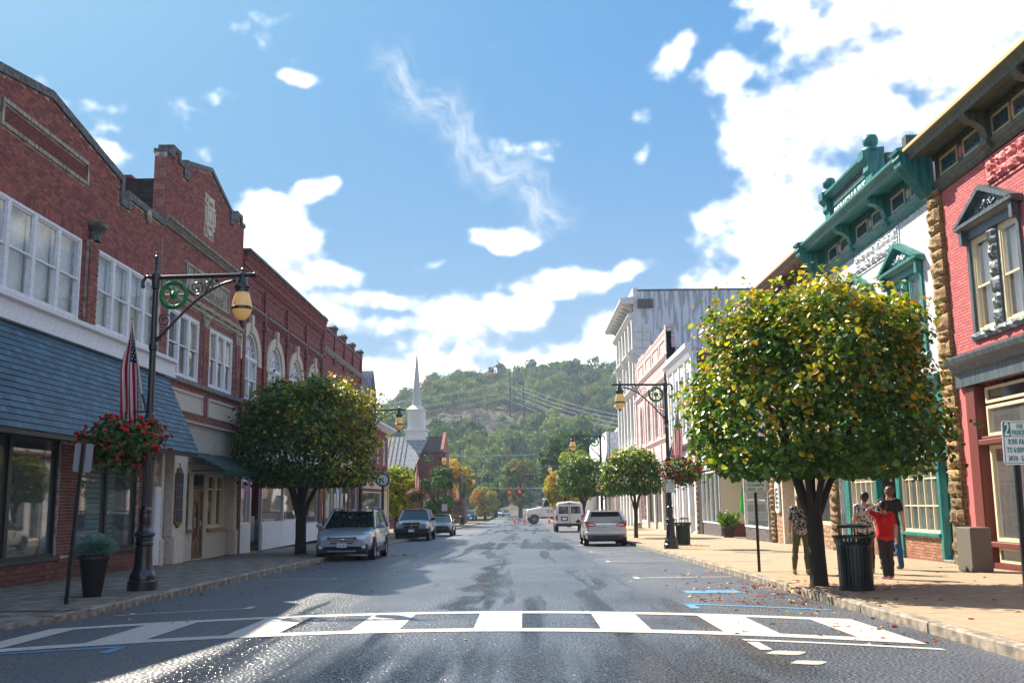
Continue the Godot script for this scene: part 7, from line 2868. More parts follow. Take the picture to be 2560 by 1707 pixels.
func loft(stations: Array) -> Sh:  # [z, bottom, top, half width, tumblehome of the shoulder]
	var s := sh()
	var P := []
	for q in stations:
		var z: float = q[0]
		var yb: float = q[1]
		var yt: float = q[2]
		var w: float = q[3]
		var row := []
		var half := [Vector2(w * 0.86, yb), Vector2(w * 0.97, yb + 0.06), Vector2(w, lerpf(yb, yt, 0.38)), Vector2(w * 0.985, lerpf(yb, yt, 0.66)), Vector2(w * 0.965, lerpf(yb, yt, 0.88)), Vector2(w * 0.90, lerpf(yb, yt, 0.975)), Vector2(w * 0.70, yt + 0.008), Vector2(w * 0.35, yt + 0.022), Vector2(0, yt + 0.026)]
		for h in half:
			row.append(Vector3(h.x, h.y, z))
		for k in range(half.size() - 2, -1, -1):
			row.append(Vector3(-half[k].x, half[k].y, z))
		P.append(row)
	grid(s, P)
	for e in [0, P.size() - 1]:
		var row: Array = P[e]
		var c := Vector3(0, lerpf(stations[e][1], stations[e][2], 0.5), stations[e][0])
		for j in row.size() - 1:
			if e == 0:
				s.tri(c, row[j], row[j + 1])
			else:
				s.tri(c, row[j + 1], row[j])
		if e == 0:
			s.tri(c, row[-1], row[0])
		else:
			s.tri(c, row[0], row[-1])
	return s


func wheel(o: Node3D, x: float, z: float, r: float, w: float) -> void:
	var sd := signf(x)
	var t := Transform3D(Basis(Vector3.BACK, -PI / 2 * sd), Vector3(x, r, z))
	var s := sh(t)
	s.lathe([Vector2(r * 0.64, -w * 0.5), Vector2(r * 0.93, -w * 0.5), Vector2(r, -w * 0.36), Vector2(r, w * 0.36), Vector2(r * 0.93, w * 0.5), Vector2(r * 0.66, w * 0.5), Vector2(r * 0.64, w * 0.42)], 22)
	var tyre := part(o, "wheel", s, M.tyre)
	var d := sh(t)
	d.lathe([Vector2(r * 0.65, w * 0.40), Vector2(r * 0.60, w * 0.46), Vector2(r * 0.56, w * 0.38)], 20)
	for k in 5:
		d.at(t * Transform3D(Basis(Vector3.UP, TAU * k / 5), Vector3.ZERO))
		d.quad(Vector3(-r * 0.10, w * 0.40, r * 0.58), Vector3(r * 0.10, w * 0.40, r * 0.58), Vector3(r * 0.06, w * 0.46, 0.0), Vector3(-r * 0.06, w * 0.46, 0.0))
	d.at(t)
	d.lathe([Vector2(r * 0.16, w * 0.44), Vector2(r * 0.13, w * 0.48), Vector2(0, w * 0.48)], 10)
	part(tyre, "rim", d, M.alloy)
	var b := sh(t)
	b.lathe([Vector2(r * 0.62, w * 0.28), Vector2(0, w * 0.28)], 16)
	part(tyre, "brake", b, M.rubber_trim)


func arch_trim(s: Sh, x: float, z: float, r: float) -> void:  # dark opening above a wheel
	var sd := signf(x)
	var pts := []
	for k in 13:
		var a := PI * k / 12.0 * 1.1 - 0.05 * PI
		pts.append(Vector3(x, r * 0.98 + sin(a) * r * 1.16, z + cos(a) * r * 1.16))
	for k in 12:
		var c := Vector3(x, r * 0.8, z)
		if sd > 0:
			s.tri(c, pts[k + 1], pts[k])
		else:
			s.tri(c, pts[k], pts[k + 1])


func glass_poly(o: Node3D, called: String, pts: Array, m: Material, off: Vector3) -> void:
	var s := sh(Transform3D(Basis(), off))
	for k in range(1, pts.size() - 1):
		s.tri(pts[0], pts[k], pts[k + 1])
	part(o, called, s, m)



# a car with a lofted body and a glasshouse. g: z of cowl, windscreen top, roof end, tail of the glass; belt and roof heights
func car(called: String, label: String, cat: String, pos: Vector3, turn: float, c: Dictionary) -> Node3D:
	var o := thing(called, label, cat, pos, turn)
	o.rotation.x = -SLOPE if absf(turn) < 0.5 else SLOPE
	var paint: Material = c.paint
	part(o, "body", loft(c.body), paint)
	var hw: float = c.w / 2
	var g: Array = c.glass  # cowl z, screen top z, roof end z, tail z, belt front, belt rear, roof height
	var zb := [g[0], g[1], g[2], g[3]]
	var bw := hw * 0.93
	var tw: float = hw * c.get("taper", 0.74)
	var yb0: float = g[4]
	var yb1: float = g[5]
	var yr: float = g[6]
	# roof and pillars as one skin
	var belt := func(z: float) -> float: return lerpf(yb0, yb1, clampf((g[0] - z) / (g[0] - g[3]), 0, 1))
	var P := []
	for k in 9:
		var f := k / 8.0
		var z := lerpf(g[1] + 0.03, g[2] - 0.03, f)
		var y := yr + 0.03 * sin(PI * f)
		P.append([Vector3(tw + 0.02, y - 0.05, z), Vector3(tw * 0.96, y - 0.012, z), Vector3(tw * 0.8, y + 0.012, z), Vector3(0, y + 0.035, z), Vector3(-tw * 0.8, y + 0.012, z), Vector3(-tw * 0.96, y - 0.012, z), Vector3(-tw - 0.02, y - 0.05, z)])
	P.reverse()
	var rs := sh()
	grid(rs, P)
	part(o, "roof", rs, c.get("roof_paint", paint))
	var dark: Material = M.dark_glass
	var fa := Vector3(bw, yb0, g[0])
	var fb := Vector3(tw, yr - 0.03, g[1])
	var ra := Vector3(bw * 0.98, yb1, g[3])
	var rb := Vector3(tw, yr - 0.03, g[2])
	var mx := Vector3(-1, 1, 1)
	glass_poly(o, "windscreen", [fa * mx, fa, fb, fb * mx], dark, Vector3.ZERO)
	glass_poly(o, "rear_window", [ra, ra * mx, rb * mx, rb], dark, Vector3.ZERO)
	for sd in [1.0, -1.0]:
		var v := Vector3(sd, 1, 1)
		var pts := [fa * v, ra * v, rb * v, fb * v]
		if sd < 0:
			pts.reverse()
		glass_poly(o, "side_glass", pts, dark, Vector3.ZERO)
		var pl := sh()
		var r := 0.045
		pl.tube([fa * v + Vector3(0, -0.02, 0.0), fb * v + Vector3(0, 0.01, 0)], r, 6)
		pl.tube([ra * v, rb * v + Vector3(0, 0.01, 0)], c.get("c_pillar", 0.06), 6)
		for z in c.get("posts", []):
			var f: float = (g[0] - z) / (g[0] - g[3])
			pl.tube([Vector3(sd * (bw + 0.005), belt.call(z), z), Vector3(sd * (tw + 0.01), yr - 0.04, lerpf(z, 0.0, 0.1))], 0.03, 5)
		part(o, "pillar", pl, c.get("pillar_paint", paint))
		var ml := sh()
		var mz: float = g[0] - 0.28
		ml.ball(Vector3(sd * (hw + 0.13), belt.call(mz) + 0.08, mz), Vector3(0.11, 0.085, 0.06), 10, 6)
		ml.tube([Vector3(sd * hw * 0.92, belt.call(mz), mz), Vector3(sd * (hw + 0.06), belt.call(mz) + 0.06, mz)], 0.03, 5)
		part(o, "mirror", ml, c.get("mirror_paint", paint))
	var ar := sh()
	for wz in c.wheels:
		for sd in [-1.0, 1.0]:
			wheel(o, sd * (hw - 0.10), wz, c.wr, 0.23)
			arch_trim(ar, sd * (hw + 0.004), wz, c.wr)
	part(o, "wheel_arch", ar, M.rubber_trim)
	var un := sh()
	un.bx(-hw * 0.8, hw * 0.8, 0.2, 0.45, c.body[0][0] + 0.3, c.body[-1][0] - 0.3)
	part(o, "underbody", un, M.rubber_trim)
	return o


func box_part(o: Node3D, called: String, m: Material, x0: float, x1: float, y0: float, y1: float, z0: float, z1: float, k := 0.01, label := "") -> MeshInstance3D:
	var s := sh()
	s.cbx(x0, x1, y0, y1, z0, z1, k)
	return part(o, called, s, m, label)


func poly_part(o: Node3D, called: String, m: Material, pts: Array, z0: float, z1: float, mirror := false) -> void:
	for sd in ([1.0, -1.0] if mirror else [1.0]):
		var s := sh()
		var q := []
		for p in pts:
			q.append(Vector2(p.x * sd, p.y))
		s.prism(q, z0, z1)
		part(o, called, s, m)


func vehicles() -> void:
	var paint := func(key: String, c: Color, metal := 0.35) -> StandardMaterial3D: return mat(key, c, 0.3, {"metal": metal, "coat": 1.0})
	paint.call("silver", L(0.36, 0.42, 0.50), 0.35)
	paint.call("silver_warm", L(0.58, 0.57, 0.55), 0.25)
	paint.call("pewter", L(0.30, 0.38, 0.48), 0.35)
	paint.call("graphite", L(0.05, 0.05, 0.055), 0.4)
	paint.call("van_white", L(0.66, 0.63, 0.60), 0.0)
	paint.call("jeep_blue", L(0.02, 0.16, 0.45), 0.1)
	paint.call("far_white", L(0.7, 0.7, 0.72), 0.0)
	# silver wagon, facing the camera
	var o := car("station_wagon", "silver wagon with roof rails parked at the left kerb, facing the camera", "car", on(-5.93, 35.2), 0.0, {
		"paint": M.silver, "w": 1.88, "wr": 0.355, "wheels": [1.40, -1.40], "posts": [0.15, -0.95], "taper": 0.76, "c_pillar": 0.07, "pillar_paint": M.silver,
		"body": [[-2.40, 0.42, 0.90, 0.78], [-2.32, 0.34, 1.02, 0.88], [-1.6, 0.27, 1.06, 0.935], [0.0, 0.26, 1.05, 0.94], [0.85, 0.26, 1.06, 0.94], [1.4, 0.28, 0.99, 0.935], [1.9, 0.30, 0.92, 0.91], [2.18, 0.33, 0.85, 0.86], [2.32, 0.38, 0.76, 0.78], [2.38, 0.46, 0.68, 0.70]],
		"glass": [1.05, 0.25, -1.75, -2.25, 1.04, 1.06, 1.62]})
	poly_part(o, "grille", M.rubber_trim, [Vector2(-0.44, 0.77), Vector2(0.44, 0.77), Vector2(0.5, 0.72), Vector2(0.36, 0.55), Vector2(-0.36, 0.55), Vector2(-0.5, 0.72)], 2.34, 2.41)
	for k in 4:
		box_part(o, "grille_bar", M.chrome, -0.44 + 0.02 * k, 0.44 - 0.02 * k, 0.585 + 0.055 * k, 0.605 + 0.055 * k, 2.40, 2.425, 0.004)
	poly_part(o, "grille_wing", M.chrome, [Vector2(0.44, 0.77), Vector2(0.52, 0.73), Vector2(0.38, 0.53), Vector2(0.34, 0.55), Vector2(0.48, 0.72), Vector2(0.42, 0.75)], 2.35, 2.42, true)
	var em := sh()
	em.ball(Vector3(0, 0.685, 2.425), Vector3(0.075, 0.038, 0.012), 12, 6)
	part(o, "badge", em, M.chrome)
	for sd in [1.0, -1.0]:
		var s := sh()
		var pp := [Vector3(sd * 0.56, 0.70, 2.30), Vector3(sd * 0.70, 0.66, 2.24), Vector3(sd * 0.88, 0.74, 2.02), Vector3(sd * 0.925, 0.85, 1.86), Vector3(sd * 0.80, 0.845, 2.06), Vector3(sd * 0.60, 0.79, 2.25)]
		for k in range(1, 5):
			if sd > 0:
				s.tri(pp[0] + Vector3(0.01 * sd, 0.0, 0.03), pp[k] + Vector3(0.01 * sd, 0.005, 0.03), pp[k + 1] + Vector3(0.01 * sd, 0.005, 0.03))
			else:
				s.tri(pp[0] + Vector3(0.01 * sd, 0.0, 0.03), pp[k + 1] + Vector3(0.01 * sd, 0.005, 0.03), pp[k] + Vector3(0.01 * sd, 0.005, 0.03))
		part(o, "headlight", s, M.lens)
		var l := sh()
		l.ball(Vector3(sd * 0.74, 0.75, 2.20), Vector3(0.055, 0.045, 0.05), 10, 6)
		part(o, "headlight_bulb", l, M.dark_glass)
	poly_part(o, "fog_surround", M.rubber_trim, [Vector2(0.52, 0.36), Vector2(0.58, 0.50), Vector2(0.74, 0.56), Vector2(0.84, 0.50), Vector2(0.82, 0.33)], 2.16, 2.34, true)
	for sd in [1.0, -1.0]:
		var s := sh(Transform3D(Basis(Vector3.RIGHT, PI / 2), Vector3(sd * 0.70, 0.45, 2.34)))
		s.lathe([Vector2(0.075, 0), Vector2(0.06, 0.02), Vector2(0, 0.025)], 12)
		part(o, "fog_lamp", s, M.lens)
	box_part(o, "lower_bumper", M.rubber_trim, -0.82, 0.82, 0.24, 0.40, 2.05, 2.37, 0.04)
	box_part(o, "skid_plate", M.alloy, -0.46, 0.46, 0.29, 0.335, 2.36, 2.40, 0.01)
	var pl := box_part(o, "number_plate", M.sign_white, -0.16, 0.16, 0.43, 0.565, 2.405, 2.42, 0.006)
	words(pl, "AKP 587", 0.062, M.jeep_blue, Transform3D(Basis(), Vector3(0, 0.495, 2.4215)), 0.002, "Droid Sans", 0.26)
	for sd in [1.0, -1.0]:
		var s := sh()
		s.tube([Vector3(sd * 0.66, 1.62, 0.2), Vector3(sd * 0.66, 1.70, -0.05), Vector3(sd * 0.66, 1.71, -1.3), Vector3(sd * 0.66, 1.63, -1.7)], 0.03, 7)
		part(o, "roof_rail", s, M.dark_frame)
		box_part(o, "sill_cladding", M.rubber_trim, sd * 0.945 - 0.02, sd * 0.945 + 0.02, 0.24, 0.40, -0.95, 0.95, 0.012)
		for z in [0.2, -0.85]:
			box_part(o, "door_handle", M.silver, sd * 0.95 - 0.02, sd * 0.95 + 0.02, 0.86, 0.895, z - 0.32, z - 0.12, 0.01)
	for sd in [1.0, -1.0]:
		var s := sh()
		s.tube([Vector3(sd * 0.1, 1.075, 1.12), Vector3(sd * 0.1 - 0.5, 1.10, 1.02)], 0.012, 4)
		part(o, "wiper", s, M.dark_frame)
	# pickup truck, facing the camera
	o = car("pickup_truck", "pale metallic pickup truck with chrome cross grille parked behind the silver wagon", "pickup truck", on(-6.35, 59.4), 0.0, {
		"paint": M.pewter, "w": 1.92, "wr": 0.38, "wheels": [1.75, -1.75], "posts": [-0.1], "taper": 0.72, "c_pillar": 0.09, "mirror_paint": M.dark_frame,
		"body": [[-2.75, 0.50, 1.08, 0.90], [-2.7, 0.42, 1.12, 0.94], [-0.95, 0.40, 1.12, 0.955], [1.0, 0.40, 1.14, 0.955], [1.6, 0.42, 1.12, 0.95], [2.3, 0.46, 1.06, 0.92], [2.55, 0.5, 1.0, 0.86], [2.62, 0.56, 0.94, 0.80]],
		"glass": [1.25, 0.55, -0.75, -0.92, 1.13, 1.14, 1.74]})
	box_part(o, "bed_floor", M.rubber_trim, -0.8, 0.8, 1.125, 1.15, -2.65, -1.0, 0.01)
	box_part(o, "front_bumper", M.rubber_trim, -0.97, 0.97, 0.40, 0.70, 2.2, 2.72, 0.05)
	poly_part(o, "grille", M.dark_frame, [Vector2(-0.47, 1.0), Vector2(0.47, 1.0), Vector2(0.42, 0.70), Vector2(-0.42, 0.70)], 2.6, 2.67)
	box_part(o, "grille_cross", M.chrome, -0.03, 0.03, 0.70, 1.0, 2.66, 2.70, 0.006)
	box_part(o, "grille_cross", M.chrome, -0.46, 0.46, 0.835, 0.875, 2.66, 2.70, 0.006)
	poly_part(o, "grille_frame", M.chrome, [Vector2(-0.52, 1.04), Vector2(0.52, 1.04), Vector2(0.47, 0.99), Vector2(-0.47, 0.99)], 2.6, 2.70)
	poly_part(o, "grille_frame", M.chrome, [Vector2(0.52, 1.04), Vector2(0.45, 0.68), Vector2(0.41, 0.70), Vector2(0.47, 1.0)], 2.6, 2.70, true)
	poly_part(o, "headlight", M.lens, [Vector2(0.56, 1.0), Vector2(0.84, 0.98), Vector2(0.88, 0.80), Vector2(0.54, 0.76)], 2.5, 2.62, true)
	pl = box_part(o, "number_plate", M.sign_white, -0.16, 0.16, 0.50, 0.64, 2.71, 2.735, 0.006)
	# dark sedan behind it
	o = car("sedan", "dark sedan parked behind the pale pickup on the left", "car", on(-5.8, 70.5), 0.0, {
		"paint": M.graphite, "w": 1.80, "wr": 0.32, "wheels": [1.35, -1.35], "posts": [0.0], "taper": 0.70,
		"body": [[-2.3, 0.40, 0.90, 0.74], [-2.2, 0.32, 0.98, 0.84], [-1.2, 0.25, 0.98, 0.90], [0.9, 0.25, 0.96, 0.90], [1.6, 0.28, 0.86, 0.88], [2.1, 0.32, 0.76, 0.82], [2.28, 0.4, 0.66, 0.70]],
		"glass": [1.0, 0.2, -0.95, -1.65, 0.95, 0.98, 1.42]})
	poly_part(o, "headlight", M.lens, [Vector2(0.46, 0.70), Vector2(0.78, 0.76), Vector2(0.80, 0.62), Vector2(0.5, 0.6)], 2.1, 2.24, true)
	poly_part(o, "grille", M.dark_frame, [Vector2(-0.36, 0.68), Vector2(0.36, 0.68), Vector2(0.3, 0.54), Vector2(-0.3, 0.54)], 2.2, 2.31)
	# silver hatchback, seen from behind
	o = car("hatchback", "silver hatchback with red tail lamps parked nearest at the right kerb", "car", on(3.55, 46.2), PI, {
		"paint": M.silver_warm, "w": 1.86, "wr": 0.33, "wheels": [1.36, -1.32], "posts": [0.1, -0.9], "taper": 0.70, "c_pillar": 0.10, "mirror_paint": M.dark_frame,
		"body": [[-2.22, 0.52, 0.86, 0.74], [-2.20, 0.42, 0.93, 0.82], [-2.05, 0.32, 1.02, 0.90], [-1.4, 0.26, 1.03, 0.93], [0.9, 0.26, 0.98, 0.93], [1.6, 0.28, 0.88, 0.90], [2.1, 0.34, 0.76, 0.82], [2.24, 0.4, 0.66, 0.7]],
		"glass": [1.0, 0.25, -1.65, -2.08, 0.98, 1.03, 1.50]})
	box_part(o, "spoiler", M.silver_warm, -0.62, 0.62, 1.475, 1.515, -1.86, -1.60, 0.015)
	for sd in [1.0, -1.0]:
		var s := sh()
		s.prism([Vector2(sd * 0.45, 0.86), Vector2(sd * 0.46, 0.96), Vector2(sd * 0.80, 1.02), Vector2(sd * 0.91, 0.98), Vector2(sd * 0.88, 0.85), Vector2(sd * 0.66, 0.83)], -2.235, -1.98)
		part(o, "tail_lamp", s, M.red_lens)
		var r := sh()
		r.prism([Vector2(sd * 0.50, 0.885), Vector2(sd * 0.50, 0.93), Vector2(sd * 0.74, 0.96), Vector2(sd * 0.76, 0.90)], -2.245, -2.0)
		part(o, "reversing_lamp", r, M.lens)
		box_part(o, "reflector", M.red_lens, sd * 0.66 - 0.09, sd * 0.66 + 0.09, 0.40, 0.44, -2.26, -2.2, 0.008)
	box_part(o, "chrome_strip", M.chrome, -0.42, 0.42, 0.90, 0.93, -2.25, -2.2, 0.006)
	pl = box_part(o, "number_plate", M.sign_white, -0.17, 0.17, 0.73, 0.87, -2.245, -2.225, 0.006)
	words(pl, "8RB 214", 0.06, M.graphite, Transform3D(Basis(Vector3.UP, PI), Vector3(0, 0.80, -2.247)), 0.002, "Droid Sans", 0.27)
	box_part(o, "rear_bumper", M.silver_warm, -0.89, 0.89, 0.46, 0.66, -2.26, -1.9, 0.06)
	box_part(o, "lower_bumper", M.rubber_trim, -0.80, 0.80, 0.24, 0.46, -2.24, -1.8, 0.04)
	var fin := sh()
	fin.tri(Vector3(0, 1.53, -1.2), Vector3(0, 1.53, -1.45), Vector3(0, 1.60, -1.43))
	fin.bx(-0.01, 0.01, 1.52, 1.58, -1.44, -1.3)
	part(o, "aerial_fin", fin, M.silver_warm)
	# white passenger van, from behind
	var v := thing("van", "white passenger van parked ahead of the silver hatchback, seen from behind", "van", on(3.45, 79.5), PI)
	v.rotation.x = SLOPE
	v.scale = Vector3.ONE * 1.07
	part(v, "body", loft([[-2.75, 0.45, 1.20, 0.98], [-2.70, 0.40, 1.22, 1.01], [0.0, 0.35, 1.22, 1.02], [1.7, 0.35, 1.22, 1.02], [2.2, 0.4, 1.12, 0.98], [2.75, 0.5, 0.98, 0.88]]), M.van_white)
	var P := []
	for z in [1.1, 0.9, 0.0, -1.6, -2.55, -2.66, -2.72]:
		var dy := 0.0
		var e := 0.0
		if z < -2.6: dy = -0.05
		if z < -2.7: dy = -0.14
		P.append([Vector3(0.99, 1.15, z), Vector3(0.96, 1.55, z), Vector3(0.90, 1.95 + dy, z), Vector3(0.78, 2.10 + dy, z), Vector3(0, 2.18 + dy, z), Vector3(-0.78, 2.10 + dy, z), Vector3(-0.90, 1.95 + dy, z), Vector3(-0.96, 1.55, z), Vector3(-0.99, 1.15, z)])
	P.reverse()
	var up := sh()
	grid(up, P)
	up.prism([Vector2(0.99, 1.1), Vector2(0.96, 1.55), Vector2(0.9, 1.82), Vector2(0.78, 1.96), Vector2(-0.78, 1.96), Vector2(-0.9, 1.82), Vector2(-0.96, 1.55), Vector2(-0.99, 1.1)], -2.72, -2.6)
	part(v, "upper_body", up, M.van_white)
	glass_poly(v, "windscreen", [Vector3(-0.95, 1.2, 1.75), Vector3(0.95, 1.2, 1.75), Vector3(0.82, 2.05, 1.08), Vector3(-0.82, 2.05, 1.08)], M.dark_glass, Vector3.ZERO)
	for sd in [1.0, -1.0]:
		poly_part(v, "rear_window", M.dark_glass, [Vector2(sd * 0.08, 1.30), Vector2(sd * 0.80, 1.30), Vector2(sd * 0.74, 1.80), Vector2(sd * 0.10, 1.80)], -2.735, -2.72)
		var gs := sh()
		for z in [[1.0, 0.2], [0.0, -1.1], [-1.3, -2.4]]:
			gs.quad(Vector3(sd * 0.985, 1.28, z[0]), Vector3(sd * 0.985, 1.28, z[1]), Vector3(sd * 0.935, 1.84, z[1]), Vector3(sd * 0.935, 1.84, z[0]))
		part(v, "side_glass", gs, M.dark_glass)
		box_part(v, "tail_lamp", M.red_lens, sd * 0.92 - 0.09, sd * 0.92 + 0.09, 0.82, 1.20, -2.78, -2.6, 0.02)
		for wz in [1.6, -1.6]:
			wheel(v, sd * 0.90, wz, 0.37, 0.25)
		var at := sh()
		arch_trim(at, sd * 1.026, 1.6, 0.37)
		arch_trim(at, sd * 1.026, -1.6, 0.37)
		part(v, "wheel_arch", at, M.rubber_trim)
	box_part(v, "door_seam", M.rubber_trim, -0.012, 0.012, 0.65, 1.95, -2.765, -2.72, 0.003)
	box_part(v, "rear_bumper", M.rubber_trim, -1.0, 1.0, 0.42, 0.62, -2.92, -2.6, 0.03)
	box_part(v, "plate_recess", M.dark_frame, 0.14, 0.62, 0.80, 1.10, -2.775, -2.7, 0.01)
	box_part(v, "number_plate", M.sign_white, 0.22, 0.54, 0.87, 1.03, -2.785, -2.76, 0.006)
	box_part(v, "brake_lamp", M.red_lens, -0.14, 0.14, 2.03, 2.07, -2.73, -2.6, 0.01)
	box_truck()
	# traffic far down the road
	var spec := {"paint": M.far_white, "w": 1.85, "wr": 0.34, "wheels": [1.4, -1.4], "posts": [0.0], "taper": 0.74,
		"body": [[-2.3, 0.45, 0.95, 0.8], [-2.2, 0.3, 1.05, 0.9], [0.0, 0.26, 1.05, 0.92], [1.0, 0.26, 1.02, 0.92], [1.9, 0.3, 0.92, 0.88], [2.25, 0.4, 0.75, 0.76]],
		"glass": [1.1, 0.4, -1.6, -2.1, 1.02, 1.05, 1.62]}
	for q in [[-4.6, 262.0, "far_white", "rightmost small white car far down the road"], [-6.6, 268.0, "far_white", "small white car far down the road, second from the right"], [-8.4, 258.0, "silver", "leftmost small silver car far down the road"], [-6.0, 285.0, "graphite", "dark car far down the road behind the white ones"]]:
		spec.paint = M[q[2]]
		car("distant_car", q[3], "car", on(q[0], q[1]), 0.0, spec)
	var j := thing("jeep", "bright blue boxy jeep at the far left end of the street", "car", on(-10.9, 205.0), 0.3)
	part(j, "body", loft([[-1.9, 0.5, 1.1, 0.8], [-1.85, 0.45, 1.15, 0.85], [0.5, 0.45, 1.15, 0.85], [1.7, 0.5, 1.05, 0.75], [1.8, 0.55, 1.0, 0.7]]), M.jeep_blue)
	box_part(j, "hard_top", M.jeep_blue, -0.75, 0.75, 1.1, 1.85, -1.85, 0.35, 0.06)
	box_part(j, "windscreen", M.dark_glass, -0.68, 0.68, 1.2, 1.75, 0.33, 0.37, 0.01)
	box_part(j, "grille", M.dark_frame, -0.4, 0.4, 0.75, 1.0, 1.78, 1.83, 0.01)
	for sd in [1.0, -1.0]:
		box_part(j, "side_glass", M.dark_glass, sd * 0.755 - 0.01, sd * 0.755 + 0.01, 1.25, 1.75, -1.6, 0.2, 0.005)
		for wz in [1.15, -1.15]:
			wheel(j, sd * 0.82, wz, 0.42, 0.26)


func box_truck() -> void:
	# cab faces across the street to the left: local z forward, turned so that forward = -x
	var o := thing("box_truck", "white utility truck with box body standing across the street behind the cones", "truck", on(3.9, 143.0), -PI / 2 + 0.12)
	o.scale = Vector3.ONE * 1.2
	var P := [[3.05, 0.95, 1.55, 0.85], [2.9, 0.90, 1.66, 0.95], [2.2, 0.90, 1.78, 1.02], [1.35, 0.90, 1.95, 1.06]]
	P.reverse()
	part(o, "hood", loft(P), M.van_white)
	var c := sh()
	c.prism([Vector2(-1.4, 0.8), Vector2(-1.4, 2.0), Vector2(-1.05, 2.86), Vector2(-0.2, 2.95), Vector2(-0.2, 0.8)], -1.08, 1.08)
	var cab := sh(Transform3D(Basis(Vector3(0, 0, -1), Vector3.UP, Vector3(1, 0, 0)), Vector3.ZERO))
	cab.prism([Vector2(-1.4, 0.8), Vector2(-1.4, 2.0), Vector2(-1.0, 2.86), Vector2(-0.85, 2.95), Vector2(0.25, 2.98), Vector2(0.25, 0.8)], -1.08, 1.08)
	part(o, "cab", cab, M.van_white)
	glass_poly(o, "windscreen", [Vector3(-0.98, 2.02, 1.41), Vector3(0.98, 2.02, 1.41), Vector3(0.95, 2.80, 1.05), Vector3(-0.95, 2.80, 1.05)], M.dark_glass, Vector3(0, 0, 0.015))
	for sd in [1.0, -1.0]:
		glass_poly(o, "side_glass", [Vector3(sd * 1.09, 1.95, 1.2), Vector3(sd * 1.09, 2.75, 0.9), Vector3(sd * 1.09, 2.75, -0.05), Vector3(sd * 1.09, 1.95, -0.05)], M.dark_glass, Vector3.ZERO)
		box_part(o, "door_seam", M.rubber_trim, sd * 1.082 - 0.004, sd * 1.082 + 0.004, 0.9, 1.95, -0.1, -0.07, 0.002)
		var em := sh(Transform3D(Basis(Vector3.BACK, -PI / 2 * sd), Vector3(sd * 1.083, 1.45, 0.55)))
		em.lathe([Vector2(0.19, 0), Vector2(0.19, 0.006), Vector2(0.11, 0.006), Vector2(0.11, 0)], 16)
		part(o, "door_emblem", em, M.graphite)
		box_part(o, "door_number", M.graphite, sd * 1.085 - 0.005, sd * 1.085 + 0.005, 1.27, 1.6, 0.08, 0.2, 0.003)
		var tk := sh(Transform3D(Basis(Vector3.RIGHT, PI / 2), Vector3(sd * 0.85, 0.75, -0.6)))
		tk.lathe([Vector2(0, -0.55), Vector2(0.28, -0.55), Vector2(0.3, -0.5), Vector2(0.3, 0.5), Vector2(0.28, 0.55), Vector2(0, 0.55)], 16)
		part(o, "fuel_tank", tk, M.alloy)
		wheel(o, sd * 0.98, 2.2, 0.52, 0.3)
		wheel(o, sd * 0.98, -2.6, 0.52, 0.5)
		var fa := sh()
		fa.tube([Vector3(sd * 1.0, 0.75, 2.85), Vector3(sd * 1.0, 1.12, 2.6), Vector3(sd * 1.0, 1.2, 2.2), Vector3(sd * 1.0, 1.1, 1.8), Vector3(sd * 1.0, 0.75, 1.5)], 0.12, 8)
		part(o, "fender", fa, M.van_white)
		box_part(o, "headlight", M.lens, sd * 0.78 - 0.14, sd * 0.78 + 0.14, 1.12, 1.4, 3.0, 3.1, 0.03)
		var ms := sh()
		ms.tube([Vector3(sd * 1.08, 2.0, 1.2), Vector3(sd * 1.35, 2.0, 1.35), Vector3(sd * 1.35, 2.6, 1.35)], 0.02, 5)
		ms.cbx(sd * 1.35 - 0.1, sd * 1.35 + 0.1, 2.05, 2.5, 1.28, 1.36, 0.02)
		part(o, "mirror", ms, M.dark_frame)
	box_part(o, "front_bumper", M.chrome, -1.1, 1.1, 0.55, 0.85, 3.0, 3.25, 0.04)
	box_part(o, "grille", M.chrome, -0.55, 0.55, 0.95, 1.55, 3.0, 3.1, 0.03)
	box_part(o, "chassis", M.rubber_trim, -0.45, 0.45, 0.6, 0.85, -5.2, 3.0, 0.02)
	box_part(o, "cargo_box", M.van_white, -1.15, 1.15, 0.9, 3.75, -5.2, -0.35, 0.04)
	box_part(o, "box_door", M.van_white, 1.15, 1.165, 1.1, 2.7, -1.7, -0.8, 0.01)
	box_part(o, "box_door", M.van_white, -1.165, -1.15, 1.1, 2.7, -1.7, -0.8, 0.01)
	var st := sh()
	st.tube([Vector3(0.9, 0.8, 0.1), Vector3(0.9, 3.4, 0.1)], 0.07, 8)
	part(o, "exhaust_stack", st, M.dark_frame)
	# orange boom of an excavator standing behind the truck
	var e := thing("excavator", "orange excavator boom rising behind the cab of the white truck", "excavator", on(3.9, 150.0), 0.0)
	var bm := sh()
	bm.prism([Vector2(-2.9, 1.2), Vector2(-2.6, 1.0), Vector2(0.9, 3.6), Vector2(2.2, 3.6), Vector2(2.2, 4.0), Vector2(0.9, 4.25), Vector2(0.5, 4.15)], -0.2, 0.2)
	part(e, "boom", bm, M.orange_steel)
	var rm := sh()
	rm.tube([Vector3(-1.6, 2.5, 0.0), Vector3(0.2, 4.0, 0.3)], 0.09, 8)
	part(e, "ram", rm, M.chrome)
	box_part(e, "bucket", M.orange_steel, -3.3, -2.5, 0.3, 1.3, -0.4, 0.4, 0.1)
	box_part(e, "body", M.orange_steel, 1.5, 4.5, 1.2, 2.8, -1.3, 1.3, 0.1)
	box_part(e, "cab", M.dark_glass, 1.4, 2.6, 2.8, 3.9, -1.2, 0.0, 0.08)
	for z in [-1.2, 1.2]:
		box_part(e, "track", M.tyre, 0.8, 4.8, 0.0, 1.0, z - 0.3, z + 0.3, 0.2)
# ---------- people: a field of tapered capsules, meshed as surface nets

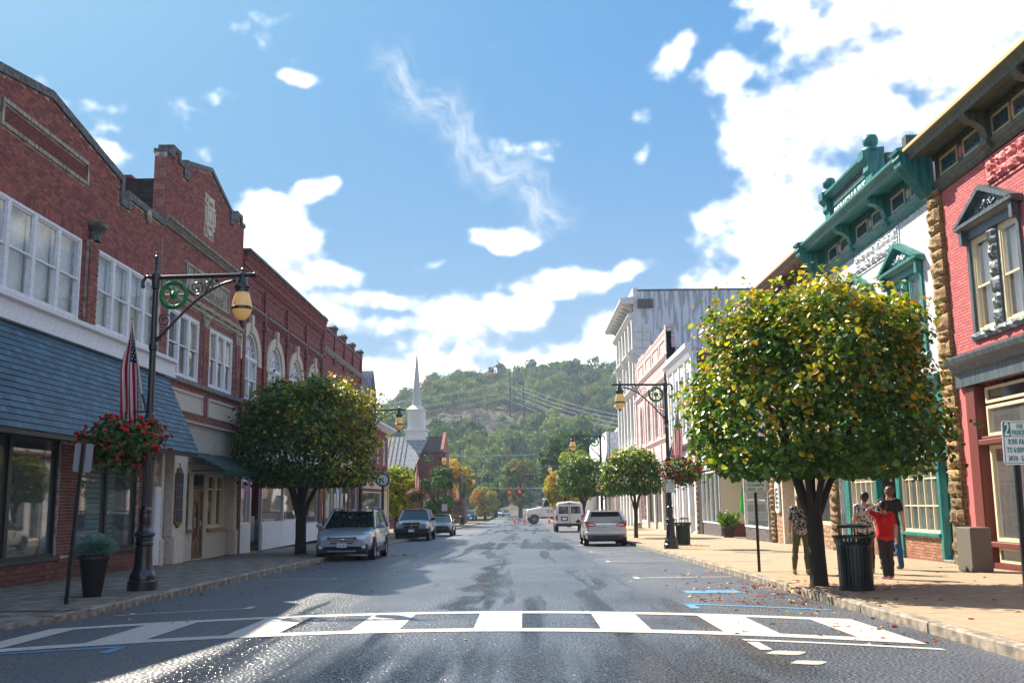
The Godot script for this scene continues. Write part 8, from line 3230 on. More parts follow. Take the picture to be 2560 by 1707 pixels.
func nets(s: Sh, bones: Array, cell: float, k := 0.035, tint = null) -> void:
	var lo := Vector3.ONE * 99.0
	var hi := -lo
	for b in bones:
		var r := maxf(b[2], b[3]) + cell * 2.5
		for p in [b[0], b[1]]:
			lo = lo.min(p - Vector3.ONE * r)
			hi = hi.max(p + Vector3.ONE * r)
	var nx := int((hi.x - lo.x) / cell) + 2
	var ny := int((hi.y - lo.y) / cell) + 2
	var nz := int((hi.z - lo.z) / cell) + 2
	var F := PackedFloat32Array()
	F.resize(nx * ny * nz)
	F.fill(9.0)
	for b in bones:
		var a: Vector3 = b[0]
		var e: Vector3 = b[1]
		var ra: float = b[2]
		var rb: float = b[3]
		var pad := maxf(ra, rb) + cell * 2.2 + k
		var i0 := ((a.min(e) - Vector3.ONE * pad - lo) / cell).floor().clamp(Vector3.ZERO, Vector3(nx - 1, ny - 1, nz - 1))
		var i1 := ((a.max(e) + Vector3.ONE * pad - lo) / cell).ceil().clamp(Vector3.ZERO, Vector3(nx - 1, ny - 1, nz - 1))
		var ab := e - a
		var l2 := maxf(ab.length_squared(), 1e-8)
		for z in range(int(i0.z), int(i1.z) + 1):
			for y in range(int(i0.y), int(i1.y) + 1):
				for x in range(int(i0.x), int(i1.x) + 1):
					var p := lo + Vector3(x, y, z) * cell
					var t := clampf((p - a).dot(ab) / l2, 0.0, 1.0)
					var d := (p - a - ab * t).length() - lerpf(ra, rb, t)
					var at := x + nx * (y + ny * z)
					var f := F[at]
					var h := maxf(k - absf(f - d), 0.0) / k
					F[at] = minf(f, d) - h * h * k * 0.25
	var id := {}
	var V := []
	var N := []
	var cor := [0, 1, nx, nx + 1, nx * ny, nx * ny + 1, nx * ny + nx, nx * ny + nx + 1]
	var off := [Vector3(0, 0, 0), Vector3(1, 0, 0), Vector3(0, 1, 0), Vector3(1, 1, 0), Vector3(0, 0, 1), Vector3(1, 0, 1), Vector3(0, 1, 1), Vector3(1, 1, 1)]
	var edges := [[0, 1], [2, 3], [4, 5], [6, 7], [0, 2], [1, 3], [4, 6], [5, 7], [0, 4], [1, 5], [2, 6], [3, 7]]
	for z in nz - 1:
		for y in ny - 1:
			for x in nx - 1:
				var at := x + nx * (y + ny * z)
				var m := 0
				if F[at] > 1.0:
					continue
				for c in 8:
					if F[at + cor[c]] < 0.0:
						m |= 1 << c
				if m == 0 or m == 255:
					continue
				var sum := Vector3.ZERO
				var n := 0
				for ed in edges:
					var fa := F[at + cor[ed[0]]]
					var fb := F[at + cor[ed[1]]]
					if (fa < 0.0) != (fb < 0.0):
						sum += (off[ed[0]] as Vector3).lerp(off[ed[1]], fa / (fa - fb))
						n += 1
				id[at] = V.size()
				V.append(lo + (Vector3(x, y, z) + sum / n) * cell)
				N.append(Vector3(F[at + 1] - F[at], F[at + nx] - F[at], F[at + nx * ny] - F[at]).normalized())
	var put_quad := func(a: int, b: int, c: int, d: int, inside: bool) -> void:
		if not (id.has(a) and id.has(b) and id.has(c) and id.has(d)):
			return
		var q := [id[a], id[b], id[c], id[d]]
		if not inside:
			q.reverse()
		if tint != null:
			s.col = tint.call((V[q[0]] + V[q[2]]) * 0.5)
		s.squad([V[q[0]], V[q[1]], V[q[2]], V[q[3]]], [N[q[0]], N[q[1]], N[q[2]], N[q[3]]])
	var sy := nx
	var sz := nx * ny
	for at in id:
		var a: int = at
		var x := a % nx
		var y := (a / nx) % ny
		var z := a / sz
		var f0 := F[a] < 0.0
		if y > 0 and z > 0 and (F[a + 1] < 0.0) != f0:
			put_quad.call(a - sy - sz, a - sz, a, a - sy, f0)
		if x > 0 and z > 0 and (F[a + sy] < 0.0) != f0:
			put_quad.call(a - 1 - sz, a - 1, a, a - sz, f0)
		if x > 0 and y > 0 and (F[a + sz] < 0.0) != f0:
			put_quad.call(a - 1 - sy, a - sy, a, a - 1, f0)


func hand_bones(w: Vector3, dirn: Vector3, side: Vector3, sc: float) -> Array:  # palm, four fingers, a thumb
	var out := []
	var d := dirn.normalized()
	var sd := (side - d * side.dot(d)).normalized()
	var nrm := d.cross(sd)
	var palm := w + d * 0.045 * sc
	for k in 3:
		var o := sd * (k - 1) * 0.022 * sc
		out.append([w + o * 0.6, w + d * 0.085 * sc + o, 0.015 * sc, 0.013 * sc])
	for k in 4:
		var o := sd * (k - 1.5) * 0.021 * sc
		var ln: float = [0.062, 0.075, 0.070, 0.052][k] * sc
		var p0 := w + d * 0.085 * sc + o
		var p1 := p0 + d * ln * 0.55 + nrm * 0.006
		out.append([p0, p1, 0.0095 * sc, 0.0088 * sc])
		out.append([p1, p1 + d * ln * 0.4 + nrm * 0.022 * sc, 0.0086 * sc, 0.0076 * sc])
	var t0 := w + d * 0.02 * sc - sd * 0.022 * sc
	var t1 := t0 + d * 0.035 * sc - sd * 0.03 * sc + nrm * 0.012
	out.append([t0, t1, 0.013 * sc, 0.0105 * sc])
	out.append([t1, t1 + d * 0.032 * sc - sd * 0.004, 0.0105 * sc, 0.008 * sc])
	return out


# q: height, skin, shirt, trousers, shoes, hair colours; arms as [elbow, wrist] offsets for right (+x) and left
func person(label: String, pos: Vector3, turn: float, q: Dictionary) -> void:
	var o := thing("person", label, "person", pos, turn, "people on the right pavement")
	var H: float = q.h / 1.7
	var wd: float = q.get("w", 1.0)
	var pt := func(x: float, y: float, z: float) -> Vector3: return Vector3(x * wd, y, z) * H
	var tilt: Vector3 = q.get("tilt", Vector3.ZERO)
	var hips := [pt.call(-0.09, 0.93, 0), pt.call(0.09, 0.93, 0)]
	var knees := [pt.call(-0.10 + q.get("sl", 0.0), 0.50, 0.02), pt.call(0.10 + q.get("sr", 0.0), 0.50, 0.03)]
	var ank := [pt.call(-0.10 + q.get("sl", 0.0) * 1.6, 0.085, -0.03), pt.call(0.10 + q.get("sr", 0.0) * 1.6, 0.085, -0.02)]
	var shl := [pt.call(-0.175, 1.40, 0), pt.call(0.175, 1.40, 0)]
	var elb := [shl[0] + pt.call(-0.06, -0.27, -0.03), shl[1] + pt.call(0.06, -0.27, -0.03)]
	var wri := [elb[0] + pt.call(-0.03, -0.24, 0.07), elb[1] + pt.call(0.03, -0.24, 0.07)]
	if q.has("left"):
		elb[0] = shl[0] + q.left[0] * H
		wri[0] = elb[0] + q.left[1] * H
	if q.has("right"):
		elb[1] = shl[1] + q.right[0] * H
		wri[1] = elb[1] + q.right[1] * H
	var neck: Vector3 = pt.call(0, 1.46, -0.005)
	var head: Vector3 = pt.call(0, 1.595, 0.025) + tilt * H
	var torso := []
	for sx in [-1.0, 1.0]:
		torso.append([pt.call(sx * 0.075, 0.95, 0), pt.call(sx * 0.06, 1.12, 0.005), 0.105 * H, 0.088 * H])
		torso.append([pt.call(sx * 0.06, 1.12, 0.005), pt.call(sx * 0.08, 1.30, 0), 0.088 * H, 0.10 * H])
		torso.append([pt.call(sx * 0.08, 1.30, 0), pt.call(sx * 0.13, 1.405, -0.01), 0.10 * H, 0.055 * H])
	torso.append([pt.call(0, 1.36, -0.01), neck, 0.075 * H, 0.055 * H])
	var legs := []
	for i in 2:
		legs.append([hips[i], knees[i], 0.088 * H, 0.055 * H])
		legs.append([knees[i], knees[i].lerp(ank[i], 0.35) + Vector3(0, 0, -0.015), 0.052 * H, 0.054 * H])
		legs.append([knees[i].lerp(ank[i], 0.35) + Vector3(0, 0, -0.015), ank[i], 0.054 * H, 0.036 * H])
	var arms := []
	for i in 2:
		arms.append([shl[i], elb[i], 0.048 * H, 0.037 * H])
		arms.append([elb[i], wri[i], 0.038 * H, 0.026 * H])
	var feet := []
	for i in 2:
		feet.append([ank[i] + Vector3(0, -0.03, -0.02) * H, ank[i] + Vector3(0, -0.045, 0.10) * H, 0.042 * H, 0.04 * H])
		feet.append([ank[i] + Vector3(0, -0.045, 0.10) * H, ank[i] + Vector3(0, -0.055, 0.17) * H, 0.038 * H, 0.028 * H])
	var bones := torso + legs + arms + [[neck - Vector3(0, 0.03, 0), head + Vector3(0, -0.05, -0.01) * H, 0.055 * H, 0.052 * H]]
	for i in 2:
		bones.append([ank[i], ank[i] + Vector3(0, -0.045, 0.12) * H, 0.036 * H, 0.03 * H])
	var sk := sh()
	sk.col = q.skin
	nets(sk, bones, 0.016)
	# head with face, ears
	var up := (Vector3.UP + tilt * 2.0).normalized()
	var fwd: Vector3 = (Vector3.BACK + q.get("look", Vector3.ZERO)).normalized()
	fwd = (fwd - up * fwd.dot(up)).normalized()
	var rt := up.cross(fwd)
	var hb := [[head + up * 0.03 * H - fwd * 0.02 * H, head + up * 0.025 * H + fwd * 0.018 * H, 0.083 * H, 0.078 * H], [head - up * 0.03 * H + fwd * 0.02 * H, head - up * 0.075 * H + fwd * 0.035 * H, 0.062 * H, 0.036 * H], [head - up * 0.03 * H, neck, 0.05 * H, 0.05 * H],
		[head + up * 0.012 * H + fwd * 0.09 * H, head - up * 0.018 * H + fwd * 0.108 * H, 0.008 * H, 0.013 * H], [head - up * 0.055 * H + fwd * 0.076 * H - rt * 0.015 * H, head - up * 0.055 * H + fwd * 0.076 * H + rt * 0.015 * H, 0.012 * H, 0.012 * H]]
	for e in [-1.0, 1.0]:
		hb.append([head + rt * 0.08 * e * H + up * 0.02 * H, head + rt * 0.083 * e * H - up * 0.02 * H, 0.015 * H, 0.01 * H])
	nets(sk, hb, 0.008, 0.02)
	for i in 2:
		nets(sk, hand_bones(wri[i], (wri[i] - elb[i]), Vector3(0, 0, -1) if i == 0 else Vector3(0, 0, 1), H), 0.0055, 0.006)
	part(o, "body", sk, M.skin)
	for e in [-1.0, 1.0]:
		var ey := sh()
		ey.ball(head + rt * 0.032 * e * H + up * 0.008 * H + fwd * 0.078 * H, Vector3.ONE * 0.011 * H, 8, 5)
		part(o, "eye", ey, M.dark_frame)
	# clothes
	var sb := []
	for b in torso:
		sb.append([b[0], b[1], b[2] + 0.014, b[3] + (0.014 if b[1] != neck else -0.002)])
	for i in 2:
		var sl: float = q.get("sleeve", 0.62)
		if sl > 0.05:
			sb.append([shl[i], shl[i].lerp(elb[i], sl), 0.062 * H, 0.056 * H])
	sb.append([pt.call(-0.07, 0.93, 0), pt.call(0.07, 0.93, 0), 0.118 * H, 0.118 * H])
	var st := sh()
	st.col = q.shirt
	nets(st, sb, 0.016, 0.03, q.get("print"))
	part(o, "shirt", st, M.cloth)
	var tb := [[pt.call(-0.075, 0.96, 0), pt.call(0.075, 0.96, 0), 0.115 * H, 0.115 * H]]
	for b in legs:
		tb.append([b[0], b[1], b[2] + 0.012, b[3] + q.get("flare", 0.014)])
	var tr := sh()
	tr.col = q.trousers
	nets(tr, tb, 0.016, 0.03)
	part(o, "trousers", tr, M.cloth)
	for i in 2:
		var fs := sh()
		fs.col = q.shoes
		nets(fs, [feet[i * 2], feet[i * 2 + 1]], 0.012, 0.02)
		part(o, "shoe", fs, M.cloth)
	var hs := sh()
	hs.col = q.hair
	var hr := [[head + up * 0.045 * H - fwd * 0.025 * H, head + up * 0.03 * H - fwd * 0.03 * H, 0.088 * H, 0.09 * H], [head + up * 0.06 * H + fwd * 0.02 * H, head + up * 0.06 * H - fwd * 0.02 * H, 0.07 * H, 0.075 * H], [head - fwd * 0.05 * H, head - up * 0.05 * H - fwd * 0.045 * H, 0.062 * H, 0.05 * H]]
	if q.get("long", 0.0) > 0.0:
		hr.append([head - fwd * 0.06 * H, head - up * q.long * H - fwd * 0.07 * H, 0.07 * H, 0.045 * H])
	nets(hs, hr, 0.01, 0.02)
	part(o, "hair", hs, M.hair)


func people() -> void:
	mat("skin", L(1, 1, 1), 0.55, {"vc": true})
	mat("cloth", L(1, 1, 1), 0.85, {"vc": true, "tex": "grain", "scale": 6.0})
	mat("hair", L(1, 1, 1), 0.5, {"vc": true})
	var nz := noise(16.0, 2, FastNoiseLite.TYPE_SIMPLEX, 31)
	person("woman with a mottled black and white top and olive trousers, half behind the tree trunk", on(5.78, 21.2, 0.13), PI - 0.35, {"h": 1.64, "w": 0.94, "skin": L(0.50, 0.30, 0.21), "shirt": L(0.1, 0.1, 0.1), "trousers": L(0.10, 0.11, 0.04), "shoes": L(0.48, 0.33, 0.22), "hair": L(0.16, 0.07, 0.03), "sleeve": 0.85, "flare": 0.004, "sl": 0.0, "sr": 0.06, "long": 0.2,
		"print": func(p: Vector3) -> Color: return Color(0.55, 0.5, 0.46) if nz.get_noise_3d(p.x * 1.3, p.y * 1.3, p.z * 1.3) > 0.08 else Color(0.02, 0.018, 0.018)})
	person("person in a bright red t-shirt and grey trousers, one hand raised to the head", on(6.95, 19.6, 0.13), PI + 0.15, {"h": 1.46, "w": 1.08, "skin": L(0.50, 0.28, 0.20), "shirt": L(0.62, 0.008, 0.012), "trousers": L(0.035, 0.035, 0.038), "shoes": L(0.60, 0.28, 0.42), "hair": L(0.012, 0.009, 0.007), "sl": 0.02, "sr": -0.03, "flare": 0.02,
		"right": [Vector3(0.17, 0.10, 0.04), Vector3(-0.22, 0.10, 0.05)]})
	person("woman with bare arms in grey and white top and black trousers, dark hair up", on(7.15, 21.3, 0.13), PI - 0.25, {"h": 1.66, "w": 0.92, "skin": L(0.56, 0.33, 0.25), "shirt": L(0.3, 0.3, 0.3), "trousers": L(0.012, 0.012, 0.014), "shoes": L(0.5, 0.48, 0.46), "hair": L(0.02, 0.012, 0.01), "sleeve": 0.1, "flare": 0.006, "tilt": Vector3(-0.015, 0.0, -0.035), "look": Vector3(0.3, 0.2, 0),
		"print": func(p: Vector3) -> Color: return Color(0.62, 0.62, 0.64) if nz.get_noise_3d(p.x * 0.7 + 3, p.y * 0.7, p.z * 0.7) > -0.2 else Color(0.08, 0.08, 0.09)})
	person("man in a black t-shirt and blue jeans with his head tipped back", on(8.15, 22.6, 0.13), PI + 0.1, {"h": 1.80, "w": 1.08, "skin": L(0.52, 0.30, 0.21), "shirt": L(0.012, 0.014, 0.016), "trousers": L(0.03, 0.10, 0.26), "shoes": L(0.10, 0.07, 0.05), "hair": L(0.10, 0.05, 0.025), "tilt": Vector3(0.0, -0.01, -0.05), "look": Vector3(0, 0.3, 0), "sl": -0.03, "sr": 0.05, "flare": 0.022})
# ---------- beyond the street: church, trees, hill

func terrain(x: float, d: float) -> float:
	if d < 300.0:
		return gy(-d) - 0.35 if d < 298.0 else gy(-d)
	var y := -2.6
	y += 25.0 * smoothstep(300.0, 428.0, d)
	y += 16.0 * smoothstep(428.0, 500.0, d)
	y += 31.0 * smoothstep(500.0, 630.0, d)
	y -= 25.0 * smoothstep(640.0, 900.0, d)
	var left := smoothstep(-40.0, -150.0, x)
	var right := smoothstep(150.0, 420.0, x)
	y *= 1.0 - 0.42 * left * smoothstep(420.0, 560.0, d) - 0.15 * left
	y += 6.0 * sin(x * 0.021 + 1.0) * smoothstep(420.0, 560.0, d) + 2.0 * sin(x * 0.07 + d * 0.03) * smoothstep(330.0, 420.0, d)
	y -= 12.0 * right
	# the bare spur on the left of the power line cut
	y += 9.0 * exp(-pow((x + 34.0) / 26.0, 2.0) - pow((d - 480.0) / 46.0, 2.0))
	return y


func crown_mesh(sd: int, n: int) -> ArrayMesh:  # a leafy crown of unit radius, foot at y = 0, height about 2
	rng.seed = sd
	var s := sh()
	var lumps := []
	for i in 9:
		var d := rand_dir()
		lumps.append([Vector3(d.x * 0.55, 1.05 + d.y * 0.62, d.z * 0.55), rng.randf_range(0.36, 0.58)])
	for i in n:
		var l: Array = lumps[rng.randi() % lumps.size()]
		var d := rand_dir()
		if d.y < -0.3:
			d.y *= -0.5
		var p: Vector3 = l[0] + d * l[1] * rng.randf_range(0.8, 1.08)
		var nrm := (d + rand_dir() * 0.7).normalized()
		var x := nrm.cross(rand_dir()).normalized() * rng.randf_range(0.07, 0.15)
		var y := nrm.cross(x).normalized() * rng.randf_range(0.06, 0.12)
		var g := rng.randf_range(0.7, 1.25)
		s.col = Color(g, g * rng.randf_range(0.95, 1.05), g)
		s.tri(p - x - y * 0.6, p + x - y * 0.6, p + y)
		s.tri(p + x * 0.9 + y * 0.9, p - x * 0.2 + y * 1.2, p + x * 0.4 - y * 0.8)
	return s.mesh()


func forest() -> void:
	var g := sh()
	g.col = Color.WHITE
	var xs := []
	var x := -420.0
	while x < 620.0:
		xs.append(x)
		x += 20.0
	var ds := []
	var d := 296.0
	while d < 900.0:
		ds.append(d)
		d += 12.0 if d < 660.0 else 60.0
	var P := []
	for dd in ds:
		var row := []
		for xx in xs:
			row.append(Vector3(xx, terrain(xx, dd), -dd))
		P.append(row)
	grid(g, P)
	struct("hill", g, mat("hill_scrub", L(0.075, 0.075, 0.045), 0.95, {"tex": "mottle", "scale": 0.03}))
	# woods in one mass, in a few shapes and tints
	rng.seed = 303
	var nz := noise(0.012, 3, FastNoiseLite.TYPE_SIMPLEX_SMOOTH, 17)
	var kinds := []
	for k in 4:
		kinds.append(crown_mesh(400 + k, 330))
	rng.seed = 304
	var xf := [[], [], [], []]
	var cols := [[], [], [], []]
	var dd := 330.0
	while dd < 680.0:
		var xx := -260.0
		while xx < 420.0:
			var px := xx + rng.randf_range(-4, 4)
			var pd := dd + rng.randf_range(-4, 4)
			var half := pd * 0.30 + 30.0
			xx += 7.5
			if absf(px) > half:
				continue
			var cut := pd > 432.0 + 4.0 * sin(px * 0.1) and pd < 500.0 + 6.0 * sin(px * 0.07 + 2.0)
			if cut and rng.randf() < 0.93:
				continue
			var r := rng.randf_range(3.6, 6.2)
			if pd > 600.0:
				r *= rng.randf_range(0.6, 1.15)
			if cut:
				r *= 0.4
			var k := rng.randi() % 4
			var hgt := r * rng.randf_range(1.0, 1.5)
			xf[k].append(Transform3D(Basis(Vector3.UP, rng.randf() * TAU).scaled(Vector3(r, hgt, r)), Vector3(px, terrain(px, pd) - 0.3, -pd)))
			var n := nz.get_noise_2d(px * 2.0, pd * 2.0) + rng.randf_range(-0.45, 0.45)
			var c := L(0.10, 0.18, 0.03).lerp(L(0.26, 0.30, 0.05), clampf(n + 0.35, 0, 1))
			if rng.randf() < 0.10:
				c = L(0.26, 0.19, 0.04)
			if n < -0.3:
				c = L(0.05, 0.11, 0.035)
			cols[k].append(c * 0.95)
		dd += 8.0
	for k in 4:
		var o := scatter(self, "hillside_woods", kinds[k], M.wood_leaf, xf[k], cols[k])
		o.name = numbered("hillside_woods")
		tag(o, "mixed green and yellowing woods covering the hill", "woods", "woods covering the hill")
	# low scrub in the power line cut
	var sx := []
	var sc := []
	for i in 2600:
		var px := rng.randf_range(-190, 240)
		var pd := rng.randf_range(428, 505)
		var r := rng.randf_range(0.8, 2.2)
		sx.append(Transform3D(Basis(Vector3.UP, rng.randf() * TAU).scaled(Vector3(r, r * 0.7, r)), Vector3(px, terrain(px, pd) - 0.3, -pd)))
		sc.append([L(0.24, 0.17, 0.12), L(0.20, 0.17, 0.07), L(0.10, 0.14, 0.035), L(0.28, 0.20, 0.13)][rng.randi() % 4])
	var so := scatter(self, "scrub", crown_mesh(410, 120), M.wood_leaf, sx, sc)
	so.name = numbered("scrub")
	tag(so, "brown and green scrub in the open strip across the hill", "scrub")


func leafy_tree(label: String, pos: Vector3, r: float, h: float, tints: Array, sd: int, lift := 0.35, group := "trees beyond the shops") -> void:
	rng.seed = sd
	var o := thing("broadleaf_tree", label, "tree", pos, 0.0, group)
	var t := sh()
	t.tube([Vector3(0, -0.3, 0), Vector3(0.1, h * 0.4, 0), Vector3(-0.1, h * 0.75, 0)], [r * 0.10, r * 0.06, r * 0.02], 8)
	for k in 4:
		var a := TAU * k / 4 + 0.5
		t.tube([Vector3(0.05, h * 0.3, 0), Vector3(cos(a) * r * 0.6, h * 0.62, sin(a) * r * 0.6)], [r * 0.05, r * 0.015], 6)
	part(o, "trunk", t, M.bark)
	var xf := []
	var cols := []
	var lumps := []
	for i in 16:
		var d := rand_dir()
		lumps.append([Vector3(d.x * r * 0.62, h * (lift + (1 - lift) * (0.5 + 0.33 * d.y)), d.z * r * 0.62), r * rng.randf_range(0.28, 0.46), tints[rng.randi() % tints.size()]])
	var lm := leaf_mesh()
	for i in 4200:
		var l: Array = lumps[rng.randi() % 16]
		var d := rand_dir()
		var at: Vector3 = l[0] + d * l[1] * (1.0 - absf(rng.randfn(0, 0.2))) * Vector3(1, 0.85, 1)
		xf.append(leaf_frame((d + Vector3(0, 0.5, 0) + rand_dir() * 0.7).normalized(), r * rng.randf_range(0.07, 0.13), at))
		var c: Color = l[2] if rng.randf() < 0.75 else tints[rng.randi() % tints.size()]
		cols.append(c * rng.randf_range(0.9, 1.8))
	scatter(o, "crown", lm, M.wood_leaf, xf, cols)


func beyond() -> void:
	var green := [L(0.04, 0.09, 0.018), L(0.06, 0.12, 0.02), L(0.03, 0.07, 0.015)]
	var olive := [L(0.10, 0.14, 0.02), L(0.07, 0.12, 0.02), L(0.20, 0.19, 0.03), L(0.24, 0.15, 0.03)]
	var yellow := [L(0.22, 0.25, 0.02), L(0.32, 0.30, 0.02), L(0.14, 0.19, 0.02)]
	var gold := [L(0.42, 0.28, 0.02), L(0.34, 0.28, 0.02), L(0.40, 0.17, 0.02), L(0.2, 0.2, 0.02)]
	leafy_tree("yellow green tree between the cream fronted building and the church lamp", on(-10.7, 84.0), 2.3, 5.6, yellow, 501, 0.25)
	leafy_tree("big dark green tree in front of the church, right of its lamp", on(-8.9, 103.0), 2.3, 6.7, green, 502, 0.15)
	leafy_tree("orange tinged tree behind the dark green church tree", on(-10.4, 146.0), 3.2, 9.6, gold + olive, 503, 0.3)
	leafy_tree("tall olive and gold tree at the end of the street behind the excavator", on(-0.9, 240.0), 5.4, 15.0, olive, 504, 0.1)
	leafy_tree("lower olive tree left of the tall one at the end of the street", on(-11.5, 262.0), 6.0, 12.5, olive + green, 505, 0.15)
	leafy_tree("very dark green tall tree behind the yellow ones on the right", on(8.6, 178.0), 6.4, 17.0, [L(0.03, 0.065, 0.02), L(0.04, 0.08, 0.02)], 506, 0.2)
	leafy_tree("yellow green tree in front of the low white building", on(6.6, 128.0), 3.4, 10.0, yellow, 507, 0.2)
	leafy_tree("golden orange tree left of the dark round tree on the right", on(4.7, 118.0), 2.6, 6.8, gold, 508, 0.2)
	leafy_tree("small golden bush tree behind the blue jeep", on(-8.2, 212.0), 3.4, 7.0, gold + yellow, 509, 0.1)
	leafy_tree("green tree right of the golden bush at the far left corner", on(-7.0, 250.0), 5.0, 11.0, green, 510, 0.1)
	leafy_tree("dull green tree left of the hanging traffic lights", on(-16.0, 268.0), 6.0, 14.0, green + olive, 511, 0.1)
	leafy_tree("green tree behind the church steeple", on(-26.0, 240.0), 8.0, 17.0, green + yellow, 512, 0.2)
	rng.seed = 520
	var bk := crown_mesh(520, 260)
	for q in [[-8.6, 118.0, 0.9, L(0.5, 0.36, 0.03), "golden grassy shrub on the far left corner"], [-9.6, 112.0, 0.9, L(0.14, 0.18, 0.02), "yellow green shrub left of the golden shrub"], [-7.6, 108.0, 0.7, L(0.3, 0.12, 0.08), "red flowered planter bush at the far left kerb"], [-10.8, 106.0, 0.8, L(0.03, 0.10, 0.02), "small conical green shrub before the brick church"], [-12.5, 230.0, 1.8, L(0.05, 0.12, 0.02), "round green bush on the far lawn"]]:
		var o := put(self, numbered("shrub"), bk, mat("shrub_%d" % int(q[1]), q[3], 0.8, {"vc": true, "back": L(0.3, 0.3, 0.1)}))
		o.position = on(q[0], q[1], 0.0)
		o.scale = Vector3(q[2], q[2] * 0.9, q[2])
		tag(o, q[4], "shrub")
	var lawn := sh()
	lawn.quad(on(-30, 215, -0.02), on(-7.5, 215, 0.05), on(-7.5, 290, 0.05), on(-30, 290, 0.02))
	lawn.quad(on(-30, 96.5, -0.05), on(-12.95, 96.5, -0.02), on(-12.95, 214, -0.02), on(-30, 214, -0.05))
	struct("lawn", lawn, M.grass)
	church()
	var sb := thing("brown_stone_building", "brown stone faced building beyond the big dark green tree", "building", on(-11.2, 152.0))
	var s := sh()
	s.bx(-3.5, 2.2, 0, 6.6, -8, 0)
	s.bx(-3.8, 2.5, 6.6, 7.0, -8.3, 0.3)
	part(sb, "wall", s, mat("brown_stone", L(0.20, 0.14, 0.10), 0.9, {"tex": "mottle", "scale": 1.2, "nrm": "rough_n", "ns": 1.0}))
	rng.seed = 530
	for r in 14:
		var q := sh()
		q.rock(-3.4, 2.15, 0.1 + 0.45 * r, 0.5 + 0.45 * r, 0.0, 0.10, rng, 12, 2)
		part(sb, "stone_course", q, M.brown_stone)
	for q in [[-30.0, 250.0, "small white house among the trees on the far left"]]:
		var h := thing("white_house", q[2], "house", on(q[0], q[1]))
		var w := sh()
		w.bx(-4, 4, 0, 5, -4, 4)
		part(h, "wall", w, M.white_wall)
		var rf := sh(Transform3D(Basis(Vector3(0, 0, 1), Vector3.UP, Vector3(-1, 0, 0)), Vector3.ZERO))
		rf.prism([Vector2(-4.6, 4.9), Vector2(4.6, 4.9), Vector2(0, 7.6)], -4.4, 4.4)
		part(h, "roof", rf, M.slate)
		for k in 3:
			var wn := sh()
			wn.bx(-3 + 2.2 * k, -2 + 2.2 * k, 1.6, 3.2, 4.0, 4.04)
			part(h, "window", wn, M.dark_glass)
	utilities()
	forest()


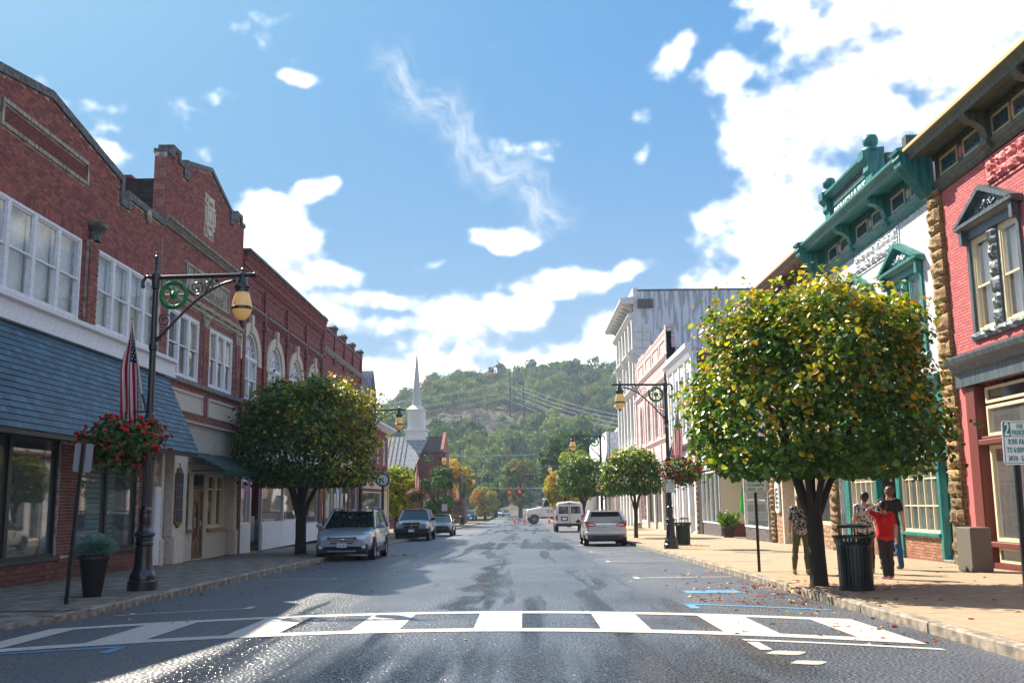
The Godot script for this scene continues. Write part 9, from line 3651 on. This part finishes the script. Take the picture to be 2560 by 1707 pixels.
func church() -> void:
	var o := thing("church", "brick church with white steeple, pale grey roof and dark gabled nave", "church", on(-14.4, 114.0))
	mat("church_brick", L(0.42, 0.17, 0.11), 0.9, {"tex": "brick", "nrm": "brick_n", "scale": 0.8})
	var st := sh()
	var cx := 2.03
	st.cbx(cx - 1.2, cx + 1.2, 9.7, 11.0, -3.0, -0.5, 0.03)
	st.cbx(cx - 1.4, cx + 1.4, 10.95, 11.15, -3.15, -0.35, 0.03)
	ring(st, cx - 1.1, cx - 0.05, 9.9, 10.75, 0.06, -0.5, -0.46)
	ring(st, cx + 0.05, cx + 1.1, 9.9, 10.75, 0.06, -0.5, -0.46)
	part(o, "steeple_base", st, mat("steeple", L(0.62, 0.62, 0.58), 0.6))
	var bf := sh()
	bf.cbx(cx - 0.95, cx + 0.95, 11.15, 13.5, -2.7, -0.8, 0.03)
	bf.cbx(cx - 1.06, cx + 1.06, 13.3, 13.5, -2.9, -0.6, 0.05)
	for k in [-0.95, 0.75]:
		bf.bx(cx + k, cx + k + 0.2, 11.15, 13.45, -0.8, -0.72)
	bf.lathe([Vector2(1.45, 13.5), Vector2(0.75, 13.95)], 4, Vector3(cx, 0, -1.75), false, PI / 4)
	part(o, "belfry", bf, M.steeple)
	for k in 13:
		var lv := sh()
		lv.bx(cx - 0.45, cx + 0.45, 11.55 + 0.12 * k, 11.62 + 0.12 * k, -0.8, -0.74)
		part(o, "louvre", lv, M.steeple)
	var sp := sh()
	sp.lathe([Vector2(0.58, 13.9), Vector2(0.07, 19.9), Vector2(0.03, 20.2), Vector2(0, 20.25)], 8, Vector3(cx, 0, -1.75), false, PI / 8)
	sp.tube([Vector3(cx, 20.1, -1.75), Vector3(cx, 21.2, -1.75)], 0.03, 5)
	part(o, "spire", sp, mat("spire", L(0.42, 0.42, 0.40), 0.5))
	# grey roofed wing, ridge across the street, its slope towards the camera
	var rf := sh()
	rf.quad(Vector3(-14, 4.4, 6.0), Vector3(1.7, 4.4, 6.0), Vector3(3.5, 10.3, -1.0), Vector3(-14, 10.3, -1.0))
	rf.quad(Vector3(-14, 10.3, -1.0), Vector3(3.5, 10.3, -1.0), Vector3(1.7, 4.4, -8.0), Vector3(-14, 4.4, -8.0))
	var roof := part(o, "grey_roof", rf, M.slate)
	for k in 30:
		var r := sh()
		var x := -13.5 + 0.5 * k
		r.tube([Vector3(x, 4.45, 6.0), Vector3(x + 0.1, 10.34, -1.0)], 0.035, 4)
		part(roof, "roof_seam", r, M.slate)
	var wl := sh()
	wl.bx(-14, 1.7, 0, 4.5, -7.6, 5.6)
	part(o, "brick_wall", wl, M.church_brick)
	# the nave with dark roof, gable towards the street
	var nv := sh(Transform3D(Basis(Vector3(0, 0, 1), Vector3.UP, Vector3(-1, 0, 0)), Vector3.ZERO))
	nv.prism([Vector2(-11.8, 0), Vector2(-2.9, 0), Vector2(-2.9, 8.9), Vector2(-7.3, 11.2), Vector2(-11.8, 8.9)], -5.05, -4.7)
	part(o, "gable_wall", nv, M.church_brick)
	var nr := sh()
	nr.quad(Vector3(-10, 8.6, -2.7), Vector3(4.7, 8.6, -2.7), Vector3(4.7, 10.7, -7.3), Vector3(-10, 10.7, -7.3))
	nr.quad(Vector3(-10, 10.7, -7.3), Vector3(4.7, 10.7, -7.3), Vector3(4.7, 8.6, -11.8), Vector3(-10, 8.6, -11.8))
	part(o, "nave_roof", nr, M.navy_roof)
	var nw := sh()
	nw.bx(-10, 4.7, 0, 8.7, -11.6, -3.2)
	part(o, "nave_wall", nw, M.church_brick)
	var bt := sh()
	for z in [-3.2, -11.6]:
		bt.bx(4.9, 5.5, 0, 7.0, z - 0.4, z + 0.4)
	part(o, "buttress", bt, M.church_brick)
	var an := sh()
	an.bx(1.7, 3.7, 0, 4.5, -2.0, 5.0)
	part(o, "annex", an, M.church_brick)
	var ar := sh()
	ar.bx(1.6, 3.85, 4.5, 4.7, -2.1, 5.2)
	part(o, "annex_roof", ar, M.coping)


func pole(label: String, pos: Vector3, h: float, arms: Array, r: float) -> void:
	var o := thing("utility_pole", label, "utility pole", pos, 0.0, "utility poles")
	var p := sh()
	p.tube([Vector3(0, -0.5, 0), Vector3(0, h, 0)], [r, r * 0.65], 7)
	part(o, "post", p, M.bark)
	for a in arms:
		var s := sh()
		s.cbx(-a[1], a[1], a[0] - 0.1, a[0] + 0.1, -0.1, 0.1, 0.02)
		part(o, "crossarm", s, M.bark)
		for k in 4:
			var i := sh()
			i.lathe([Vector2(r * 0.3, 0), Vector2(r * 0.4, 0.15), Vector2(r * 0.2, 0.3)], 6, Vector3(lerpf(-a[1], a[1], k / 3.0), a[0] + 0.1, 0))
			part(o, "insulator", i, M.bright_metal)


func wire(label: String, a: Vector3, b: Vector3, sag: float, r: float) -> void:
	var pts := []
	for k in 17:
		var f := k / 16.0
		pts.append(a.lerp(b, f) - Vector3(0, sag * 4 * f * (1 - f), 0))
	var s := sh()
	s.tube(pts, r, 4)
	single("power_line", label, "power line", s, M.wire, Vector3.ZERO, 0.0, "power lines over the hill")


func utilities() -> void:
	mat("wire", L(0.35, 0.36, 0.36), 0.5)
	var pa := Vector3(-6.0, terrain(-6, 480), -480)
	var pb := Vector3(0.5, terrain(0.5, 470), -470)
	pole("left one of the pair of tall poles on the wooded hill", pa, 21.0, [[16.5, 2.6], [12.5, 2.6], [9.5, 2.6]], 0.42)
	pole("right one of the pair of tall poles on the wooded hill", pb, 20.0, [[16.0, 2.6], [12.5, 2.6], [9.0, 2.6]], 0.42)
	var k := 0
	for y in [16.5, 12.5, 9.5]:
		for e in [-2.4, 2.4]:
			var nth: String = ["top arm left end", "top arm right end", "middle arm left end", "middle arm right end", "lowest arm left end", "lowest arm right end"][k]
			k += 1
			wire("thin power line sagging leftwards from the left hilltop pole, %s" % nth, pa + Vector3(e, y, 0), Vector3(-150 + e, 30 + y, -500), 4.0, 0.055)
			wire("thin power line sagging rightwards from the right hilltop pole, %s" % nth, pb + Vector3(e, y, 0), Vector3(60 + e * 2, 12 + y * 0.8, -340), 3.0, 0.055)
			wire("short power line between the two hilltop poles, %s" % nth, pa + Vector3(e, y, 0), pb + Vector3(e, y - 0.4, 0), 0.4, 0.055)
	# street end: poles, span wire and traffic lights
	pole("grey pole at the far left corner carrying the traffic light wire", on(-10.2, 215.0), 11.0, [[10.0, 1.2]], 0.16)
	pole("wooden pole behind the traffic light pole on the left", on(-8.6, 240.0), 10.0, [[9.2, 1.4]], 0.16)
	pole("slim pole right of the traffic lights near the truck", on(1.2, 200.0), 9.0, [[8.6, 0.9]], 0.13)
	wire("span wire carrying the traffic lights across the street", on(-10.2, 214.0, 6.8), on(9.0, 205.0, 6.6), 0.5, 0.03)
	wire("upper wire across the end of the street", on(-30, 190.0, 13.0), on(14.0, 180.0, 12.4), 0.8, 0.03)
	for q in [[-3.1, 212.5, "left traffic light hanging over the street, showing red"], [-0.9, 211.5, "right traffic light hanging over the street, showing red"]]:
		var t := thing("traffic_light", q[2], "traffic light", on(q[0], q[1], 4.7), 0.0, "traffic lights over the street")
		var b := sh()
		b.cbx(-0.24, 0.24, 0, 1.15, -0.15, 0.15, 0.04)
		b.tube([Vector3(0, 1.15, 0), Vector3(0, 1.75, 0)], 0.03, 5)
		part(t, "housing", b, M.dark_frame)
		for i in 3:
			var l := sh(Transform3D(Basis(Vector3.RIGHT, PI / 2), Vector3(0, 0.2 + 0.36 * i, 0.15)))
			l.lathe([Vector2(0.16, 0.0), Vector2(0.1, 0.03), Vector2(0, 0.04)], 12)
			part(t, ["green_lens", "amber_lens", "red_lens"][i], l, M.dark_glass if i < 2 else mat("signal_red", L(0.6, 0.01, 0.01), 0.3, {"glow": Color(1.0, 0.06, 0.04), "power": 3.0}))
		var li := OmniLight3D.new()
		li.name = "signal_light"
		li.light_color = Color(1, 0.1, 0.05)
		li.light_energy = 0.2
		li.light_size = 0.15
		li.omni_range = 8
		li.omni_attenuation = 2
		li.shadow_enabled = true
		li.position = Vector3(0, 0.92, 0.25)
		t.add_child(li)


func _ready() -> void:
	stage()
	palette()
	setting()
	left_side()
	right_side()
	lamps()
	furniture()
	street_trees()
	vehicles()
	people()
	beyond()
	litter()
